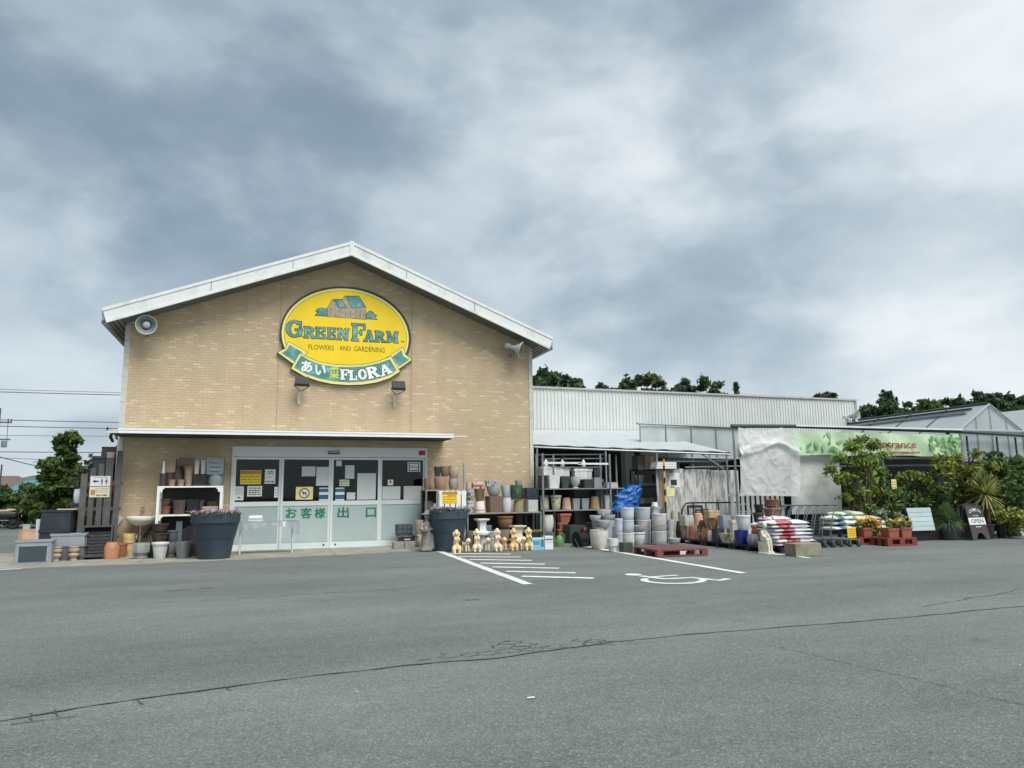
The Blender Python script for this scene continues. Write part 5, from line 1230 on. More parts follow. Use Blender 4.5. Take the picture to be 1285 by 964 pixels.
ws = shelf_unit('white_shelf', 'white wooden two-tier shelf of pots left of the doors', 0.99, 2.40, -0.68, -0.16, (0.935, 1.588), 0.06, WHITE_PAINT)
for (x, z) in ((1.05, 1.45), (2.34, 1.45), (1.05, 0.80), (2.34, 0.80)):
    s_ = 1 if x < 1.5 else -1
    b_ = MB(); b_.prism(ccw([(x + .002 * s_, z + .098), (x + .10 * s_, z + .098), (x + .05 * s_, z + .05), (x + .045 * s_, z), (x + .002 * s_, z)]), -0.678, -0.64); b_.build('bracket', WHITE_PAINT, ws)
bk = MB(); bk.box(1.06, 2.33, -0.10, -0.09, 0.03, 0.90); bk.build('lower_shade_panel', mat('shelf_shade', (52, 52, 50), .8), ws)  # dark panel added so the space under the shelf reads as shade
bk = MB(); bk.box(1.0, 2.39, -0.165, -0.155, 0.94, 1.55); bk.build('shade_panel', mat('shelf_shade', (52, 52, 50), .8), ws)  # same dark backing, standing in for shade behind the upper tier

WOODG = mat('grey_wood', (92, 90, 88), 0.85, 0.25, 7, bump=0.25, bscale=30, dirt=(78, 74, 70), dirt_amt=0.6, dirt_scale=3, streak=14)
pf = thing('picket_fence', 'weathered grey wooden pickets of rising height carrying toilet signs', 'fence', (0, 0, 0))
for (x0, x1, zt_) in ((-0.62, -0.49, 1.87), (-0.44, -0.33, 2.0), (-0.27, -0.16, 2.10), (-0.13, 0.015, 2.24), (0.075, 0.19, 2.40)):
    b_ = MB(); b_.obox(((x0 + x1) / 2, -0.42, zt_ / 2 + 0.01), (x1 - x0, 0.035, zt_), 0, 0, R(pr.uniform(-.4, .4))); b_.build('picket', WOODG, pf)
for (z, a, b) in ((0.42, -0.68, 0.22), (1.05, -0.68, 0.22), (1.62, -0.5, 0.22)):
    b_ = MB(); b_.box(a, b, -0.398, -0.36, z, z + 0.08); b_.build('rail', WOODG, pf)
for (dx, x0, x1, zt_) in ((0, -0.60, -0.52, 1.55), (0, -0.46, -0.40, 1.6), (0, -0.32, -0.25, 1.7), (0, -0.16, -0.08, 1.75), (0, 0.02, 0.085, 1.8)):
    b_ = MB(); b_.box(x0 + .015, x1 - .015, -0.355, -0.33, 0.03, zt_ * .55); b_.build('back_slat', WOODG, pf)
# toilet sign + paper below
sg = MB(); sg.box(-0.425, -0.02, -0.452, -0.442, 1.60, 1.83); sgo = tag(sg.build('toilet_sign', mat('sign_plate', (222, 226, 228), .5, .04)), 'white toilet sign with arrow and two figures on the grey pickets', 'sign')
q = MB(); q.prism(ccw([(-0.38, 1.71), (-0.32, 1.75), (-0.32, 1.725), (-0.25, 1.725), (-0.25, 1.695), (-0.32, 1.695), (-0.32, 1.67)]), -0.4535, -0.452); q.build('arrow', PAPER['ink'], sgo)
for (x, m_, sk) in ((-0.19, mat('pict_blue', (40, 92, 168), .5), 0), (-0.10, mat('pict_red', (196, 70, 80), .5), 1)):
    q = MB(); q.prism(ell(x, 1.765, .014, .014, 10), -0.4535, -0.452)
    q.prism(ccw([(x - .02, 1.745), (x + .02, 1.745), (x + (.032 if sk else .018), 1.69), (x + .012, 1.69), (x + .010, 1.63), (x - .010, 1.63), (x - .012, 1.69), (x - (.032 if sk else .018), 1.69)]), -0.4535, -0.452); q.build('figure', m_, sgo)
bars(sgo, -0.38, -0.08, [1.80], 0.012, -0.452, PAPER['ink'], 4)
sg2 = MB(); sg2.box(-0.425, -0.02, -0.452, -0.442, 1.35, 1.585); sg2o = tag(sg2.build('notice', mat('old_paper', (212, 206, 178), .7, .08)), 'beige printed notice below the toilet sign on the pickets', 'notice')
bars(sg2o, -0.30, -0.05, [1.54, 1.50, 1.46], 0.014, -0.452, PAPER['brown'], 8); q = MB(); q.box(-0.40, -0.31, -0.4535, -0.452, 1.40, 1.52); q.build('picture', PAPER['brown'], sg2o); bars(sg2o, -0.28, -0.06, [1.38], 0.03, -0.452, PAPER['ink'], 9)
# black planter boxes, stacked
BLKBOX = mat('black_planter', (44, 50, 58), 0.6, 0.12, 6, dirt=(84, 88, 90), dirt_amt=0.35, dirt_scale=3)
def box_planter(lab, x, y, z, w, d, h, m_=BLKBOX, rz=0.0, nm='box_planter', rim=.1):
    o = pot_square(w, d, h, .97, rim).build(nm, m_, None, None, (x, y, z), rz); return tag(o, lab, 'planter', 'stacked black planters at the left')
box_planter('big black planter box at the bottom behind the grey troughs', -0.98, -0.55, 0, 0.60, 0.5, 0.66)
box_planter('big black planter box on top of another behind the grey troughs', -0.97, -0.55, 0.662, 0.60, 0.5, 0.42)
bd = MB(); bd.box(-0.98, -0.62, -0.70, -0.42, 1.083, 1.105); tag(bd.build('board', mat('pale_board', (190, 186, 170), .7)), 'pale board lying on the big black planter box', 'board')
for i, (lab, x, y, z, w, d, h) in enumerate((
        ('dark planter stack section at the bottom behind the pickets', -0.22, 0.35, 0.0, 0.62, 0.5, 0.9), ('dark planter second from the bottom behind the pickets', -0.22, 0.35, 0.902, 0.60, 0.5, 0.75),
        ('slate black planter box level with the tops of the short pickets', -0.27, 0.35, 1.654, 0.52, 0.5, 0.66),
        ('black planter box on the slate black planter, left of the topmost', -0.20, 0.35, 2.316, 0.34, 0.4, 0.22))): box_planter(lab, x, y, z, w, d, h)
st = thing('planter_column', 'dark planter column rising to the topmost box beside the shop corner', 'planter', (0, 0, 0), group='stacked black planters at the left')
for k, (z, h) in enumerate(((0, .62), (.622, .62), (1.244, .6), (1.846, .44), (2.288, .28))):
    o = pot_square(.30, .34, h - .004, .96, .1).build('planter_box', BLKBOX, st, None, (-0.17 + 0.0, 0.95, z))
    o.location.x = 0.18 - 0.36 * (k == 9)
    o.location = (-0.215 + .34, 1.05, z)
tag(pot_square(.16, .16, .25, .9, .15).build('square_pot', pot_mat('beigepink'), None, None, (-0.12, -0.02, 2.14)), 'small pinkish pot high up beside the shop corner', 'pot')
tag(MB().box(-0.19, -0.045, -0.09, 0.05, 0.0, 2.138).build('planter_tower', BLKBOX), 'narrow black planter tower between the pickets and the shop corner', 'planter')
tag(pot_round('vase', .16, .28).build('vase', pot_mat('rustbrown'), None, 35, (-0.03, -0.20, 1.46)), 'rusty terracotta vase showing behind the tallest picket', 'vase')
tag(MB().box(-0.10, 0.05, -0.28, -0.12, 0, 1.458).build('plinth', BLKBOX), 'black plinth under the rusty vase behind the tallest picket', 'plinth')
tag(pot_round('barrel', .2, .32).build('flower_pot', pot_mat('white'), None, 35, (-0.70, -0.15, 1.22)), 'white pot rim peeping out left of the pickets', 'pot')
tag(MB().box(-0.80, -0.60, -0.26, -0.04, 0, 1.218).build('plinth', BLKBOX), 'black plinth under the white pot left of the pickets', 'plinth')
# grey framed trough with dark front panel
gtm = mat('grey_trough', (142, 150, 156), 0.7, 0.1, 6, dirt=(104, 108, 108), dirt_amt=.4)
t_ = thing('framed_trough', 'pale grey trough with dark recessed front panel nearest the scooter', 'trough', (-1.17, -1.32, 0.012), R(4))
b_ = pot_square(.68, .44, .47, .97, .09); b_.build('body', gtm, t_)
b_ = MB(); b_.box(-.24, .24, -.226, -.212, .04, .34); b_.build('front_panel', mat('trough_panel', (62, 74, 80), .6), t_)
b_ = MB(); b_.box(-.29, .29, -.224, -.214, .35, .39); b_.box(-.29, -.25, -.224, -.214, .03, .345); b_.box(.25, .29, -.224, -.214, .03, .345); b_.build('panel_frame', gtm, t_)
tag(pot_square(.68, .30, .27, .95, .2).build('trough_planter', gtm, None, None, (-0.66, -0.86, 0.31)), 'pale grey rimmed trough on top of the dark grey trough', 'trough')
tag(pot_square(.70, .34, .30, .98, .1).build('trough_planter', mat('dk_trough', (98, 98, 104), .7), None, None, (-0.66, -0.86, 0.012)), 'dark grey trough behind the two pink balusters', 'trough')
for (x, y, lab) in ((-0.82, -1.14, 'pale pink stone baluster, left one of two before the dark grey trough'), (-0.50, -1.10, 'pale pink stone baluster, right one of two before the dark grey trough')):
    b_ = MB(); b_.lathe([(.07, 0), (.07, .03), (.05, .05), (.095, .09), (.105, .13), (.06, .165), (.065, .175), (.10, .20), (.105, .245), (.07, .27), (.10, .28), (.10, .30)], (0, 0, 0), 22, True, True)
    tag(b_.build('baluster', pot_mat('beigepink'), None, 35, (x, y, 0.012)), lab, 'baluster', 'pink balusters')
# leaning black nursery tray
t_ = thing('nursery_tray', 'black plastic lattice tray leaning against the pickets', 'tray', (-0.13, -0.92, 0.012))
t_.rotation_euler = (R(-24), 0, R(3))
bl = mat('black_plastic', (20, 21, 23), .5, .1)
b_ = MB()
for a in ((-.30, -.26, 0, .74), (.26, .30, 0, .74), (-.26, .26, 0, .05), (-.26, .26, .69, .74)): b_.box(a[0], a[1], -.12, .03, a[2], a[3])
b_.build('tray_rim', bl, t_)
b_ = MB(); b_.box(-.258, .258, .026, .034, .052, .688); b_.build('tray_floor', bl, t_)
for k in range(9):
    b_ = MB(); z = .07 + k * .075; b_.box(-.258, .258, .0, .012, z, z + .022); b_.build('lattice_bar', bl, t_)
for k in range(6):
    b_ = MB(); x = -.22 + k * .085; b_.box(x, x + .02, .013, .024, .052, .688); b_.build('lattice_bar', bl, t_)
for k in range(5):
    s_ = .06 + .045 * k; b_ = MB()
    for (dx, dz, rot) in ((-s_ / 2, s_ / 2, 45), (s_ / 2, s_ / 2, -45), (-s_ / 2, -s_ / 2, -45), (s_ / 2, -s_ / 2, 45)):
        b_.obox((dx, -.004 - .0006 * k, .37 + dz), (s_ * 1.35, .006, .012), 0, 0, R(-rot))
    b_.build('lattice_diamond', bl, t_)
# washbasin on the wall
cer = mat('ceramic', (232, 230, 218), .25, .05, 3, dirt=(180, 172, 150), dirt_amt=.3)
sk = thing('washbasin', 'cream ceramic wall washbasin with chrome trap left of the shelf', 'washbasin', (0.65, -0.32, 0.70))
b_ = MB(); prof = [(.30, .0, .06, -.02), (.70, .0, .14, .04), (.92, 0, .22, .10), (1.0, 0, .24, .14), (1.0, 0, .24, .19), (.94, 0, .22, .195), (.80, 0, .17, .12), (.2, 0, .05, .09)]
b_.rings([[(.33 * a * math.cos(t * 2 * math.pi / 28), .30 * (a if i < 6 else a) * math.sin(t * 2 * math.pi / 28), z) for t in range(28)] for i, (a, _, __, z) in enumerate(prof)], True, True)
b_.build('basin', cer, sk, 45)
b_ = MB(); b_.box(-.30, .30, .24, .315, .12, .20); b_.build('basin_back', cer, sk)
chrome = mat('chrome', (196, 200, 202), .2, .03, metal=.9)
b_ = MB(); b_.tube([(-.02, .27, .20), (-.02, .27, .34), (-.02, .2, .38), (-.02, .13, .36)], .018, 8); b_.tube([(-.02, .27, .28), (-.02, .27, .42)], .03, 8); b_.build('tap', chrome, sk, 40)
b_ = MB(); b_.tube([(.16, .25, .20), (.16, .25, .24), (.16, .19, .255)], .016, 8); b_.build('side_tap', chrome, sk, 40)
b_ = MB(); b_.tube([(0, 0, .0), (0, 0, -.24), (0, .02, -.32), (-.06, .06, -.33), (-.09, .08, -.26), (-.06, .1, -.22)], .024, 10); b_.tube([(0, 0, -.24), (0, 0, -.45)], .03, 10); b_.build('trap', chrome, sk, 40)
b_ = MB(); b_.prism([(.05, -.30), (.10, -.30), (.30, .02), (.22, .02), (.05, -.22)], .10, .24); b_.build('bracket', BLACK_METAL, sk)
# supports that hold the pots seen above the front row
def crate(lab, x0, x1, y0, y1, h, m_, z0=0.0, nm='plastic_crate'):
    t_ = thing(nm, lab, 'crate', (0, 0, 0)); 
    b_ = MB(); b_.box(x0, x1, y0, y1, z0, z0 + .02); b_.build('base', m_, t_)
    n = max(2, int((h - .02) / .07))
    for i in range(n):
        za = z0 + .02 + (h - .02) * i / n + .006; zb = z0 + .02 + (h - .02) * (i + 1) / n
        b_ = MB(); b_.box(x0, x1, y0, y0 + .015, za, zb); b_.build('slat', m_, t_)
        b_ = MB(); b_.box(x0, x1, y1 - .015, y1, za, zb); b_.build('slat', m_, t_)
    b_ = MB()
    for x in (x0, x1 - .02):
        for y in (y0 + .0155, y1 - .0355): b_.box(x, x + .02, y, y + .02, z0 + .02, z0 + h - .001)
    b_.build('corner_post', m_, t_)
    b_ = MB(); b_.box(x0, x1, y0 + .036, y1 - .036, z0 + h - .02, z0 + h - .0005); b_.build('top', m_, t_)
    return t_
GREYP = mat('grey_crate', (84, 90, 94), .6, .1)
crate('black crate under the dark brown buckets', 0.92, 1.53, -1.13, -.66, .305, bl)
blk_m = mat('concrete_block', (150, 148, 140), .9, .15, 6, bump=.2, bscale=35, dirt=(110, 108, 98), dirt_amt=.5)
def block(lab, x0, x1, y0, y1, z0, z1, m_=None, nm='concrete_block', cat='block', group=None):
    b_ = MB(); b_.bbox(x0, x1, y0, y1, z0, z1, .014); return tag(b_.build(nm, m_ or blk_m), lab, cat, group)
block('block under the grey green box planter behind the white pedestal', 8.72, 9.0, -.9, -.6, 0, .262)
block('block under the dark brown shaded pot below the wall shelf', 9.78, 10.04, -.56, -.34, 0, .455)
block('low block under the black succulent trough', 9.80, 10.14, -1.33, -1.17, 0, .095)
block('grey stand under the big aged white ribbed pot', 10.44, 10.76, -.9, -.6, 0, .298, GREYP)
block('block under the terracotta planter stack in the lean-to', 10.90, 11.14, -.83, -.61, 0, .185)
block('block under the red terracotta pot behind the big white pot', 11.42, 11.62, -1.40, -1.2, 0, .155)
block('block under the perched orange square pot', 11.65, 11.85, -1.35, -1.15, 0, .285)
crate('grey crate under the tilted bowl pile', 11.30, 11.95, -2.16, -1.78, .575, GREYP)
block('pale stone block under the pale blue bowl in the pile', 11.62, 11.9, -2.32, -2.17, 0, .615, pot_mat('paleg'))
block('pale stone block under the pale grey bowl in the pile', 11.34, 11.58, -2.6, -2.3, .46 - .46, .445, pot_mat('paleg'))
block('low block under the pale blue pot behind the stepped pot', 11.36, 11.62, -2.8, -2.62, 0, .178)

# ================================================================ BIG NAVY PLANTERS
NAVY = mat('navy_planter', (52, 65, 77), .55, .08, 3, dirt=(84, 96, 104), dirt_amt=.3, dirt_scale=2)
def planter(lab, x, y, w, h, flower, seed):
    t_ = thing('round_planter', lab, 'planter', (x, y, 0.012), group='big navy planters with flowers')
    r_ = w / 2
    b_ = MB(); b_.lathe([(r_ * .62, 0), (r_ * .65, .015), (r_ * .80, h * .45), (r_ * .815, h * .455), (r_ * .96, h * .80), (r_, h * .805), (r_, h * .99), (r_ * .97, h), (r_ * .92, h), (r_ * .90, h * .86), (.01, h * .855)], (0, 0, 0), 40, True, True); b_.build('pot_body', NAVY, t_, 30)
    b_ = MB(); b_.lathe([(r_ * .9, 0), (r_ * .5, .035), (.01, .04)], (0, 0, h * .87), 24, False, True); b_.build('soil', SOIL, t_)
    cl = [((r_ * .93 * math.cos(a) * q, r_ * .93 * math.sin(a) * q, h * .99 + .02), .10) for a in [k * .45 for k in range(14)] for q in (.35, .95)]
    f_ = leaves(cl, 1300, .035, seed, .5, .4, 1.6); f_.build('leaves', leaf_mat('bedding_leaf', (50, 72, 36), (122, 140, 84)), t_)
    cl2 = [((c[0][0] * 1.02, c[0][1] * 1.02, c[0][2] + .05), .10) for c in cl]
    f_ = leaves(cl2, 300, .040, seed + 1, .5, .8, 1.1); f_.build('petals', flower, t_)
planter('big navy planter with pink flowers left of the doors', 2.34, -1.86, 1.02, 0.95, leaf_mat('pink_petal', (150, 100, 160), (230, 196, 214), .3), 3)
planter('big navy planter with violet flowers right of the doors', 7.53, -2.1, 0.94, 0.93, leaf_mat('violet_petal', (110, 84, 160), (186, 168, 216), .3), 5)
# succulents in the black trough
tr = POT_OBJ['black trough planted with small succulents']
cl = [((-.2 + .1 * k, .0, .25), .06) for k in range(5)]
leaves(cl, 420, .03, 8, .7, .6, 1.4).build('succulents', leaf_mat('succulent', (112, 122, 56), (196, 196, 112)), tr)

# ================================================================ TABLE, CRATES AND FIGURES BY THE DOORS
CLEAR = sheet_mat('clear_film', (168, 176, 180), .22, .25, .12)
tb = thing('folding_table', 'narrow table wrapped in clear plastic before the left door', 'table', (0, 0, 0))
b_ = MB(); b_.box(2.76, 4.10, -1.16, -.72, .72, .75); b_.build('table_top', mat('table_grey', (164, 172, 174), .4, .05), tb)
for (x, y) in ((2.84, -1.1), (4.0, -1.1), (2.84, -.78), (4.0, -.78)):
    b_ = MB(); b_.tube([(x, y, .012), (x, y, .72)], .018, 8); b_.build('leg', mat('leg_white', (206, 212, 212), .4), tb, 40)
b_ = MB()
def drape(u, v):
    x = 2.74 + u * 1.40; s_ = v * 1.0
    fold = .012 * math.sin(u * 40) + .02 * math.sin(u * 13 + 1)
    if v < .62: return (x, -.70 - v / .62 * .48, .7535 + .003 * math.sin(u * 30 + v * 9))
    k = (v - .62) / .38; return (x + .01 * math.sin(u * 9), -1.185 - .03 * k + fold * k, .752 - k * (.15 + .05 * math.sin(u * 7 + .6) + (.12 if u > .93 else 0)))
b_.grid(drape, 70, 16); b_.build('plastic_cover', CLEAR, tb, 60)
rl = MB(); rl.tube([(3.02, -.95, .84), (3.30, -.95, .84)], .045, 14); tag(rl.build('paper_roll', mat('paper_roll', (236, 238, 238), .6, .02), None, 40), 'white paper roll lying on the plastic-covered table', 'roll')
rs = MB(); rs.box(3.0, 3.32, -1.0, -.90, .757, .794); rs.box(3.0, 3.012, -1.0, -.9, .795, .87); rs.box(3.308, 3.32, -1.0, -.9, .795, .87); tag(rs.build('roll_holder', mat('holder', (206, 214, 214), .4)), 'pale holder under the paper roll on the table', 'holder')
# folding crates right of the doors
t_ = thing('folding_crate', 'dark grey folding crate stack by the right window', 'crate', (0, 0, 0))
dg_ = mat('dark_grey_plastic', (64, 72, 80), .5, .1)
b_ = MB(); b_.bbox(6.60, 7.02, -.62, -.28, .012, .30, .015); b_.build('lower_crate', dg_, t_)
b_ = MB(); b_.bbox(6.57, 6.97, -.56, -.26, .302, .58, .015); b_.build('upper_crate', dg_, t_)
for z in (.36, .47):
    for k in range(3):
        b_ = MB(); b_.box(6.60 + k * .125, 6.70 + k * .125, -.568, -.5595, z, z + .085); b_.build('crate_panel', mat('crate_panel', (84, 92, 100), .5), t_)
b_ = MB(); b_.tube([(6.56, -.66, .05), (6.56, -.66, .26), (6.60, -.66, .285), (7.02, -.66, .285), (7.05, -.66, .26)], .012, 6); b_.build('handle', chrome, t_, 40)
b_ = MB(); b_.box(6.75, 6.90, -.6265, -.6195, .19, .22); b_.build('crate_label', PAPER['white'], t_)
block('pale concrete block before the folding crate, left one', 6.40, 6.67, -1.06, -.86, .012, .17, None, group='pale concrete blocks')
block('pale concrete block before the folding crate, right one', 6.69, 6.94, -1.02, -.82, .012, .17, None, group='pale concrete blocks')
STONE = mat('statue_stone', (142, 142, 136), .85, .3, 9, bump=.3, bscale=40, dirt=(70, 70, 64), dirt_amt=.75, dirt_scale=7)
blob('garden_statue', [('t', [(0, 0, 0), (0, 0, .06)], [.16, .15]), ('t', [(0, 0, .05), (0, 0, .3), (.02, 0, .52), (0, 0, .66)], [.13, .115, .095, .10]), ('t', [(0, 0, .66), (.02, 0, .74)], [.05, .05]), ('s', (.02, -.01, .80), (.075, .075, .085)),
     ('s', (.02, 0, .86), (.15, .14, .025)), ('s', (.03, .0, .90), (.08, .08, .06)), ('t', [(-.10, -.02, .64), (-.17, -.06, .52), (-.10, -.13, .46)], [.045, .04, .035]), ('t', [(.10, -.02, .64), (.16, -.06, .52), (.08, -.13, .50)], [.045, .04, .035]), ('s', (-.06, -.12, .5), .07), ('t', [(.14, -.08, .05), (.13, -.08, .42)], [.05, .03])],
     .016, STONE, None, (7.0, -2.05, .012), .2)
tag(bpy.data.objects['garden_statue'], 'weathered grey stone figure in a brimmed hat beside the navy planter', 'statue')

# dog figurines
FIG = [mat('fig_gold', (228, 206, 152), .4, .2, 22, dirt=(160, 118, 66), dirt_amt=.8, dirt_scale=12), mat('fig_cream', (232, 220, 186), .4, .2, 22, dirt=(164, 138, 88), dirt_amt=.75, dirt_scale=12),
       mat('fig_pink', (232, 204, 184), .4, .1, 14, dirt=(196, 132, 116), dirt_amt=.6, dirt_scale=8), mat('fig_tan', (228, 190, 136), .4, .1, 14, dirt=(160, 104, 60), dirt_amt=.6, dirt_scale=9)]
def tall_fig(m_, h):
    k = h / .56
    S_ = [('t', [(0, .02, .10), (0, .02, .26), (0, 0, .40)], [.088, .082, .066]), ('s', (0, -.01, .465), (.068, .07, .066)), ('s', (0, -.075, .445), (.034, .045, .03)), ('s', (0, .0, .53), (.05, .05, .03)),
          ('t', [(-.055, .0, .50), (-.085, 0, .46), (-.08, .0, .40)], [.024, .028, .02]), ('t', [(.055, .0, .50), (.085, 0, .46), (.08, .0, .40)], [.024, .028, .02]),
          ('t', [(-.05, -.03, .36), (-.06, -.10, .30), (-.025, -.12, .345)], [.034, .03, .028]), ('t', [(.05, -.03, .36), (.06, -.10, .30), (.025, -.12, .345)], [.034, .03, .028]),
          ('s', (-.075, -.03, .10), (.062, .085, .09)), ('s', (.075, -.03, .10), (.062, .085, .09)), ('t', [(-.07, -.05, .025), (-.07, -.125, .025)], [.032, .028]), ('t', [(.07, -.05, .025), (.07, -.125, .025)], [.032, .028]), ('t', [(0, .09, .05), (0, .15, .10)], [.03, .018])]
    return S_
def small_fig():
    return [('t', [(.0, .12, .17), (0, 0, .175), (0, -.07, .18)], [.062, .066, .06]), ('t', [(0, -.08, .20), (0, -.12, .26)], [.05, .05]), ('s', (0, -.135, .285), (.062, .06, .058)), ('s', (0, -.195, .265), (.03, .04, .026)),
            ('t', [(-.05, -.13, .30), (-.078, -.12, .25)], [.022, .02]), ('t', [(.05, -.13, .30), (.078, -.12, .25)], [.022, .02])] + \
           [('t', [(sx * .042, y, .16), (sx * .045, y - .005, .02)], [.03, .026]) for sx in (-1, 1) for y in (-.07, .11)] + [('t', [(0, .15, .19), (0, .19, .25)], [.02, .014])]
protoT = blob('tmp_tall', tall_fig(None, .56), .011, FIG[0]); protoS = blob('tmp_small', small_fig(), .011, FIG[0])
EYE = mat('fig_eye', (40, 34, 30), .3)
eyes_t = MB()
for sx in (-1, 1): eyes_t.sphere((sx * .026, -.068, .478), .009, 8, 6)
eyes_t.sphere((0, -.118, .452), (.014, .010, .010), 8, 6)
eyes_s = MB()
for sx in (-1, 1): eyes_s.sphere((sx * .022, -.185, .30), .008, 8, 6)
eyes_s.sphere((0, -.232, .272), (.012, .009, .009), 8, 6)
me_et, me_es = eyes_t.mesh('face_features', EYE, 60), eyes_s.mesh('face_features', EYE, 60)
figs = [('T', 7.53, -2.86, 0, 'golden begging dog figurine at the left end of the row'), ('S', 7.80, -2.70, 1, 'small cream dog figurine, first small one from the left'), ('T', 8.04, -2.78, 1, 'cream begging dog figurine before the white pedestal'),
        ('S', 8.30, -2.70, 1, 'small cream dog figurine, second small one from the left'), ('T', 8.53, -2.80, 2, 'pinkish begging dog figurine in the middle of the row'), ('S', 8.73, -2.72, 3, 'small tan dog figurine, third small one from the left'),
        ('T', 8.93, -2.82, 3, 'tan begging dog figurine before the cream pedestal'), ('S', 9.14, -2.75, 1, 'small cream dog figurine, last small one to the right'), ('T', 9.30, -2.84, 0, 'golden begging dog figurine at the right end beside the blue box')]
for i, (kd, x, y, c, lab) in enumerate(figs):
    me = (protoT if kd == 'T' else protoS).data.copy(); me.materials.clear(); me.materials.append(FIG[c]); me.name = 'dog_figurine'
    o = place(me, 'dog_figurine', (x, y, 0.0), (0.35 if kd == 'S' else 0.15) * math.sin(i * 2.1)); o.scale = (.82, .85, .96); tag(o, lab, 'figurine', 'dog figurines in a row')
    place(me_et if kd == 'T' else me_es, 'face_features', (0, 0, 0), 0, o)
for o in (protoT, protoS): bpy.data.objects.remove(o)
for d_ in range(1):
    b_ = MB(); b_.box(7.42, 9.48, -2.98, -2.55, -0.01, 0.006)
# white slatted crate with yellow card
t_ = thing('slatted_crate', 'white slatted crate on end behind the violet planter', 'crate', (0, 0, 0))
cx0, cx1, cz0, cz1, cy = 7.50, 8.22, .70, 1.42, -1.25
for k in range(5):
    a = cx0 + k * (cx1 - cx0) / 5 + .012; b_ = MB(); b_.box(a, a + .115, cy, cy + .018, cz0, cz1); b_.build('slat', WHITE_PAINT, t_)
for z in (cz0 + .03, cz1 - .09):
    b_ = MB(); b_.box(cx0, cx1, cy + .019, cy + .05, z, z + .06); b_.build('cross_bar', WHITE_PAINT, t_)
for x in (cx0, cx1 - .03):
    b_ = MB(); b_.box(x, x + .03, cy + .051, cy + .32, cz0, cz1); b_.build('side_board', WHITE_PAINT, t_)
b_ = MB(); b_.box(cx0, cx1, cy + .30, cy + .318, cz0 - .03, cz0 - .001); b_.build('base_board', WHITE_PAINT, t_)
block('grey block stand under the white slatted crate', 7.55, 8.15, -1.22, -.99, 0, .668, GREYP, 'stand', 'stand')
pc = MB(); pc.box(7.57, 7.98, cy - .006, cy - .001, 1.10, 1.40); pco = tag(pc.build('price_card', PAPER['yellow']), 'yellow price card with brown header on the white slatted crate', 'card')
q = MB(); q.box(7.575, 7.975, cy - .0075, cy - .006, 1.325, 1.395); q.build('header', PAPER['brown'], pco); bars(pco, 7.60, 7.95, [1.13, 1.19, 1.25], .028, cy - .006, mat('card_ink', (190, 110, 40), .7), 6); bars(pco, 7.72, 7.95, [1.295], .018, cy - .006, PAPER['ink'], 7)
# racks by the wall
trk = shelf_unit('tall_rack', 'tall grey rack of round pots right of the doors', 7.22, 8.20, -.95, -.32, (.834, 1.453), .04, STEEL, mat('rack_board', (150, 142, 126), .8, .15, 5), group='pot racks')
pp = MB(); pp.tube([(8.24, -.95, 0), (8.24, -.95, 2.12)], .035, 10); tag(pp.build('rack_post', mat('post_grey', (158, 160, 156), .5), None, 40), 'grey metal post at the right end of the tall rack', 'post')
wsf = shelf_unit('wall_shelf', 'low grey shelf carrying two rows of pots under the brick wall', 8.30, 10.36, -1.0, -.35, (.842,), .04, STEEL, mat('rack_board', (150, 142, 126)), th=.03, group='pot racks')
bk = MB(); bk.box(8.32, 10.34, -.30, -.29, .02, .80); bk.build('shade_panel', mat('shelf_shade', (52, 52, 50)), wsf)  # dark panel hides the bright brick, standing in for under-shelf shade
bk = MB(); bk.box(7.24, 8.18, -.30, -.29, .02, 1.42); bk.build('shade_panel', mat('shelf_shade', (52, 52, 50)), trk)  # shade behind the tall rack put in as a dark panel
ww = MB(); ww.box(10.20, 10.24, -.7, -.66, 0, .80); ww.box(10.05, 10.09, -.6, -.56, 0, .8); tag(ww.build('pipe_offcut', dg_), 'dark pipes standing under the right end of the low shelf', 'pipe')
# pedestals
def pedestal(lab, x, y, z, w, h, m_, z2=0):
    b_ = MB(); a = w / 2
    def sq(s_, zz): return [(-s_, -s_, zz), (s_, -s_, zz), (s_, s_, zz), (-s_, s_, zz)]
    b_.rings([sq(a, 0), sq(a, h * .08), sq(a * .8, h * .14), sq(a * .58, h * .22), sq(a * .52, h * .5), sq(a * .60, h * .82), sq(a * .85, h * .88), sq(a, h * .92), sq(a, h)], True, True)
    return tag(b_.build('pedestal', m_, None, None, (x, y, z), .1), lab, 'pedestal')
pedestal('white pedestal with waisted shaft behind the dog figurines', 8.47, -1.75, .36, .30, .36, pot_mat('white'))
cb = MB(); cb.lathe([(.09, 0), (.09, .30), (.10, .31), (.17, .33), (.17, .357), (.05, .358)], (0, 0, 0), 20, True, True); tag(cb.build('birdbath_foot', pot_mat('white2'), None, 35, (8.47, -1.75, 0)), 'white round column and disc under the white pedestal', 'column')
pedestal('cream pedestal with waisted shaft right of the tan stone bowl', 9.36, -1.9, .17, .34, .37, pot_mat('cream'))
block('block under the cream pedestal', 9.22, 9.50, -2.02, -1.78, 0, .168)
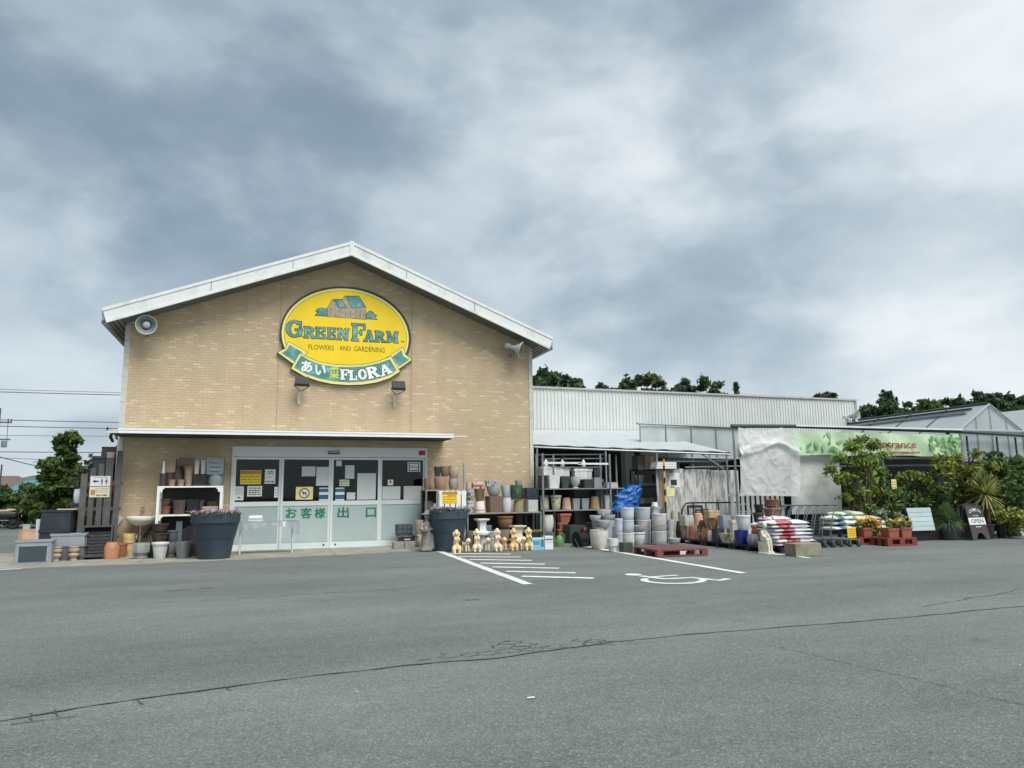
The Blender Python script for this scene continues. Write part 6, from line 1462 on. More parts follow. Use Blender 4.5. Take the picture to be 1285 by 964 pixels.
# printed boxes
t_ = MB(); t_.box(9.40, 9.72, -2.80, -2.62, 0, .28); t_ = tag(t_.build('printed_box', mat('box_blue', (130, 190, 214), .5, .06)), 'pale blue printed box beside the last dog figurine', 'box')
q = MB(); q.box(9.43, 9.60, -2.802, -2.8, .12, .21); q.build('print', mat('box_print', (84, 140, 176), .5), t_); q = MB(); q.box(9.63, 9.70, -2.802, -2.8, .07, .24); q.build('print', mat('box_print2', (78, 110, 104), .5), t_); q = MB(); q.box(9.405, 9.715, -2.8025, -2.8, .255, .275); q.build('print', PAPER['white'], t_)
t_ = MB(); t_.box(9.745, 9.95, -2.78, -2.6, 0, .31); t_ = tag(t_.build('white_box', PAPER['white']), 'white printed box right of the pale blue box', 'box'); bars(t_, 9.77, 9.92, [.15, .19], .014, -2.78, mat('grey_ink', (140, 144, 160), .6), 3); q = MB(); q.box(9.75, 9.945, -2.7815, -2.78, .225, .25); q.build('slot', PAPER['ink'], t_)
tp_ = MB(); tp_.box(7.36, 9.46, -2.98, -2.52, -.004, .0035)
# watering can, hose reel
t_ = thing('watering_can', 'green watering can before the lean-to rack', 'watering can', (10.42, -2.05, 0))
gm = mat('can_green', (96, 140, 84), .45, .12)
b_ = MB(); b_.lathe([(.12, 0), (.125, .02), (.11, .16), (.08, .24), (.05, .27), (.02, .27)], (0, 0, 0), 20, True, True); b_.build('can_body', gm, t_, 40)
b_ = MB(); b_.tube([(-.09, 0, .08), (-.16, 0, .2), (-.2, 0, .33)], [.03, .02, .014], 8); b_.build('spout', gm, t_, 40); b_ = MB(); b_.tube([(.0, 0, .27), (.06, 0, .34), (.14, 0, .28), (.12, 0, .1)], .014, 8); b_.build('handle', gm, t_, 40)
t_ = thing('hose_reel', 'black hose reel on the ground before the lean-to', 'hose reel', (10.85, -2.45, 0), .25)
b_ = MB()
for k in range(6):
    b_.tube([( -.12 + k * .045, .15 * math.cos(a), .19 + .15 * math.sin(a)) for a in [i * math.pi / 8 for i in range(17)]], .022, 6)
b_.build('hose', mat('hose_black', (30, 34, 40), .35), t_, 50)
for x in (-.16, .16):
    b_ = MB(); b_.lathe([(.19, -.008), (.19, .008)], (x, 0, .19), 20, True, True, axis=Matrix.Rotation(R(90), 3, 'Y')); b_.build('flange', bl, t_, 30)
b_ = MB(); b_.tube([(-.2, -.14, .012), (-.2, 0, .19), (-.2, .14, .012)], .014, 6); b_.tube([(.2, -.14, .012), (.2, 0, .19), (.2, .14, .012)], .014, 6); b_.tube([(-.2, 0, .19), (.2, 0, .19)], .02, 6); b_.build('frame', BLACK_METAL, t_, 40)
block('small dark green box before the slim blue stack', 10.98, 11.22, -4.42, -4.2, 0, .22, mat('green_box', (60, 72, 62), .6), 'storage_box', 'box')

# ================================================================ PALLETS
def pallet(lab, corner, ux, uy, lx, ly, h, m_, n=9, group=None, z=0.0, stamp=None):
    """corner + unit axes; decks of planks on three bearers"""
    t_ = thing('pallet', lab, 'pallet', (corner[0], corner[1], z), math.atan2(ux[1], ux[0]), group)
    w_ = lx / n
    for k in range(n):
        b_ = MB(); b_.box(k * w_ + .006, (k + 1) * w_ - .006, 0, ly, h * .80, h); b_.build('deck_board', m_, t_)
    for y in (0, ly / 2 - .05, ly - .10):
        for x in (0, lx / 2 - .07, lx - .14):
            b_ = MB(); b_.box(x, x + .14, y, y + .10, h * .22, h * .795); b_.build('block', m_, t_)
        b_ = MB(); b_.box(0, lx, y, y + .10, 0.002, h * .215); b_.build('bottom_board', m_, t_)
        b_ = MB(); b_.box(0, lx, y + .001, y + .099, h * .70, h * .798); b_.build('stringer', m_, t_) if False else None
    if stamp:
        b_ = MB(); b_.box(lx / 2 - .065, lx / 2 + .065, -.004, -.001, h * .28, h * .76); b_.build('stamp', PAPER['blank'], t_)
    return t_
REDP = mat('red_pallet', (116, 66, 66), .6, .14, 6, dirt=(150, 104, 102), dirt_amt=.5, dirt_scale=5)
a = math.atan2(-5.862 + 5.786, 12.207 - 11.037)
pallet('dark red plastic pallet on the car park before the pot stacks', (11.04, -5.78), (math.cos(a), math.sin(a)), None, 1.17, 1.15, .15, REDP, 10, None, .004, True)
BLKP = mat('black_pallet', (36, 40, 44), .6, .15, 6)
for i, y in enumerate((-5.85, -4.70, -3.55)):
    pallet(('black pallet nearest the seated figure in the pot row', 'black pallet in the middle of the pot row', 'black pallet at the far end of the pot row')[i], (13.62, y), (1, 0), None, .95, 1.1, .128, BLKP, 8, 'black pallets under the pot row')
# ================================================================ ANNEX AND LEAN-TO
def ribbed_mat(): return mat('white_ribbed', (210, 215, 212), .5, .05, 2, dirt=(170, 178, 172), dirt_amt=.35, dirt_scale=1.2, streak=8)
annex = thing('annex', 'long white ribbed metal annex behind the lean-to', 'building', (0, 0, 0))
AX0, AX1, AY, AZ = 10.54, 24.85, 2.5, 4.72
b_ = MB(); pts = []
x = AX0; pit = .125
while x < AX1:
    pts += [(x, AY), (x + pit * .62, AY), (x + pit * .70, AY - .022), (x + pit * .92, AY - .022)]; x += pit
pts.append((AX1, AY))
b_.v += [(p[0], p[1], 0) for p in pts] + [(p[0], p[1], AZ) for p in pts]; n_ = len(pts)
for i in range(n_ - 1): b_.f.append((i, i + 1, n_ + i + 1, n_ + i))
b_.build('wall', ribbed_mat(), annex)
b_ = MB(); b_.box(AX1 + .001, AX1 + .05, AY - .03, 11.5, 0, AZ); b_.box(AX0, AX1, 11.4, 11.5, 0, AZ); b_.build('side_wall', ribbed_mat(), annex)
b_ = MB(); b_.box(AX0, AX1 + .08, AY - .06, AY + .14, AZ, AZ + .06); b_.box(AX0, AX1 + .08, AY + .141, 11.6, AZ - .04, AZ + .05); b_.build('roof', mat('annex_roof', (176, 182, 178), .5), annex)
b_ = MB(); b_.tube([(AX1 - .05, AY - .08, 0), (AX1 - .05, AY - .08, AZ)], .035, 8); b_.build('downpipe', WHITE_METAL, annex, 40)
t_ = thing('horn_speaker', 'grey round horn on the right end of the annex wall', 'speaker', (24.45, 2.2, 4.08), group='horn speakers on the annex')
axm = Vector((.35, -.9, -.1)).normalized().to_track_quat('Z', 'Y').to_matrix()
b_ = MB(); b_.lathe([(.06, -.22), (.09, -.1), (.19, .05), (.24, .08), (.24, .10), (.22, .095), (.12, 0), (.02, -.02)], (0, 0, 0), 24, True, True, axis=axm); b_.build('bell', mat('horn_grey', (176, 182, 180)), t_, 40)
b_ = MB(); b_.lathe([(.07, -.02), (.075, .05), (.02, .065)], (0, 0, 0), 16, True, True, axis=axm); b_.build('reflector', mat('horn_dark', (120, 128, 128)), t_, 40)
b_ = MB(); b_.tube([(-.1, .18, .03), (-.3, .29, .05), (-.3, .29, -.12)], .02, 6); b_.build('bracket', WHITE_METAL, t_, 40)

lean = thing('lean_to', 'pale sheet-roofed pipe lean-to beside the shop', 'lean-to', (0, 0, 0))
RA, RB, RC_, RD = (10.56, 2.46, 3.34), (15.6, 2.46, 3.40), (16.1, -1.45, 2.44), (10.56, 0.02, 2.69)
b_ = MB()
def roofp(u, v):
    p0 = Vector(RD).lerp(Vector(RC_), u); p1 = Vector(RA).lerp(Vector(RB), u)
    p = p0.lerp(p1, v); p.z += -.03 * math.sin(math.pi * v) + .012 * math.sin(u * 46) * math.sin(math.pi * v) - .02 * math.sin(math.pi * (u * 4 % 1)) * (1 - v); return p
b_.grid(roofp, 60, 10)
rs_ = b_.build('roof_sheet', sheet_mat('lean_roof', (188, 196, 199), .02, .08, .4, .06), lean, 60)
PIPE = mat('pipe_galv', (150, 158, 158), .4, .1, 8, metal=.5)
fr_ = lambda u: Vector(RD).lerp(Vector(RC_), u)
b_ = MB(); b_.tube([fr_(u) + Vector((0, -.02, -.06)) for u in (0, .25, .5, .75, 1)], .03, 8); b_.build('eave_pipe', PIPE, lean, 40)
b_ = MB(); b_.tube([fr_(u) + Vector((0, .0, -.02 + .012 * math.sin(u * 50))) for u in [i / 30 for i in range(31)]], .035, 6); b_.build('rolled_edge', mat('edge_black', (46, 48, 50), .6), lean, 40)
for u in (.015, .36, .62, .98):
    p = fr_(u); b_ = MB(); b_.tube([(p.x, p.y, 0), (p.x, p.y, p.z - .05)], .028, 8); b_.build('post', PIPE, lean, 40)
for u in (.1, .25, .42, .58, .75, .9):
    b_ = MB(); p0 = fr_(u); p1 = Vector(RA).lerp(Vector(RB), u); b_.tube([p0 - Vector((0, 0, .05)), p1 - Vector((0, 0, .10))], .022, 6); b_.build('rafter', PIPE, lean, 40)
for z, a, c in ((2.42, 0, .37), (2.30, .05, .36), (2.20, .62, .98)):
    b_ = MB(); p0 = fr_(a); p1 = fr_(c); b_.tube([(p0.x, p0.y + .15, z), (p1.x, p1.y + .15, z)], .022, 6); b_.build('cross_pipe', PIPE, lean, 40)
p1 = fr_(.98); p0 = fr_(.84)
b_ = MB(); b_.tube([(p0.x, p0.y, 2.45), (p1.x - .1, p1.y, 1.95)], .022, 6); b_.tube([(p0.x + .3, p0.y - .05, 2.42), (p0.x + .3, p0.y - .05, 2.2)], .016, 6); b_.tube([(p0.x - .5, p0.y, 2.02), (p1.x + .5, p1.y, 2.05)], .02, 6); b_.build('brace', PIPE, lean, 40)
DARKSHEET = mat('dark_sheet', (34, 37, 38), .9, .2, 4)
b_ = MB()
b_.grid(lambda u, v: (10.6 + u * 7.2, 2.2 + .05 * math.sin(u * 30), .02 + v * 3.0), 40, 4); b_.build('dark_backing', DARKSHEET, lean, 60)  # near-black sheet put in so the lean-to interior stays dark
b_ = MB(); b_.grid(lambda u, v: (10.57, .05 + u * 2.1, .02 + v * 2.7), 4, 4); b_.build('side_net', DARKSHEET, lean, 60)
sn = MB()
sn.grid(lambda u, v: (14.1 + u * 2.3, -.75 - u * .5 + v * .9, 2.38 - .05 * u - .24 * math.sin(math.pi * (u * .8 + .1)) * (1 - .4 * v)), 24, 8)
tag(sn.build('hanging_net', mat('hang_net', (66, 68, 68), .9, .2, 5), None, 60), 'dark shade net sagging under the right end of the lean-to roof', 'net')
# rack inside
lr = thing('display_rack', 'grey steel rack of pots at the left of the lean-to', 'shelf', (0, 0, 0), group='pot racks')
for z, x1 in ((1.455, 12.98), (.873, 12.98)):
    b_ = MB(); b_.box(10.50, x1, -.90, -.28, z - .028, z); b_.build('shelf_board', mat('rack_board2', (132, 138, 138), .6, .1), lr)
for (x, y) in ((10.42, -.90), (10.86, -.60), (12.30, -.60), (12.44, -.9), (12.95, -.30), (10.48, -.27)):
    b_ = MB(); b_.box(x, x + .045, y - .046, y - .001, 0, 2.40); b_.build('post', STEEL, lr)
for z in (2.12,):
    b_ = MB(); b_.box(10.47, 11.6, -.92, -.90, z, z + .05); b_.box(11.5, 12.43, -.92, -.90, z - .02, z + .03); b_.build('crossbar', WHITE_METAL, lr)
b_ = MB(); b_.box(10.58, 11.52, -.44, -.20, 1.70, 1.76); b_.box(11.56, 12.18, -.44, -.2, 1.62, 1.68); b_.box(12.21, 12.5, -.44, -.2, 1.64, 1.70); b_.build('riser_board', STEEL, lr)
for (x, z) in ((10.62, 1.698), (11.46, 1.698), (11.62, 1.618), (12.12, 1.618), (12.25, 1.638), (12.44, 1.638)):
    b_ = MB(); b_.box(x, x + .03, -.4, -.24, 1.456, z); b_.build('riser_leg', STEEL, lr)
for k in range(3):
    o = pot_square(.38 - .02 * k, .30, .05, .9, .3).build('tray', pot_mat('white2'), None, None, (12.62, -.62, 1.458 + k * .052)); tag(o, ('white shallow tray at the bottom of its stack on the top rack shelf', 'white shallow tray in the middle of its stack on the top rack shelf', 'white shallow tray on top of its stack on the top rack shelf')[k], 'tray', 'white trays on the top rack shelf')
# a few dim things behind the rack
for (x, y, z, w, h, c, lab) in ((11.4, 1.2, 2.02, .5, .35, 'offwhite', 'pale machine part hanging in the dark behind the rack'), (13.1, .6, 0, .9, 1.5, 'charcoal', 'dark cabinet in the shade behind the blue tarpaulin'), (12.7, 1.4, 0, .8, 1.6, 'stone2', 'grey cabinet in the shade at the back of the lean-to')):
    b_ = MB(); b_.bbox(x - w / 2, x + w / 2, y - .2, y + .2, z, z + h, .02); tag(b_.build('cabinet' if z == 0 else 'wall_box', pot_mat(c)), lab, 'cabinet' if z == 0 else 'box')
cw = MB(); cw.box(13.75, 14.06, .55, .85, 0, 2.6); tag(cw.build('pillar', mat('pillar', (176, 184, 178), .6)), 'pale square pillar behind the blue tarpaulin', 'pillar')
# dark shelf with cartons
ds = shelf_unit('dark_rack', 'black steel rack with cartons behind the blue tarpaulin', 13.55, 14.45, -.55, -.05, (.5, 1.0, 1.5, 1.98), .035, BLACK_METAL)
CARD = mat('carton', (146, 124, 98), .8, .12, 4)
for i, (x0, x1, z0, z1, m_, lab) in enumerate(((13.58, 13.80, 1.982, 2.38, mat('carton_dark', (92, 86, 80), .8), 'dark carton at the left of the rack top'), (13.82, 13.97, 1.982, 2.42, CARD, 'brown carton in the middle of the rack top'), (13.99, 14.22, 1.982, 2.36, mat('carton_pale', (178, 172, 158), .8), 'pale carton at the right of the rack top'),
                                               (13.62, 14.2, 1.502, 1.60, mat('planks', (142, 134, 118), .8), 'flat pale boards on the rack shelf, upper pack'), (13.62, 14.1, 1.002, 1.16, CARD, 'low brown carton in the middle of the dark rack'))):
    b_ = MB(); b_.box(x0, x1, -.52, -.18, z0, z1); tag(b_.build('carton', m_), lab, 'carton', 'cartons in the dark rack')
for k in range(3):
    b_ = MB(); b_.box(13.70 + .02 * k, 14.35, -1.35, -1.0, 1.98 + k * .062, 2.035 + k * .062); tag(b_.build('foam_box', PAPER['white']), ('white flat box at the bottom of the stack by the striped pole', 'white flat box in the middle of the stack by the striped pole', 'white flat box on top of the stack by the striped pole')[k], 'box', 'white flat boxes')
b_ = MB(); b_.box(13.66, 14.4, -1.38, -.56, 1.955, 1.979); tag(b_.build('shelf_plank', WOODG), 'grey plank carrying the white flat boxes by the striped pole', 'plank')
# blue tarpaulin over something
TARP = mat('blue_tarp', (36, 96, 166), .4, .2, 6, bump=.3, bscale=12)
tz = MB()
def tarp(u, v):
    a = math.pi * (u - .5) * 1.15; r_ = .32 + .16 * (1 - v) + .22 * abs(fbm(u * 2.6, v * 2.2, 7.0)) + .06 * fbm(u * 8, v * 7, 2.0)
    return (12.90 + (r_ * .78) * math.sin(a) + .30 * v, -.85 - r_ * math.cos(a) * .55, .82 + v * (.80 - .2 * abs(u - .8)) + .02 * math.sin(u * 17 + v * 21))
tz.grid(tarp, 46, 26); tag(tz.build('tarpaulin', TARP, None, 75), 'crumpled bright blue tarpaulin hanging beside the rack', 'tarpaulin')
pr_ = MB(); pr_.lathe([(.02, 0), (.075, 0), (.075, .14), (.02, .14)], (13.22, -2.0, .92), 18, False, False); 
tag(pr_.build('paper_roll', mat('paper_roll', (236, 238, 238)), None, 40), 'white roll standing above the pale blue pot stacks', 'roll')
b_ = MB(); b_.box(13.05, 13.40, -2.1, -1.85, 0, .918); tag(b_.build('stand', GREYP), 'grey stand under the white roll behind the pot stacks', 'stand')
# clutter in the shade of the lean-to
rc_ = random.Random(9)
for i, (x, y, z, w_, lab) in enumerate(((11.0, .5, 2.02, .34, 'dark wire basket hung under the roof, leftmost'), (11.7, .6, 1.98, .30, 'dark wire basket hung under the roof, second from the left'), (12.75, .3, 1.95, .34, 'dark wire basket hung under the roof beside the pillar'), (15.1, -.6, 1.98, .32, 'dark wire basket hung over the stained wall'))):
    t_ = thing('hanging_basket', lab, 'basket', (x, y, z), group='baskets hung in the lean-to')
    b_ = MB(); b_.lathe([(w_ * .2, 0), (w_ * .42, .06), (w_ * .5, .18)], (0, 0, 0), 16, True, False); b_.build('bowl', BLACK_METAL, t_, 40)
    b_ = MB()
    for a in (0, 2.1, 4.2): b_.tube([(w_ * .5 * math.cos(a), w_ * .5 * math.sin(a), .18), (0, 0, .5)], .006, 5)
    b_.build('chains', PIPE, t_, 40)
for i, (x, c, lab) in enumerate(((10.75, 'white', 'white spray bottle on the rack crossbar, left one'), (11.25, 'offwhite', 'cream spray bottle on the rack crossbar, middle one'), (11.9, 'white', 'white spray bottle on the rack crossbar, right one'))):
    t_ = thing('spray_bottle', lab, 'bottle', (x, -.40, 2.06), group='bottles on the rack crossbar')
    b_ = MB(); b_.lathe([(.05, 0), (.055, .01), (.055, .14), (.02, .19), (.018, .22)], (0, 0, 0), 14, True, True); b_.build('bottle_body', pot_mat(c), t_, 40)
    b_ = MB(); b_.obox((-.02, 0, .24), (.10, .03, .04)); b_.build('spray_head', bl, t_)
b_ = MB(); b_.box(10.52, 12.4, -.46, -.34, 2.035, 2.058); b_.build('top_board', STEEL, lr)
for i, (x, y, z, w_, h, c, lab) in enumerate(((13.70, -.30, .502, .26, .34, 'charcoal', 'charcoal bucket on the lowest shelf of the dark rack'), (14.05, -.30, .502, .28, .30, 'brown2', 'brown bucket on the lowest shelf of the dark rack'), (14.28, -.3, 1.002, .2, .3, 'stone2', 'grey pot at the right of the middle shelf of the dark rack'), (13.75, -.3, 1.602, .30, .22, 'offwhite', 'pale bowl on the boards in the dark rack'), (14.28, -.3, 1.502, .22, .34, 'charcoal', 'charcoal pot at the right under the top of the dark rack'))):
    tag(pot_round('bucket', w_, h).build('bucket_pot', pot_mat(c), None, 35, (x, y, z)), lab, 'pot', 'pots in the dark rack')
t_ = thing('cane_bundle', 'bundle of brown canes leaning at the left of the stained wall', 'canes', (13.98, -1.24, 0))
for k in range(9):
    b_ = MB(); a = rc_.uniform(-.06, .06); b_.tube([(k * .018 - .08, -.03 + .01 * (k % 3), 0), (k * .02 - .08 + a, .06, 1.75 + rc_.uniform(-.15, .2))], .009, 6); b_.build('cane', mat('cane', (150, 122, 84), .7, .2), t_, 40)
for k in range(4):
    tag(pot_square(.44, .34, .14, .94, .2).build('storage_tray', GREYP, None, None, (12.72, .05, .002 + k * .142)), ('grey tray at the bottom of the stack behind the bowls', 'grey tray second in the stack behind the bowls', 'grey tray third in the stack behind the bowls', 'grey tray on top of the stack behind the bowls')[k], 'tray', 'grey trays behind the bowls')
t_ = thing('frame_stack', 'dark picture frames leaning on the stained wall', 'frames', (15.0, -1.30, 0))
for k in range(3):
    b_ = MB(); w_, h = .5 - .06 * k, .95 - .12 * k
    for (x0, x1, z0, z1) in ((-w_ / 2, w_ / 2, 0, .04), (-w_ / 2, w_ / 2, h - .04, h), (-w_ / 2, -w_ / 2 + .04, .041, h - .041), (w_ / 2 - .04, w_ / 2, .041, h - .041)): b_.box(x0 + .2 * k, x1 + .2 * k, -.03 * k, -.03 * k + .02, z0, z1)
    o = b_.build('frame', BLACK_METAL, t_); o.rotation_euler = (R(-7), 0, 0)
# striped pole with paper
t_ = thing('striped_pole', 'black and yellow striped pole with a paper hung from it', 'pole', (13.78, -1.62, 0))
for k in range(8):
    b_ = MB(); b_.tube([(0, 0, .90 + k * .165), (0, 0, .90 + (k + 1) * .165)], .028, 8); b_.build('band', mat('pole_yellow', (216, 166, 60), .5) if k % 2 else BLACK_METAL, t_, 40)
b_ = MB(); b_.tube([(0, 0, 0), (0, 0, .899)], .022, 8); b_.build('pole', BLACK_METAL, t_, 40)
b_ = MB(); b_.obox((.06, -.04, .84), (.27, .006, .22), R(-6), 0, R(28)); tag(b_.build('paper_sheet', PAPER['white']), 'tilted white paper at the foot of the striped pole', 'notice')
# stained board wall and posters
STAIN = mat('stained_board', (206, 207, 203), .8, .12, 3, dirt=(78, 77, 74), dirt_amt=.95, dirt_scale=12, dirt_at=.44, streak=6)
sw = thing('stained_wall', 'dirty white streaked board wall at the right of the lean-to', 'wall', (0, 0, 0))
for k, (x0, x1) in enumerate(((13.80, 14.70), (14.71, 15.60), (15.61, 16.55))):
    b_ = MB(); b_.box(x0, x1, -1.16, -1.13, .1, 1.98 - .02 * k); b_.build('panel', STAIN, sw)
for (x0, x1, z0, z1, m_, lab) in ((14.22, 14.55, 1.45, 1.86, 'white', 'pale poster with dark photos on the stained wall'), (14.12, 14.36, 1.20, 1.48, 'cream', 'yellowish leaflet below the poster on the stained wall')):
    b_ = MB(); b_.box(x0, x1, -1.168, -1.162, z0, z1); o = tag(b_.build('poster', PAPER[m_]), lab, 'poster'); q = MB(); q.box(x0 + .03, x1 - .1, -1.1695, -1.168, z0 + .06, z0 + .22); q.build('print', PAPER['ink'] if m_ == 'white' else PAPER['pale'], o)
# translucent screen behind
sc_ = thing('translucent_screen', 'pale translucent panel screen between annex and lean-to roof', 'screen', (0, 0, 0))
SCR = sheet_mat('screen_sheet', (206, 214, 212), .08, .35, .4)
for k in range(4):
    x0 = 14.25 + k * .92; b_ = MB(); b_.box(x0 + .01, x0 + .91, .5, .51, 2.35, 3.36); b_.build('pane', SCR, sc_)
    b_ = MB(); b_.tube([(x0, .48, 0), (x0, .48, 3.40)], .022, 6); b_.build('post', PIPE, sc_, 40)
b_ = MB(); b_.tube([(14.15, .46, 3.43), (18.1, .46, 3.36)], .035, 8); b_.tube([(14.15, .46, 2.4), (18.1, .46, 2.35)], .025, 8); b_.build('rail', PIPE, sc_, 40)
b_ = MB(); b_.box(17.86, 17.95, .35, .5, 2.5, 2.85); tag(b_.build('meter_box', mat('meter', (210, 210, 196), .5)), 'small white box at the right end of the translucent screen', 'box')

# ================================================================ ENTRANCE SIDE
ent = thing('entrance_canopy', 'dark pipe frame and beam carrying the entrance banner', 'frame', (0, 0, 0))
DKM = mat('dark_pipe', (60, 66, 68), .5, .15, 8)
b_ = MB(); b_.tube([(14.9, -3.22, 3.03), (16.9, -3.25, 3.06), (22.9, -3.25, 3.02), (27.5, -3.2, 2.90)], .05, 8); b_.build('beam', DKM, ent, 40)
b_ = MB(); b_.box(16.9, 23.0, -3.34, -3.30, 3.05, 3.10); b_.build('beam_cap', WHITE_METAL, ent)
for (x, z) in ((15.0, 3.0), (19.35, 2.95), (20.0, 2.95), (22.6, 3.0), (23.35, 2.9), (24.6, 2.9), (25.4, 2.9), (27.0, 2.9)):
    b_ = MB(); b_.tube([(x, -3.15, 0), (x, -3.15, z)], .03 if x != 22.6 else .05, 8); b_.build('post', PIPE if x < 22 else DKM, ent, 40)
b_ = MB(); b_.tube([(19.0, -3.15, 2.22), (23.3, -3.15, 2.22)], .03, 6); b_.tube([(18.6, -2.6, 2.0), (23.3, -2.6, 2.05)], .03, 6); b_.build('cross_pipe', PIPE, ent, 40)
BAN = mat('banner_green', (184, 212, 172), .55, .08, 1.6, dirt=(218, 232, 206), dirt_amt=.8, dirt_scale=1.3)
bn = MB()
def banf(u, v):
    x = 16.63 + u * 6.22; sag = .02 * math.sin(u * 26) * (1 - v) + .03 * math.sin(math.pi * (u * 5 % 1)) * v
    return (x, -3.30 - .02 * math.sin(u * 31 + v * 4) - (.06 * math.sin((u * 9) ** 1.3) if u < .35 else .012 * math.sin(u * 40)), 2.28 + v * .65 - sag * .6)
bn.grid(banf, 90, 10); bno = tag(bn.build('entrance_banner', BAN, None, 60), 'pale green entrance banner with leafy print and red lettering', 'banner')
LEAFP = mat('banner_leaf', (98, 152, 92), .6, .2); LEAFP2 = mat('banner_leaf2', (134, 182, 122), .6, .2)
r_ = random.Random(4)
for i in range(70):
    u = r_.choice((r_.uniform(.0, .42), r_.uniform(.80, .99), r_.uniform(.8, .99))); v = r_.uniform(.12, .88); p = banf(u, v); a = r_.uniform(0, 6.28); s_ = r_.uniform(.05, .16)
    q = MB(); q.add([(p[0] + s_ * math.cos(a) * t - .35 * s_ * math.sin(a) * w, p[1] - .03 - .0004 * i, p[2] + s_ * math.sin(a) * t * .8 + .35 * s_ * math.cos(a) * w) for t, w in ((-1, 0), (-.3, 1), (.5, .8), (1, 0), (.5, -.8), (-.3, -1))], [(0, 1, 2, 3, 4, 5)])
    q.build('printed_leaf', LEAFP if i % 2 else LEAFP2, bno)
RB_ = mat('banner_red', (150, 66, 44), .6, .05)
text('lettering', 'Entrance', 19.62, 21.10, 2.50, 2.71, -3.345, RB_, bno, .012)
text('lettering', 'ト', 18.62, 18.84, 2.50, 2.77, -3.375, RB_, bno, .02)
bars(bno, 20.0, 21.2, [2.345], .055, -3.345, RB_, 12)
FILM = sheet_mat('white_film', (240, 242, 241), .20, .35, .25, .05, .6)
FILM2 = sheet_mat('white_film2', (220, 223, 217), .04, .30, .5, .10, .35)
s1 = MB()
def film1(u, v):
    top = 2.98 - .10 * math.sin(math.pi * (u * 1.35 % 1)) + .04 * u
    z = 1.22 + v * (top - 1.22) - .04 * u * (1 - v)
    a = u * 1.95; b = v * 1.7
    k1 = abs(fbm(a * .8 + b * .7, b * .8 - a * .6, 3.1, 2)); k2 = abs(fbm(a * 2.3, b * 2.6, 9.0, 2))
    y = -3.40 - .05 * math.sin(u * 5 + v * 1.5) - .045 * k1 - .006 * k2 - .022 * (1 - abs(fbm(a * 2.2 + b, b * 2.0 - a * .8, 4.4, 3))) ** 3 - .03 * math.sin(u * 11 + 3 * fbm(u, v * .4, 2)) * (1 - v) - .05 * math.exp(-((v - .62 - .18 * math.sin(u * 3.2)) / .05) ** 2) - .05 * math.exp(-((v - .80 + .35 * abs(u - .62)) / .04) ** 2)
    return (14.95 + u * 1.95 + .02 * math.sin(v * 5) - .05 * (1 - v), y, z)
s1.grid(film1, 90, 80); tag(s1.build('plastic_sheet', FILM, None, 70), 'crumpled clear white plastic sheet hung left of the banner', 'plastic sheet')
s2 = MB()
def film2(u, v):
    y = -3.14 - .05 * math.sin(u * 4 + v * 2) - .06 * abs(fbm(u * 1.6 + v * .8, v * 1.2 - u, 5.0, 2)) - .006 * abs(fbm(u * 6, v * 5, 1.0, 2)) - .03 * math.sin(u * 9 - v * 4)
    return (16.78 + u * 1.70 - .06 * (1 - v), y, .70 + v * 1.62)
s2.grid(film2, 80, 70); tag(s2.build('plastic_sheet', FILM2, None, 70), 'greyish white sheet wall below the left half of the banner', 'plastic sheet')
sn2 = MB(); sn2.grid(lambda u, v: (15.55 + u * 1.6, -2.72 + .05 * math.sin(u * 9), 1.26 + v * (.95 + .25 * math.sin(u * 3 + .4))), 20, 8); tag(sn2.build('dark_insert', mat('dark_insert', (58, 62, 66), .8, .2, 4), None, 60), 'dark sheet added to darken the clear white plastic sheet from behind', 'cover')  # added behind the film so its lower middle looks dark
# slatted white rack seen below the film
t_ = thing('slat_rack', 'white slatted rack visible under the plastic sheet', 'rack', (0, 0, 0))
for k in range(11):
    b_ = MB(); b_.box(15.0 + k * .16, 15.09 + k * .16, -2.9, -2.88, .1, 1.28); b_.build('slat', WHITE_METAL, t_)
b_ = MB(); b_.box(14.95, 16.75, -2.879, -2.85, 1.2, 1.25); b_.box(14.95, 16.75, -2.879, -2.85, .3, .35); b_.build('rail', WHITE_METAL, t_)

# greenhouse behind the entrance
gh = thing('greenhouse', 'greenhouse with translucent gable roof at the far right', 'greenhouse', (0, 0, 0))
GPX, GPZ, GE0, GE1, GEZ = 24.62, 3.93, 23.25, 26.0, 3.09
POLY = sheet_mat('poly_sheet', (196, 206, 208), .12, .35, .3, .06)
def slope(xa, za, xb, zb, nm):
    for k in range(4):
        ya = -3.0 + k * 1.4
        b_ = MB(); b_.add([(xa, ya + .01, za), (xb, ya + .01, zb), (xb, ya + 1.39, zb), (xa, ya + 1.39, za)], [(0, 1, 2, 3)]); b_.build(nm, POLY, gh)
slope(GE0, GEZ, GPX, GPZ, 'roof_panel'); slope(GPX, GPZ, GE1, GEZ, 'roof_panel')
WFR = mat('gh_frame', (160, 168, 170), .5, .06)
def bar(p0, p1, r_, m_, nm, par, n=6): b_ = MB(); b_.tube([p0, p1], r_, n); return b_.build(nm, m_, par, 40)
bar((GE0, -3.02, GEZ), (GPX, -3.02, GPZ), .028, WFR, 'gable_bar', gh); bar((GPX, -3.02, GPZ), (GE1, -3.02, GEZ), .028, WFR, 'gable_bar', gh); bar((GE0, -3.02, GEZ), (GE1, -3.02, GEZ), .04, WFR, 'gable_bar', gh)
b_ = MB(); b_.add([(GE0 + .05, -2.98, GEZ), (GE1 - .05, -2.98, GEZ), (GPX, -2.98, GPZ - .04)], [(0, 1, 2)]); b_.build('gable_pane', POLY, gh)
b_ = MB(); b_.box(GE0, GE1, -2.99, -2.98, 2.15, GEZ - .05); b_.build('front_pane', POLY, gh)
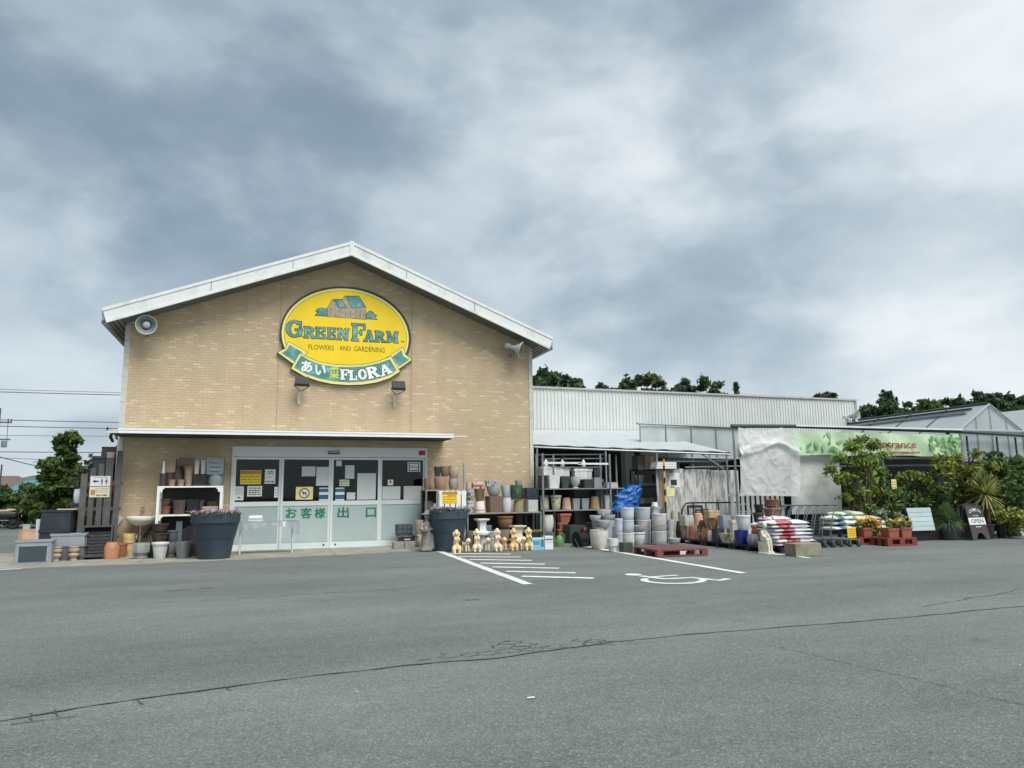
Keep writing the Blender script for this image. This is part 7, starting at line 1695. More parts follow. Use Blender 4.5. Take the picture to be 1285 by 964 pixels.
for x in (23.3, 24.0, 24.62, 25.3, 25.95): bar((x, -3.01, 2.1), (x, -3.01, GPZ - abs(x - GPX) * .61 - .02), .012, WFR, 'mullion', gh)
bar((GPX, -3.0, GPZ + .03), (GPX, 2.6, GPZ + .03), .035, DKM, 'ridge', gh)
for (t, zz) in ((.18, .05), (.34, .05)):
    x = GPX - (GPX - GE0) * t; z = GPZ - (GPZ - GEZ) * t + zz
    b_ = MB(); b_.box(x - .05, x + .05, -2.6, 2.6, z - .02, z + .02); b_.build('ridge_vent', DKM if t < .3 else WFR, gh)
for y in (-1.6, -.2, 1.2): bar((GE0, y, GEZ + .02), (GPX, y, GPZ + .02), .02, DKM, 'roof_bar', gh)
# second span further right
slope(26.0, GEZ, 27.4, GPZ, 'roof_panel'); slope(27.4, GPZ, 28.8, GEZ, 'roof_panel')
b_ = MB(); b_.add([(26.0, -2.98, GEZ), (28.8, -2.98, GEZ), (27.4, -2.98, GPZ)], [(0, 1, 2)]); b_.build('gable_pane', POLY, gh)
for x in (GE0, 26.0, 28.8):
    for y in (-3.0, 0, 2.5): bar((x, y, 0), (x, y, GEZ), .03, PIPE, 'column', gh)
# display benches in the shade inside
BENCH = mat('bench', (96, 98, 92), .8, .15)
for i, (x, y, w_, z) in enumerate(((19.8, -1.6, 1.6, .8), (21.6, -1.2, 1.6, .8), (20.4, .4, 2.4, .9), (23.6, -1.4, 1.8, .8), (25.4, -1.4, 1.5, .8))):
    t_ = thing('plant_bench', ('plant bench just inside the entrance, left', 'plant bench just inside the entrance, right', 'plant bench deep in the shade behind the entrance', 'plant bench behind the yucca', 'plant bench at the far right edge')[i], 'bench', (x, y, 0), group='plant benches')
    b_ = MB(); b_.box(-w_ / 2, w_ / 2, -.35, .35, z - .05, z); b_.build('bench_top', BENCH, t_)
    for dx in (-w_ / 2 + .05, w_ / 2 - .05):
        b_ = MB(); b_.box(dx - .03, dx + .03, -.33, .33, 0, z - .051); b_.build('leg', BENCH, t_)
    cl = [((-w_ / 2 + .15 + .25 * k, r_.uniform(-.2, .2), z + .14), .16) for k in range(int(w_ / .25))]
    leaves(cl, 700, .06, 60 + i, .9, .3, 1.8).build('seedlings', leaf_mat('bench_leaf%d' % (i % 2), ((34, 58, 34), (48, 74, 36))[i % 2], ((92, 122, 72), (140, 140, 70))[i % 2]), t_)
dk = MB(); dk.box(17.5, 36, 2.3, 2.35, 0, 3.0); tag(dk.build('dark_backdrop', DARKSHEET), 'dark backdrop added to keep the back of the entrance dark', 'netting')  # added to hide the bright sky, so the entrance interior reads dark
rfn = MB(); rfn.grid(lambda u, v: (18.6 + u * 4.6, -3.0 + v * 5.2, 2.75 + .05 * math.sin(u * 12)), 16, 8); tag(rfn.build('shade_roof', DARKSHEET, None, 60), 'dark shade netting roof over the entrance', 'netting')

# ================================================================ TROLLEYS, BAGS, CARDS
TROL = mat('trolley_steel', (128, 136, 142), .35, .1, 8, metal=.6)
TYRE = mat('tyre_black', (38, 40, 42), .7)
proto = thing('shopping_trolley', 'x', 'trolley', (0, 0, 0), group='nested flat trolleys')
b_ = MB()
for y in (-.22, .22):
    b_.tube([(.42, y, .16), (.30, y, .17), (-.32, y, .22), (-.36, y, .30), (-.30, y, .62), (-.22, y, .86), (-.10, y, .98)], .013, 6)
b_.tube([(-.10, -.22, .98), (-.10, .22, .98)], .018, 6); b_.tube([(.42, -.22, .16), (.42, .22, .16)], .013, 6); b_.build('trolley_frame', TROL, proto, 40)
b_ = MB()
for k in range(8): b_.tube([(.36 - k * .09, -.21, .19 + .005 * k), (.36 - k * .09, .21, .19 + .005 * k)], .006, 5)
b_.build('deck_wire', TROL, proto, 40)
b_ = MB()
for k in range(5): b_.tube([(-.34 + .02 * k, -.21, .34 + k * .07), (-.34 + .02 * k, .21, .34 + k * .07)], .005, 5)
b_.build('back_wire', TROL, proto, 40)
for (x, y) in ((.36, -.22), (.36, .22), (-.30, -.22), (-.30, .22)):
    b_ = MB(); b_.lathe([(.055, -.015), (.06, -.01), (.06, .01), (.055, .015)], (x, y, .062), 14, True, True, axis=Matrix.Rotation(R(90), 3, 'X')); b_.build('wheel', TYRE, proto, 40)
    b_ = MB(); b_.box(x - .012, x + .012, y - .03, y - .024, .05, .17); b_.box(x - .012, x + .012, y + .024, y + .03, .05, .17); b_.build('castor_fork', TROL, proto)
tl = ['nearest the statue', 'second from the left', 'third from the left', 'fourth from the left', 'fifth from the left', 'sixth from the left', 'second from the right', 'last and frontmost at the right']
for k in range(8):
    o = proto if k == 0 else copy_tree(proto)
    o.location = (14.92 + k * .205, -4.75 - k * .055, 0); o.rotation_euler = (0, 0, R(-8))
    o['label'] = 'grey flat shopping trolley in the nested row, ' + tl[k]
# rail behind the pot row
t_ = thing('trolley_rail', 'black metal rail frame behind the pot row', 'rail', (0, 0, 0))
b_ = MB(); b_.tube([(14.05, -1.95, 0), (14.08, -1.95, .85), (14.2, -1.95, 1.0), (14.35, -1.95, 1.03), (16.5, -1.95, 1.01)], .022, 8); b_.build('top_rail', BLACK_METAL, t_, 40)
for x in (14.45, 14.85, 15.25, 15.9, 16.45):
    b_ = MB(); b_.tube([(x, -1.95, 0), (x, -1.95, 1.01)], .018, 6); b_.build('upright', BLACK_METAL, t_, 40)
t_ = thing('chair_frame', 'pale metal chair frame upturned behind the white bucket pot', 'chair', (0, 0, 0))
for (a, c) in (((15.35, -2.6, .98), (15.75, -2.6, .98)), ((15.35, -2.6, .98), (15.25, -2.6, .4)), ((15.75, -2.6, .98), (15.95, -2.6, .45)), ((15.32, -2.6, .78), (15.80, -2.6, .78)), ((15.32, -2.6, .72), (15.82, -2.6, .72)), ((15.25, -2.6, .4), (15.2, -2.3, 0)), ((15.95, -2.6, .45), (16.0, -2.3, 0))):
    bar(a, c, .014, WHITE_METAL, 'frame_bar', t_)
# red and white soil bags
BAG = []
for i, (c1_, c2_) in enumerate((((226, 228, 232), (176, 74, 86)), ((220, 224, 228), (166, 62, 78)), ((222, 214, 216), (160, 70, 84)))):
    BAG.append((mat('bag_white%d' % i, c1_, .35, .06, 8, bump=.15, bscale=9), mat('bag_red%d' % i, c2_, .4, .2, 8, bump=.15, bscale=9, dirt=(220, 200, 204), dirt_amt=.9, dirt_scale=11)))
def bag(name, lab, loc, rz, lx, ly, h, m_, split, m2, cat, group, seed):
    r_ = random.Random(seed); ph = r_.uniform(0, 6)
    def top(u, v, s_):
        a = (2 * u - 1); b = (2 * v - 1)
        e = max(0.0, 1 - abs(a) ** 5) ** .6 * max(0.0, 1 - abs(b) ** 4) ** .6
        return (a * lx / 2 * (1 - .03 * abs(b) ** 3), b * ly / 2 * (1 - .04 * abs(a) ** 3), h / 2 + s_ * (h / 2 * (.12 + .88 * e) + (.010 * math.sin(u * 11 + ph) + .008 * math.sin(v * 9 + ph * 2) + .006 * math.sin((u + v) * 23 + ph)) * e))
    def half(u0_, u1_, nm, mm, par):
        b_ = MB(); n = 10; u0, u1 = u0_, u1_
        def uu(t, v): 
            lo = u0 + (.05 * math.sin(v * 7 + ph) if u0 > 0 else 0); hi = u1 + (.05 * math.sin(v * 7 + ph) if u1 < 1 else 0)
            return lo + t * (hi - lo)
        b_.grid(lambda u, v: top(uu(u, v), v, 1), n, 10); b_.grid(lambda u, v: top(uu(1 - u, v), v, -1), n, 10)
        for k in range(4): pass
        rim = []
        b_.grid(lambda u, v: (lambda p, q: (p[0], p[1], q[2] + (p[2] - q[2]) * v))(top(uu(u, 0), 0, 1), top(uu(u, 0), 0, -1)), n, 1)
        b_.grid(lambda u, v: (lambda p, q: (p[0], p[1], q[2] + (p[2] - q[2]) * v))(top(uu(1 - u, 1), 1, 1), top(uu(1 - u, 1), 1, -1)), n, 1)
        if u0 == 0: b_.grid(lambda u, v: (lambda p, q: (p[0], p[1], q[2] + (p[2] - q[2]) * v))(top(0, 1 - u, 1), top(0, 1 - u, -1)), 10, 1)
        if u1 == 1: b_.grid(lambda u, v: (lambda p, q: (p[0], p[1], q[2] + (p[2] - q[2]) * v))(top(1, u, 1), top(1, u, -1)), 10, 1)
        return b_.build(nm, mm, par, 70)
    t_ = thing(name, lab, cat, loc, rz, group)
    half(0, split * .35, 'plain_end', m_, t_); half(split * .35, split, 'printed_middle', m2, t_); half(split, 1, 'plain_end', m_, t_)
    return t_
ordn = ['bottom', 'second from the bottom', 'third from the bottom', 'fourth from the bottom', 'fifth from the bottom', 'sixth from the bottom', 'topmost']
for k in range(7):
    w_, r2 = BAG[k % 3]
    bag('soil_bag', 'red and white soil bag, %s of the front stack' % ordn[k], (14.42 - .02 * k + .03 * math.sin(k * 2), -5.72, .12 + k * .078), R(-4 + 3 * math.sin(k * 1.7)), 1.0, .55, .094, w_, (.5, .55, .45, .52, .48, .5, .6)[k], r2, 'bag', 'stacked soil bags', k)
for k in range(3):
    w_, r2 = BAG[k]
    bag('soil_bag', ('red and white soil bag, lower of the extra ones at the left of the stack', 'red and white soil bag, upper of the extra ones at the left of the stack', 'white soil bag lying crosswise on top of the stack')[k], (14.12 + .12 * (k == 2), -5.40 + .05 * k - .2 * (k == 2), (.45, .54, .67)[k]), R(20 - 8 * k), .62, .42, .09, w_, (.5, .4, .15)[k], r2, 'bag', 'stacked soil bags', 30 + k)
pallet('low pallet under the red and white soil bags', (13.95, -6.02), (math.cos(R(-3)), math.sin(R(-3))), None, 1.0, .7, .115, BLKP, 7, 'pallets')
block('long grey concrete kerb block before the soil bags', 13.62, 14.28, -6.86, -6.52, 0, .26, mat('kerb_block', (138, 134, 116), .9, .2, 4, bump=.3, bscale=30, dirt=(96, 92, 70), dirt_amt=.7), 'kerb_block')
o = bpy.data.objects['kerb_block']
# seated figure
CRM = mat('figure_cream', (216, 212, 192), .6, .15, 9, dirt=(120, 116, 96), dirt_amt=.7, dirt_scale=6)
blob('seated_figure', [('b', (0, .05, .13), (.20, .18, .26)), ('t', [(0, .04, .28), (0, .03, .40), (0, .01, .50)], [.085, .08, .07]), ('s', (0, -.02, .60), (.065, .07, .075)), ('s', (0, 0, .645), (.07, .07, .04)), ('t', [(-.05, 0, .30), (-.055, -.14, .30), (-.05, -.16, .16), (-.05, -.16, .05)], [.05, .045, .04, .035]), ('t', [(.05, 0, .30), (.055, -.14, .30), (.05, -.16, .16), (.05, -.16, .05)], [.05, .045, .04, .035]),
      ('t', [(-.05, -.15, .03), (-.05, -.24, .03)], [.035, .035]), ('t', [(.05, -.15, .03), (.05, -.24, .03)], [.035, .035]), ('t', [(-.08, .02, .47), (-.11, -.05, .37), (-.05, -.13, .35)], [.035, .03, .028]), ('t', [(.08, .02, .47), (.11, -.05, .37), (.05, -.13, .35)], [.035, .03, .028]), ('b', (0, -.05, .012), (.26, .38, .024))], .009, CRM, None, (13.56, -5.98, 0), R(8), 2).scale = (.78, .85, 1.0)
tag(bpy.data.objects['seated_figure'], 'cream garden figure seated on a block before the pot row', 'statue')
# green and white bags on low stand
stn = thing('low_stand', 'low black stand under the pale green bags', 'stand', (0, 0, 0))
b_ = MB(); b_.box(16.75, 18.55, -4.75, -3.95, .26, .32); b_.build('stand_top', bl, stn)
for (x, y) in ((16.8, -4.7), (18.45, -4.7), (16.8, -4.05), (18.45, -4.05)):
    b_ = MB(); b_.box(x, x + .06, y, y + .06, 0, .259); b_.build('leg', bl, stn)
gw = [(mat('bag_pale%d' % i, c, .35, .12, 6, bump=.2, bscale=8, dirt=d, dirt_amt=.7, dirt_scale=5), mat('bag_green%d' % i, d, .35, .15, 6)) for i, (c, d) in enumerate((((214, 222, 214), (120, 150, 132)), ((206, 218, 220), (96, 130, 136)), ((216, 222, 190), (140, 164, 96))))]
gl_ = [(17.1, -4.4, .32, 5), (18.0, -4.42, .32, -8), (17.5, -4.15, .42, 20), (17.2, -4.35, .45, -6), (18.05, -4.4, .44, 6), (17.6, -4.3, .55, -14), (17.15, -4.3, .57, 12), (17.95, -4.25, .55, -4), (17.5, -4.2, .67, 3)]
gt_ = ['front left bottom', 'front right bottom', 'back middle bottom', 'left in the second layer', 'right in the second layer', 'middle in the third layer', 'left in the third layer', 'right in the third layer', 'on the very top']
for k, (x, y, z, a) in enumerate(gl_):
    bag('fertiliser_bag', 'pale green and white bag in the heap, %s' % gt_[k], (x, y, z), R(a), .82, .52, .125, gw[k % 3][0], .45, gw[(k + 1) % 3][1], 'bag', 'heap of pale green bags', 80 + k)
yc = MB(); yc.box(16.90, 17.16, -4.86, -4.85, .17, .42); yco = tag(yc.build('price_card', PAPER['yellow']), 'yellow price card hung before the pale green bags', 'card'); bars(yco, 16.93, 17.13, [.21, .26, .31, .36], .025, -4.86, mat('card_ink', (190, 110, 40)), 2)
yc = MB(); yc.box(19.33, 19.50, -4.02, -4.01, 1.33, 1.60); yco = tag(yc.build('price_card', PAPER['cream']), 'yellow card hanging high at the entrance', 'card'); bars(yco, 19.35, 19.48, [1.38, 1.45, 1.52], .02, -4.02, PAPER['ink'], 3)
b_ = MB(); b_.tube([(19.41, -4.0, 0), (19.41, -4.0, 1.62)], .014, 6); tag(b_.build('card_post', PIPE, None, 40), 'thin post holding the yellow card at the entrance', 'post')
# red plinth pallets with flower pots
REDW = mat('red_wood', (128, 62, 52), .65, .15, 6, dirt=(120, 60, 50), dirt_amt=.4)
pallet('small red pallet with flower pots, nearer one', (17.35, -5.62), (math.cos(R(-4)), math.sin(R(-4))), None, .85, .55, .19, REDW, 6, 'red pallets at the entrance')
pallet('small red pallet, farther left one under the orange flowers', (17.15, -4.95), (math.cos(R(-4)), math.sin(R(-4))), None, .8, .5, .19, REDW, 6, 'red pallets at the entrance')
def flowerpot(lab, x, y, z, w, h, fl, seed, fm):
    t_ = thing('flower_pot', lab, 'pot', (x, y, z), group='flowering pots on the red pallets')
    pot_square(w, w * .8, h, .8, .25).build('pot_body', pot_mat('terra2'), t_)
    cl = [((r_.uniform(-w * .5, w * .5), r_.uniform(-w * .4, w * .4), h + .08 + .05 * r_.random()), .09) for k in range(7)]
    leaves(cl, 420, .035, seed, .9, .2, 2.0).build('foliage', leaf_mat('bed_leaf2', (74, 100, 48), (156, 168, 96)), t_)
    cl2 = [((c[0][0], c[0][1] - .02, c[0][2] + .06), .07) for c in cl[:5]]
    leaves(cl2, fl, .05, seed + 1, .7, .3, 1.1).build('blossom', fm, t_)
OR = leaf_mat('orange_petal', (214, 130, 20), (250, 196, 40), .3); YL = leaf_mat('yellow_petal', (206, 186, 60), (236, 226, 140), .3)
flowerpot('terracotta pot of orange marigolds beside the pale green bags', 17.45, -4.85, .19, .32, .22, 260, 101, OR)
flowerpot('terracotta pot of pale yellow flowers in the middle of the red pallets', 17.72, -5.35, .19, .38, .22, 90, 103, YL)
flowerpot('terracotta pot of mixed yellow flowers at the right of the red pallets', 18.08, -5.40, .19, .36, .24, 60, 105, OR)
t_ = thing('marigold_plant', 'tall orange marigolds behind the red pallets', 'plant', (17.75, -4.75, 0))
leaves([((0, 0, .35), .22), ((.2, .05, .3), .2)], 500, .05, 111, 1.2, .1, 2).build('foliage', leaf_mat('bed_leaf2', (74, 100, 48), (156, 168, 96)), t_); leaves([((-.1, -.1, .58), .14), ((.1, -.1, .50), .12)], 160, .06, 112, .8, .3, 1.1).build('blossom', OR, t_)
# pale freezer lid box
t_ = thing('display_counter', 'pale slatted counter front standing on a black base at the entrance', 'counter', (0, 0, 0))
for k in range(5):
    b_ = MB(); b_.obox((19.62 - .004 * k, -4.62 + .02 * k, .32 + k * .118), (.74 + .01 * k, .03, .112), R(-3), R(-9)); b_.build('slat', mat('counter_pale', (180, 196, 200), .45, .06), t_)
b_ = MB(); b_.box(19.2, 20.35, -4.55, -3.8, 0, .26); b_.build('base', bl, t_); b_ = MB(); b_.box(19.25, 20.1, -4.45, -3.9, .261, .82); b_.build('body', dg_, t_)
# A-board
ab = thing('sandwich_board', 'dark wooden sandwich board with OPEN on a white band', 'sign', (21.10, -5.05, 0), R(3))
ABM = mat('board_dark', (70, 64, 66), .7, .12, 5)
def lean_poly(pts, y, m_, nm, tilt=R(-10), th=.02):
    b_ = MB(); b_.prism(ccw(pts), y - th, y)
    o = b_.build(nm, m_, ab); o.rotation_euler = (tilt, 0, 0); return o
body = [(-.33, 0), (-.20, 0)] + [(-.17 + .17 * 2 * t / 8, .17 * math.sin(math.pi * t / 8) ** .6 + .02) for t in range(1, 8)] + [(.20, 0), (.33, 0), (.31, .90), (-.31, .90)]
lean_poly(body, 0, ABM, 'front_leaf')
lean_poly([(-.33, 0), (.33, 0), (.31, .90), (-.31, .90)], .34, ABM, 'rear_leaf', R(8))
lean_poly([(-.315, .40), (.315, .40), (.312, .58), (-.312, .58)], -.0205, PAPER['white'], 'white_band', R(-10), .003)
def atext(s_, x0, x1, z0, z1, m_, bold=.0, fn=None):
    o = text('lettering', s_, x0, x1, z0, z1, -.0255, m_, ab, bold, 0, fn); o.rotation_euler = (R(-10), 0, 0)
atext('OPEN', -.24, .24, .435, .545, mat('board_navy', (70, 84, 104), .6), .015)
atext('COME IN', -.22, .22, .68, .78, PAPER['white'], .01, lambda u, w: (-.22 + .44 * u, .69 + .08 * w + .06 * math.sin(math.pi * u)))
atext('WE ARE', -.10, .10, .615, .65, PAPER['white'], .01)
bars_o = MB(); bars_o.box(-.10, .10, -.0235, -.0205, .335, .35); o = bars_o.build('underline', PAPER['white'], ab); o.rotation_euler = (R(-10), 0, 0)
# pots at far right
tag(pot_round('bucket', .55, .45).build('flower_pot', pot_mat('dkgreen'), None, 35, (20.52, -4.6, 0)), 'dark green tub under the feathery bush', 'pot')
tag(pot_round('cyl', .75, .45).build('flower_pot', pot_mat('white'), None, 35, (23.6, -4.1, 0)), 'white round tub at the right edge of the photo', 'pot')
tag(pot_round('bucket', .26, .36).build('flower_pot', pot_mat('black'), None, 35, (22.3, -4.7, 0)), 'small black nursery pot right of the sandwich board', 'pot')
tag(pot_round('bucket', .5, .4).build('flower_pot', pot_mat('black'), None, 35, (21.70, -4.7, 0)), 'black nursery pot under the yucca', 'pot')
tag(pot_round('bucket', .45, .4).build('flower_pot', pot_mat('darkbrown'), None, 35, (18.0, -4.0, 0)), 'brown tub under the bamboo-like tree', 'pot')
# ================================================================ PLANTS AND TREES
BARK = mat('bark', (88, 74, 60), .9, .25, 9, bump=.4, bscale=25)
def tree(name, lab, cat, base, h, clumps, count, size, lm, seed, trunk_r=.08, group=None, squash=.85, flat=.0, aspect=2.0, droop=0.0, stems=1):
    t_ = thing(name, lab, cat, base, 0, group)
    r_ = random.Random(seed); b_ = MB()
    for s_ in range(stems):
        off = Vector((r_.uniform(-.1, .1), r_.uniform(-.1, .1), 0)) * (stems > 1) * 2
        top = Vector((r_.uniform(-.1, .1) * h * .3, r_.uniform(-.1, .1) * h * .3, h * .8)) + off
        pts = [off + (top - off) * k / 5 + Vector((r_.uniform(-.02, .02) * h, r_.uniform(-.02, .02) * h, 0)) * (0 < k < 5) for k in range(6)]
        b_.tube(pts, [trunk_r * (1 - .14 * k) for k in range(6)], 8)
        for (c, rad) in clumps:
            if r_.random() < .85:
                k = min(4, max(1, int(5 * (c[2] * .72) / max(h * .8, .01)))); p = pts[k]; c = Vector(c)
                b_.tube([p, p.lerp(c, .5) + Vector((0, 0, .05 * h)), c], [trunk_r * .38, trunk_r * .25, trunk_r * .1], 5)
    b_.build('trunk', BARK, t_, 50)
    leaves(clumps, count, size, seed, squash, flat, aspect, droop).build('crown', lm, t_)
    return t_
def crown(cx, cz, rx, rz, n, rad, seed, low=.0):
    n = int(n * 2.3); rad *= .66; rx *= 1.12; rz *= 1.1
    r_ = random.Random(seed); out = []
    while len(out) < n:
        a, b, c = r_.uniform(-1, 1), r_.uniform(-1, 1), r_.uniform(-1, 1)
        if a * a + b * b + c * c > 1 or c < -1 + low: continue
        out.append(((cx + a * rx, b * rx, cz + c * rz), rad * r_.uniform(.6, 1.25)))
    return out
DKL = leaf_mat('leaf_dark', (42, 60, 42), (98, 122, 80), .35); MDL = leaf_mat('leaf_mid', (46, 70, 38), (116, 142, 80), .35); YGL = leaf_mat('leaf_yellowgreen', (66, 92, 32), (150, 168, 72)); BLL = leaf_mat('leaf_blue', (40, 62, 44), (92, 116, 76))
# behind the annex (only their tops rise over it)
G1 = 'trees rising behind the annex'
tree('broadleaf_tree', 'dark tree top rising right beside the shop roof', 'tree', (17.5, 16, 0), 7.8, crown(0, 6.5, 1.8, 1.2, 26, .5, 1), 5200, .19, DKL, 1, .16, G1)
tree('broadleaf_tree', 'dark tree top with a gap, second from the shop roof', 'tree', (19.3, 16.5, 0), 7.6, crown(0, 6.35, 1.7, .9, 20, .42, 2), 4200, .19, DKL, 2, .15, G1)
tree('broadleaf_tree', 'low green tree top between the taller ones behind the annex', 'tree', (21.4, 17, 0), 7.0, crown(0, 6.2, 2.0, .75, 20, .38, 3), 4200, .17, MDL, 3, .13, G1)
tree('pine_tree', 'dark spreading pine top at the middle of the annex roof', 'tree', (23.6, 16.5, 0), 7.9, crown(0, 6.7, 1.8, 1.0, 24, .44, 4), 5200, .17, DKL, 4, .15, G1)
tree('pine_tree', 'spreading pine top leaning right over the annex roof', 'tree', (26.4, 16.5, 0), 8.0, crown(.1, 6.75, 1.9, 1.0, 22, .40, 5) + [((1.5, 0, 6.7), .35), ((2.1, 0, 6.6), .3), ((2.6, 0, 6.45), .25)], 4800, .17, DKL, 5, .14, G1)
tree('pine_tree', 'small pale slender tree top at the right of the annex roof', 'tree', (29.45, 16, 0), 7.7, [((0, 0, 6.8 + .18 * k), .16) for k in range(5)], 420, .10, BLL, 6, .05, G1)
tree('broadleaf_tree', 'small tree top just above the right end of the annex', 'tree', (36.3, 16.5, 0), 7.4, crown(0, 6.9, .7, .35, 6, .3, 7), 800, .17, DKL, 7, .12, G1)
G2 = 'trees beyond the greenhouse'
tree('broadleaf_tree', 'dark conical tree left of the greenhouse ridge', 'tree', (40.9, 16, 0), 7.7, crown(0, 5.6, 1.5, 1.3, 18, .55, 8) + [((0, 0, 6.9), .5), ((0, 0, 7.3), .3)], 4200, .2, DKL, 8, .16, G2)
for k, (x, y, h, lab) in enumerate(((44.0, 16.5, 6.9, 'mid green tree right of the dark conical tree'), (46.6, 17, 7.4, 'flat-topped pine with gaps beyond the greenhouse, left one'), (48.8, 16, 7.7, 'flat-topped pine with gaps beyond the greenhouse, middle one'), (51.2, 16.5, 7.9, 'flat-topped pine with gaps beyond the greenhouse, right one'), (53.8, 16, 7.9, 'flat-topped pine cut by the right edge of the photo'))):
    tree('pine_tree', lab, 'tree', (x, y, 0), h, crown(0, h - 1.3, 2.3, 1.2, 26, .42, 20 + k), 6000, .18, (MDL, DKL, DKL, DKL, DKL)[k], 20 + k, .13, G2)
bar((47.3, 16, 0), (47.3, 16, 7.6), .06, BARK, 'bare_pole', None); tag(bpy.data.objects['bare_pole'], 'thin bare pole among the pines beyond the greenhouse', 'pole')
tree('broadleaf_tree', 'low tree band between the spreading pines behind the annex', 'tree', (25.0, 18.5, 0), 7.2, crown(0, 6.2, 2.2, .8, 22, .4, 61), 4200, .18, MDL, 61, .13, G1)
tree('broadleaf_tree', 'low green tree top left of the small slender one', 'tree', (28.6, 18, 0), 6.9, crown(0, 6.1, 1.4, .6, 14, .36, 62), 2400, .18, MDL, 62, .12, G1)
tree('broadleaf_tree', 'green tree filling the gap left of the flat-topped pines', 'tree', (43.0, 19, 0), 7.0, crown(0, 5.9, 1.8, .9, 20, .42, 63), 3600, .19, MDL, 63, .13, G2)
for k, (x, h, lab) in enumerate(((45.3, 6.7, 'low green crown filling in before the flat-topped pines, left'), (48.0, 6.9, 'low green crown filling in before the flat-topped pines, middle'), (50.6, 7.1, 'low green crown filling in before the flat-topped pines, right'), (53.0, 7.1, 'low green crown near the right edge beyond the greenhouse'))):
    tree('broadleaf_tree', lab, 'tree', (x, 19.5, 0), h, crown(0, h - 1.3, 2.2, 1.0, 22, .44, 80 + k), 4200, .2, MDL, 80 + k, .13, G2)
tree('broadleaf_tree', 'low green crown filling in between the shop roof and the pines', 'tree', (20.3, 19, 0), 7.2, crown(0, 6.0, 2.4, .9, 22, .42, 90), 4200, .2, MDL, 90, .13, G1)
# left background
tree('round_topped_tree', 'tall yellow-green topped hedge tree left of the stacked planters', 'tree', (-5.1, 18, 0), 4.2, crown(0, 3.55, .5, .55, 10, .36, 31) + crown(-.25, 2.3, .75, .9, 16, .46, 32) + crown(-.35, 1.1, 1.0, .8, 14, .5, 39), 15000, .125, leaf_mat('leaf_ytop', (32, 54, 26), (104, 128, 58)), 31, .1, 'hedge trees at the left')
tree('hedge_tree', 'dark bushy tree behind the stacked black planters', 'tree', (-3.6, 17, 0), 3.2, crown(0, 1.7, 1.0, 1.3, 16, .5, 33), 4200, .13, DKL, 33, .1, 'hedge trees at the left')
tree('hedge_tree', 'dark tree top beside the canopy corner', 'tree', (-2.2, 17, 0), 4.6, crown(0, 3.9, .7, .6, 8, .4, 34), 2200, .13, DKL, 34, .1, 'hedge trees at the left')
tree('bush', 'dense dark bush behind the scooter', 'bush', (-6.9, 19.5, 0), 1.7, crown(0, .95, 1.0, .7, 14, .4, 35), 3600, .11, MDL, 35, .05, 'bushes at the left')
tree('bush', 'bright green bush right of the scooter', 'bush', (-5.4, 19, 0), 1.5, crown(0, .9, .9, .6, 12, .38, 36), 3000, .11, YGL, 36, .05, 'bushes at the left')
tree('bush', 'dark bush at the left edge of the photo', 'bush', (-8.6, 20, 0), 2.0, crown(0, 1.0, 1.1, .8, 14, .42, 37), 3400, .12, DKL, 37, .05, 'bushes at the left')
tree('bush', 'low dark bush between hedge tree and planters', 'bush', (-4.3, 18.5, 0), 1.2, crown(0, .6, .9, .5, 10, .36, 38), 2400, .11, DKL, 38, .05, 'bushes at the left')
tree('bush', 'mid green bush covering the foot of the teal-roofed house', 'bush', (-7.9, 24, 0), 1.9, crown(0, 1.1, 1.3, .7, 16, .42, 95), 4200, .12, MDL, 95, .05, 'bushes at the left')
tree('bush', 'green bush between the teal roof and the hedge tree', 'bush', (-6.2, 22.5, 0), 1.7, crown(0, 1.0, 1.0, .65, 14, .4, 96), 3600, .12, YGL, 96, .05, 'bushes at the left')
# entrance plants
t_ = tree('bamboo_like_tree', 'tall feathery yellow-green tree before the banner', 'tree', (18.05, -4.15, .3), 2.5,
     [((-.05, 0, 2.15), .26), ((.3, .05, 2.35), .22), ((.65, 0, 2.2), .26), ((.95, 0, 1.95), .18), ((-.5, 0, 1.85), .22), ((.5, 0, 1.85), .28), ((.1, -.1, 1.75), .30), ((-.85, 0, 1.55), .2), ((-.6, 0, 1.3), .18), ((-.25, .1, 1.35), .30), ((.35, 0, 1.4), .30), ((.8, 0, 1.5), .22), ((.0, 0, 1.0), .28), ((.55, 0, 1.0), .26), ((-.45, 0, .85), .18), ((.9, 0, .9), .2), ((.2, 0, .6), .24)], 3600, .045, leaf_mat('leaf_sapling', (46, 74, 32), (150, 172, 82)), 41, .035, 'potted plants at the entrance', .7, .2, 3.6, .4, 3)
tree('leafy_shrub', 'dark leafy shrub at the entrance beside the yellow card', 'shrub', (19.0, -3.9, 0), 1.6, crown(0, 1.0, .5, .55, 12, .28, 42), 2000, .055, MDL, 42, .03, 'potted plants at the entrance', .9, .1, 2.4, .2, 2)
tree('leafy_shrub', 'arching shrub hanging over the entrance bench', 'shrub', (20.55, -3.6, 0), 1.95, [((-.35, 0, 1.6), .22), ((0, 0, 1.72), .24), ((.35, 0, 1.6), .24), ((-.5, 0, 1.3), .16), ((.55, 0, 1.35), .2), ((.6, .0, 1.0), .22)], 1500, .05, leaf_mat('leaf_olive', (56, 78, 34), (140, 154, 74)), 43, .03, 'potted plants at the entrance', .9, .0, 2.2, .5, 2)
tree('leafy_shrub', 'large olive-yellow shrub behind the yucca', 'shrub', (22.3, -3.9, 0), 2.4, crown(0, 1.75, .95, .6, 18, .34, 44) + crown(.5, .8, .5, .6, 10, .3, 45), 4200, .06, leaf_mat('leaf_olive2', (62, 84, 38), (168, 174, 84)), 44, .04, 'potted plants at the entrance', .9, .0, 2.6, .4, 3)
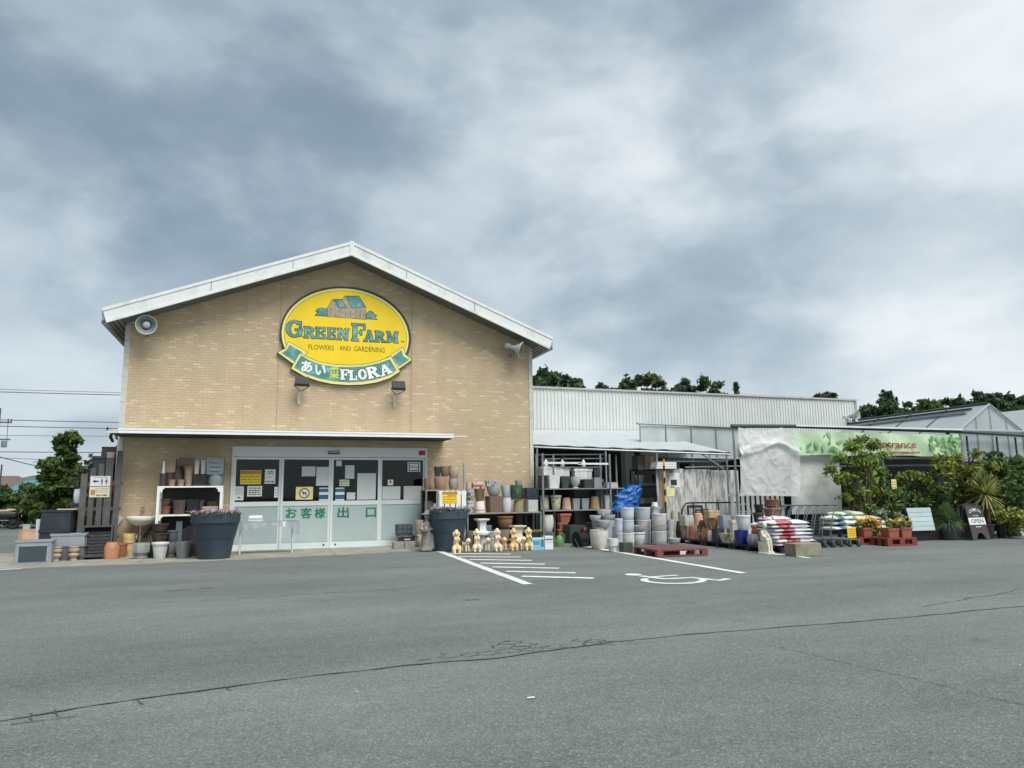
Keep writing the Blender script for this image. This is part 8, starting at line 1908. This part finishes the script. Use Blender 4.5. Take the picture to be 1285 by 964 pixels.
tree('leafy_shrub', 'green shrub at the right edge of the entrance', 'shrub', (23.9, -3.7, .4), 2.0, crown(0, 1.35, .7, .6, 12, .34, 46), 3400, .08, MDL, 46, .04, 'potted plants at the entrance', .9, .0, 3.0, .5, 2)
tree('leafy_shrub', 'bushy green shrub filling the space behind the feathery bush', 'shrub', (21.2, -3.7, 0), 1.7, crown(0, .95, .75, .7, 12, .34, 71), 3600, .06, MDL, 71, .03, 'potted plants at the entrance')
tree('leafy_shrub', 'dark green shrub between the large shrub and the palm', 'shrub', (23.2, -4.1, 0), 1.6, crown(0, .9, .7, .7, 12, .34, 72), 3600, .065, MDL, 72, .03, 'potted plants at the entrance')
tree('leafy_shrub', 'low yellowish shrub right of the sandwich board', 'shrub', (22.35, -4.9, 0), 1.0, crown(0, .55, .45, .4, 9, .26, 47), 2200, .06, leaf_mat('leaf_olive2', (62, 84, 38), (168, 174, 84)), 47, .03, 'potted plants at the entrance')
tree('leafy_shrub', 'pale trailing plant under the bamboo-like tree', 'shrub', (18.7, -4.3, 0), .9, crown(0, .5, .4, .35, 8, .24, 48), 1500, .05, leaf_mat('leaf_pale', (70, 92, 60), (170, 186, 150)), 48, .02, 'potted plants at the entrance')
def blades(name, lab, base, n, length, width, lm, seed, el0=-10, el1=85, droop=.3, cat='plant', trunk=None):
    t_ = thing(name, lab, cat, base, 0, 'potted plants at the entrance'); r_ = random.Random(seed); b_ = MB()
    for i in range(n):
        az = r_.uniform(0, 6.283); el = R(el0 + (el1 - el0) * math.sqrt(r_.random())); L_ = length * r_.uniform(.75, 1.1)
        d = Vector((math.cos(az) * math.cos(el), math.sin(az) * math.cos(el), math.sin(el))); sd_ = Vector((-math.sin(az), math.cos(az), 0))
        o_ = len(b_.v); m = 5
        for k in range(m + 1):
            t = k / m; p = d * (L_ * t) + Vector((0, 0, -droop * L_ * t * t * math.cos(el))); w_ = width * (1 - t) ** .6 * (.5 + .5 * min(1, t * 6)) / 2
            b_.v += [tuple(p + sd_ * w_), tuple(p - sd_ * w_)]
        for k in range(m): b_.f.append((o_ + 2 * k, o_ + 2 * k + 1, o_ + 2 * k + 3, o_ + 2 * k + 2))
    b_.build('blades', lm, t_)
    if trunk:
        q = MB(); q.tube([(0, 0, -trunk), (.02, 0, -trunk * .5), (0, 0, .02)], [.06, .055, .05], 8); q.build('stem', BARK, t_, 50)
    return t_
blades('yucca', 'spiky yucca rosette with yellow lower leaves above the sandwich board', (21.68, -4.85, 1.18), 260, .68, .045, leaf_mat('leaf_yucca', (96, 112, 52), (206, 200, 120), .2), 51, -68, 88, .10, 'yucca', .75)
blades('yucca', 'blue-green spiky crown leaves in the middle of the yucca', (21.68, -4.86, 1.28), 110, .55, .04, leaf_mat('leaf_yucca2', (66, 92, 70), (120, 142, 108), .2), 52, 40, 90, .05, 'yucca')
blades('feathery_bush', 'feathery green bush in the dark green tub', (20.52, -4.6, .43), 1500, .58, .014, leaf_mat('leaf_feather', (58, 90, 56), (138, 166, 108), .2), 53, 0, 88, .6, 'bush')
blades('palm', 'green palm fronds at the right edge of the photo', (24.0, -3.9, 1.1), 160, .95, .04, leaf_mat('leaf_palm', (44, 70, 38), (120, 144, 84), .2), 54, 0, 80, .5, 'palm', 1.0)

# ================================================================ LEFT BACKGROUND
tag(bar((-13.3, 37.5, 0), (-13.3, 37.5, 3.55), .05, BARK, 'distant_post', None), 'thin distant post left of the hedge tree', 'post')
up_ = thing('utility_pole', 'utility pole with transformer at the left edge of the photo', 'utility pole', (-14.4, 40, 0))
POLEM = mat('pole_grey', (92, 96, 98), .8, .1)
b_ = MB(); b_.tube([(-.1, 0, 0), (-.1, 0, 7.6)], [.16, .12], 10); b_.build('pole', POLEM, up_, 40)
for za in (6.55, 5.35):
    b_ = MB(); b_.box(-.9, .72, -.05, .05, za, za + .1); b_.build('crossarm', POLEM, up_)
b_ = MB(); b_.lathe([(.15, 0), (.18, .03), (.18, .42), (.14, .46)], (.38, 0, 4.85), 14, True, True); b_.build('transformer', mat('transformer', (120, 134, 150), .6), up_, 40)
for x in (-.7, .5, .68):
    b_ = MB(); b_.lathe([(.04, 0), (.06, .05), (.03, .1), (.05, .15), (.02, .2)], (x, 0, 6.66), 8, True, True); b_.build('insulator', POLEM, up_, 40)
b_ = MB(); b_.tube([(.5, 0, 6.6), (.52, 0, 5.3)], .02, 6); b_.build('drop_wire', POLEM, up_)
WIRE = mat('wire', (84, 92, 104), .7, .05)
def wire(lab, p0, p1, sag, r_=.025):
    b_ = MB(); n = 16; b_.tube([Vector(p0).lerp(Vector(p1), k / n) - Vector((0, 0, sag * 4 * (k / n) * (1 - k / n))) for k in range(n + 1)], r_, 5)
    tag(b_.build('power_line', WIRE), lab, 'power line', 'power lines at the left')
for i, (z0, z1, sag, lab) in enumerate(((8.78, 9.0, .12, 'highest power line running behind the shop'), (8.95, 9.15, .10, 'faint power line just above the highest thick one'), (7.05, 6.95, .25, 'upper of the paired power lines at mid height'), (6.62, 6.48, .25, 'lower of the paired power lines at mid height'), (5.62, 5.95, .08, 'thin power line below the mid pair'), (4.65, 4.7, .15, 'low power line level with the hedge tree'))):
    wire(lab, (-30, 40, z0 + .0), (10, 40, z1), sag, .03 if i not in (1, 4) else .018)
wire('steep low power line sloping down to the hedge tree', (-16, 40, 4.7), (-6, 40, 2.2), .15, .035)
wire('lowest power line crossing above the teal roof', (-18, 40, 4.35), (-3, 40, 4.0), .2, .02)
# teal-roofed house and a grey roof
hs = thing('teal_house', 'distant house with teal hipped roof behind the bushes', 'house', (-13.2, 45, 0))
b_ = MB(); b_.box(-1.5, 1.3, -1, 3, 0, 1.75); b_.build('wall', mat('house_wall', (176, 190, 200), .8), hs)
b_ = MB(); b_.add([(-1.9, -1.4, 1.7), (1.8, -1.4, 1.7), (1.8, 3.4, 1.7), (-1.9, 3.4, 1.7), (-.9, 1, 2.65), (.7, 1, 2.65)], [(0, 1, 5, 4), (1, 2, 5), (2, 3, 4, 5), (3, 0, 4)]); b_.build('roof', mat('teal_roof', (84, 132, 136), .6, .12, 3), hs)
for x in (-1.0, .3):
    b_ = MB(); b_.box(x, x + .6, -1.03, -1.001, .8, 1.5); b_.build('window', mat('far_glass', (70, 84, 92), .2), hs)
hs = thing('grey_house', 'distant low house with brown roof at the left edge', 'house', (-16.2, 48, 0))
b_ = MB(); b_.box(-2, 1.4, 0, 3, 0, 2.2); b_.build('wall', mat('house_wall2', (168, 166, 160), .8), hs); b_ = MB(); b_.add([(-2.4, -.4, 2.15), (1.8, -.4, 2.15), (1.8, 3.4, 2.15), (-2.4, 3.4, 2.15), (-1.2, 1.5, 3.1), (.6, 1.5, 3.1)], [(0, 1, 5, 4), (1, 2, 5), (2, 3, 4, 5), (3, 0, 4)]); b_.build('roof', mat('brown_roof', (104, 92, 84), .8), hs)
b_ = MB(); b_.box(-.6, .3, -.03, -.001, 1.0, 1.7); b_.build('window', mat('far_glass', (70, 84, 92)), hs)
# hill
hl = MB()
def hillf(u, v):
    x = -420 + u * 700; y = 190 + v * 160
    return (x, y, -1 + (3.2 + 3.6 * math.exp(-((x + 62) / 22) ** 2) + 2.4 * math.sin(x * .06) + 1.5 * math.sin(x * .19 + 1) + .7 * math.sin(x * .55)) * math.sin(math.pi * min(v * 1.0, .5)) )
hl.grid(hillf, 300, 6); structure(hl.build('hills', mat('hill_green', (84, 102, 100), .95, .35, .3), None, 60))
# scooter
sc2 = thing('scooter', 'dark scooter with tan seat parked by the bushes at the left edge', 'scooter', (-7.55, 17.8, 0), R(195))
for x in (-.62, .62):
    b_ = MB(); b_.tube([(x + .23 * math.cos(a), 0, .29 + .23 * math.sin(a)) for a in [k * math.pi / 10 for k in range(21)]], .06, 8); b_.build('tyre', TYRE, sc2, 50)
    b_ = MB(); b_.lathe([(.05, -.05), (.17, -.02), (.17, .02), (.05, .05)], (x, 0, .29), 16, True, True, axis=Matrix.Rotation(R(90), 3, 'X')); b_.build('rim', BLACK_METAL, sc2, 40)
SCB = mat('scooter_body', (40, 42, 48), .3, .1, coat=.4)
blob('body', [('b', (-.35, 0, .62), (.75, .28, .22)), ('b', (-.1, 0, .36), (.8, .26, .10)), ('b', (.42, 0, .60), (.12, .36, .55), 0, 0, R(-18)), ('s', (-.62, 0, .58), (.22, .15, .14)), ('t', [(.46, 0, .6), (.36, 0, 1.0)], [.07, .06])], .03, SCB, sc2)
blob('seat', [('s', (-.30, 0, .78), (.38, .15, .07)), ('s', (-.5, 0, .82), (.22, .14, .06))], .02, mat('seat_tan', (176, 150, 122), .6), sc2)
b_ = MB(); b_.tube([(.36, -.32, 1.02), (.36, 0, 1.05), (.36, .32, 1.02)], .02, 8); b_.tube([(.36, -.3, 1.02), (.33, -.34, 1.2)], .01, 6); b_.build('handlebar', BLACK_METAL, sc2, 40)
b_ = MB(); b_.sphere((.46, 0, .95), (.09, .11, .09), 12, 8); b_.build('headlight', mat('lamp_glass', (200, 206, 206), .2), sc2, 60)
b_ = MB(); b_.box(-.92, -.90, -.1, .1, .50, .62); b_.build('number_plate', PAPER['white'], sc2)
b_ = MB(); b_.sphere((-.84, 0, .70), (.04, .09, .04), 10, 6); b_.build('tail_light', PAPER['red'], sc2, 60)
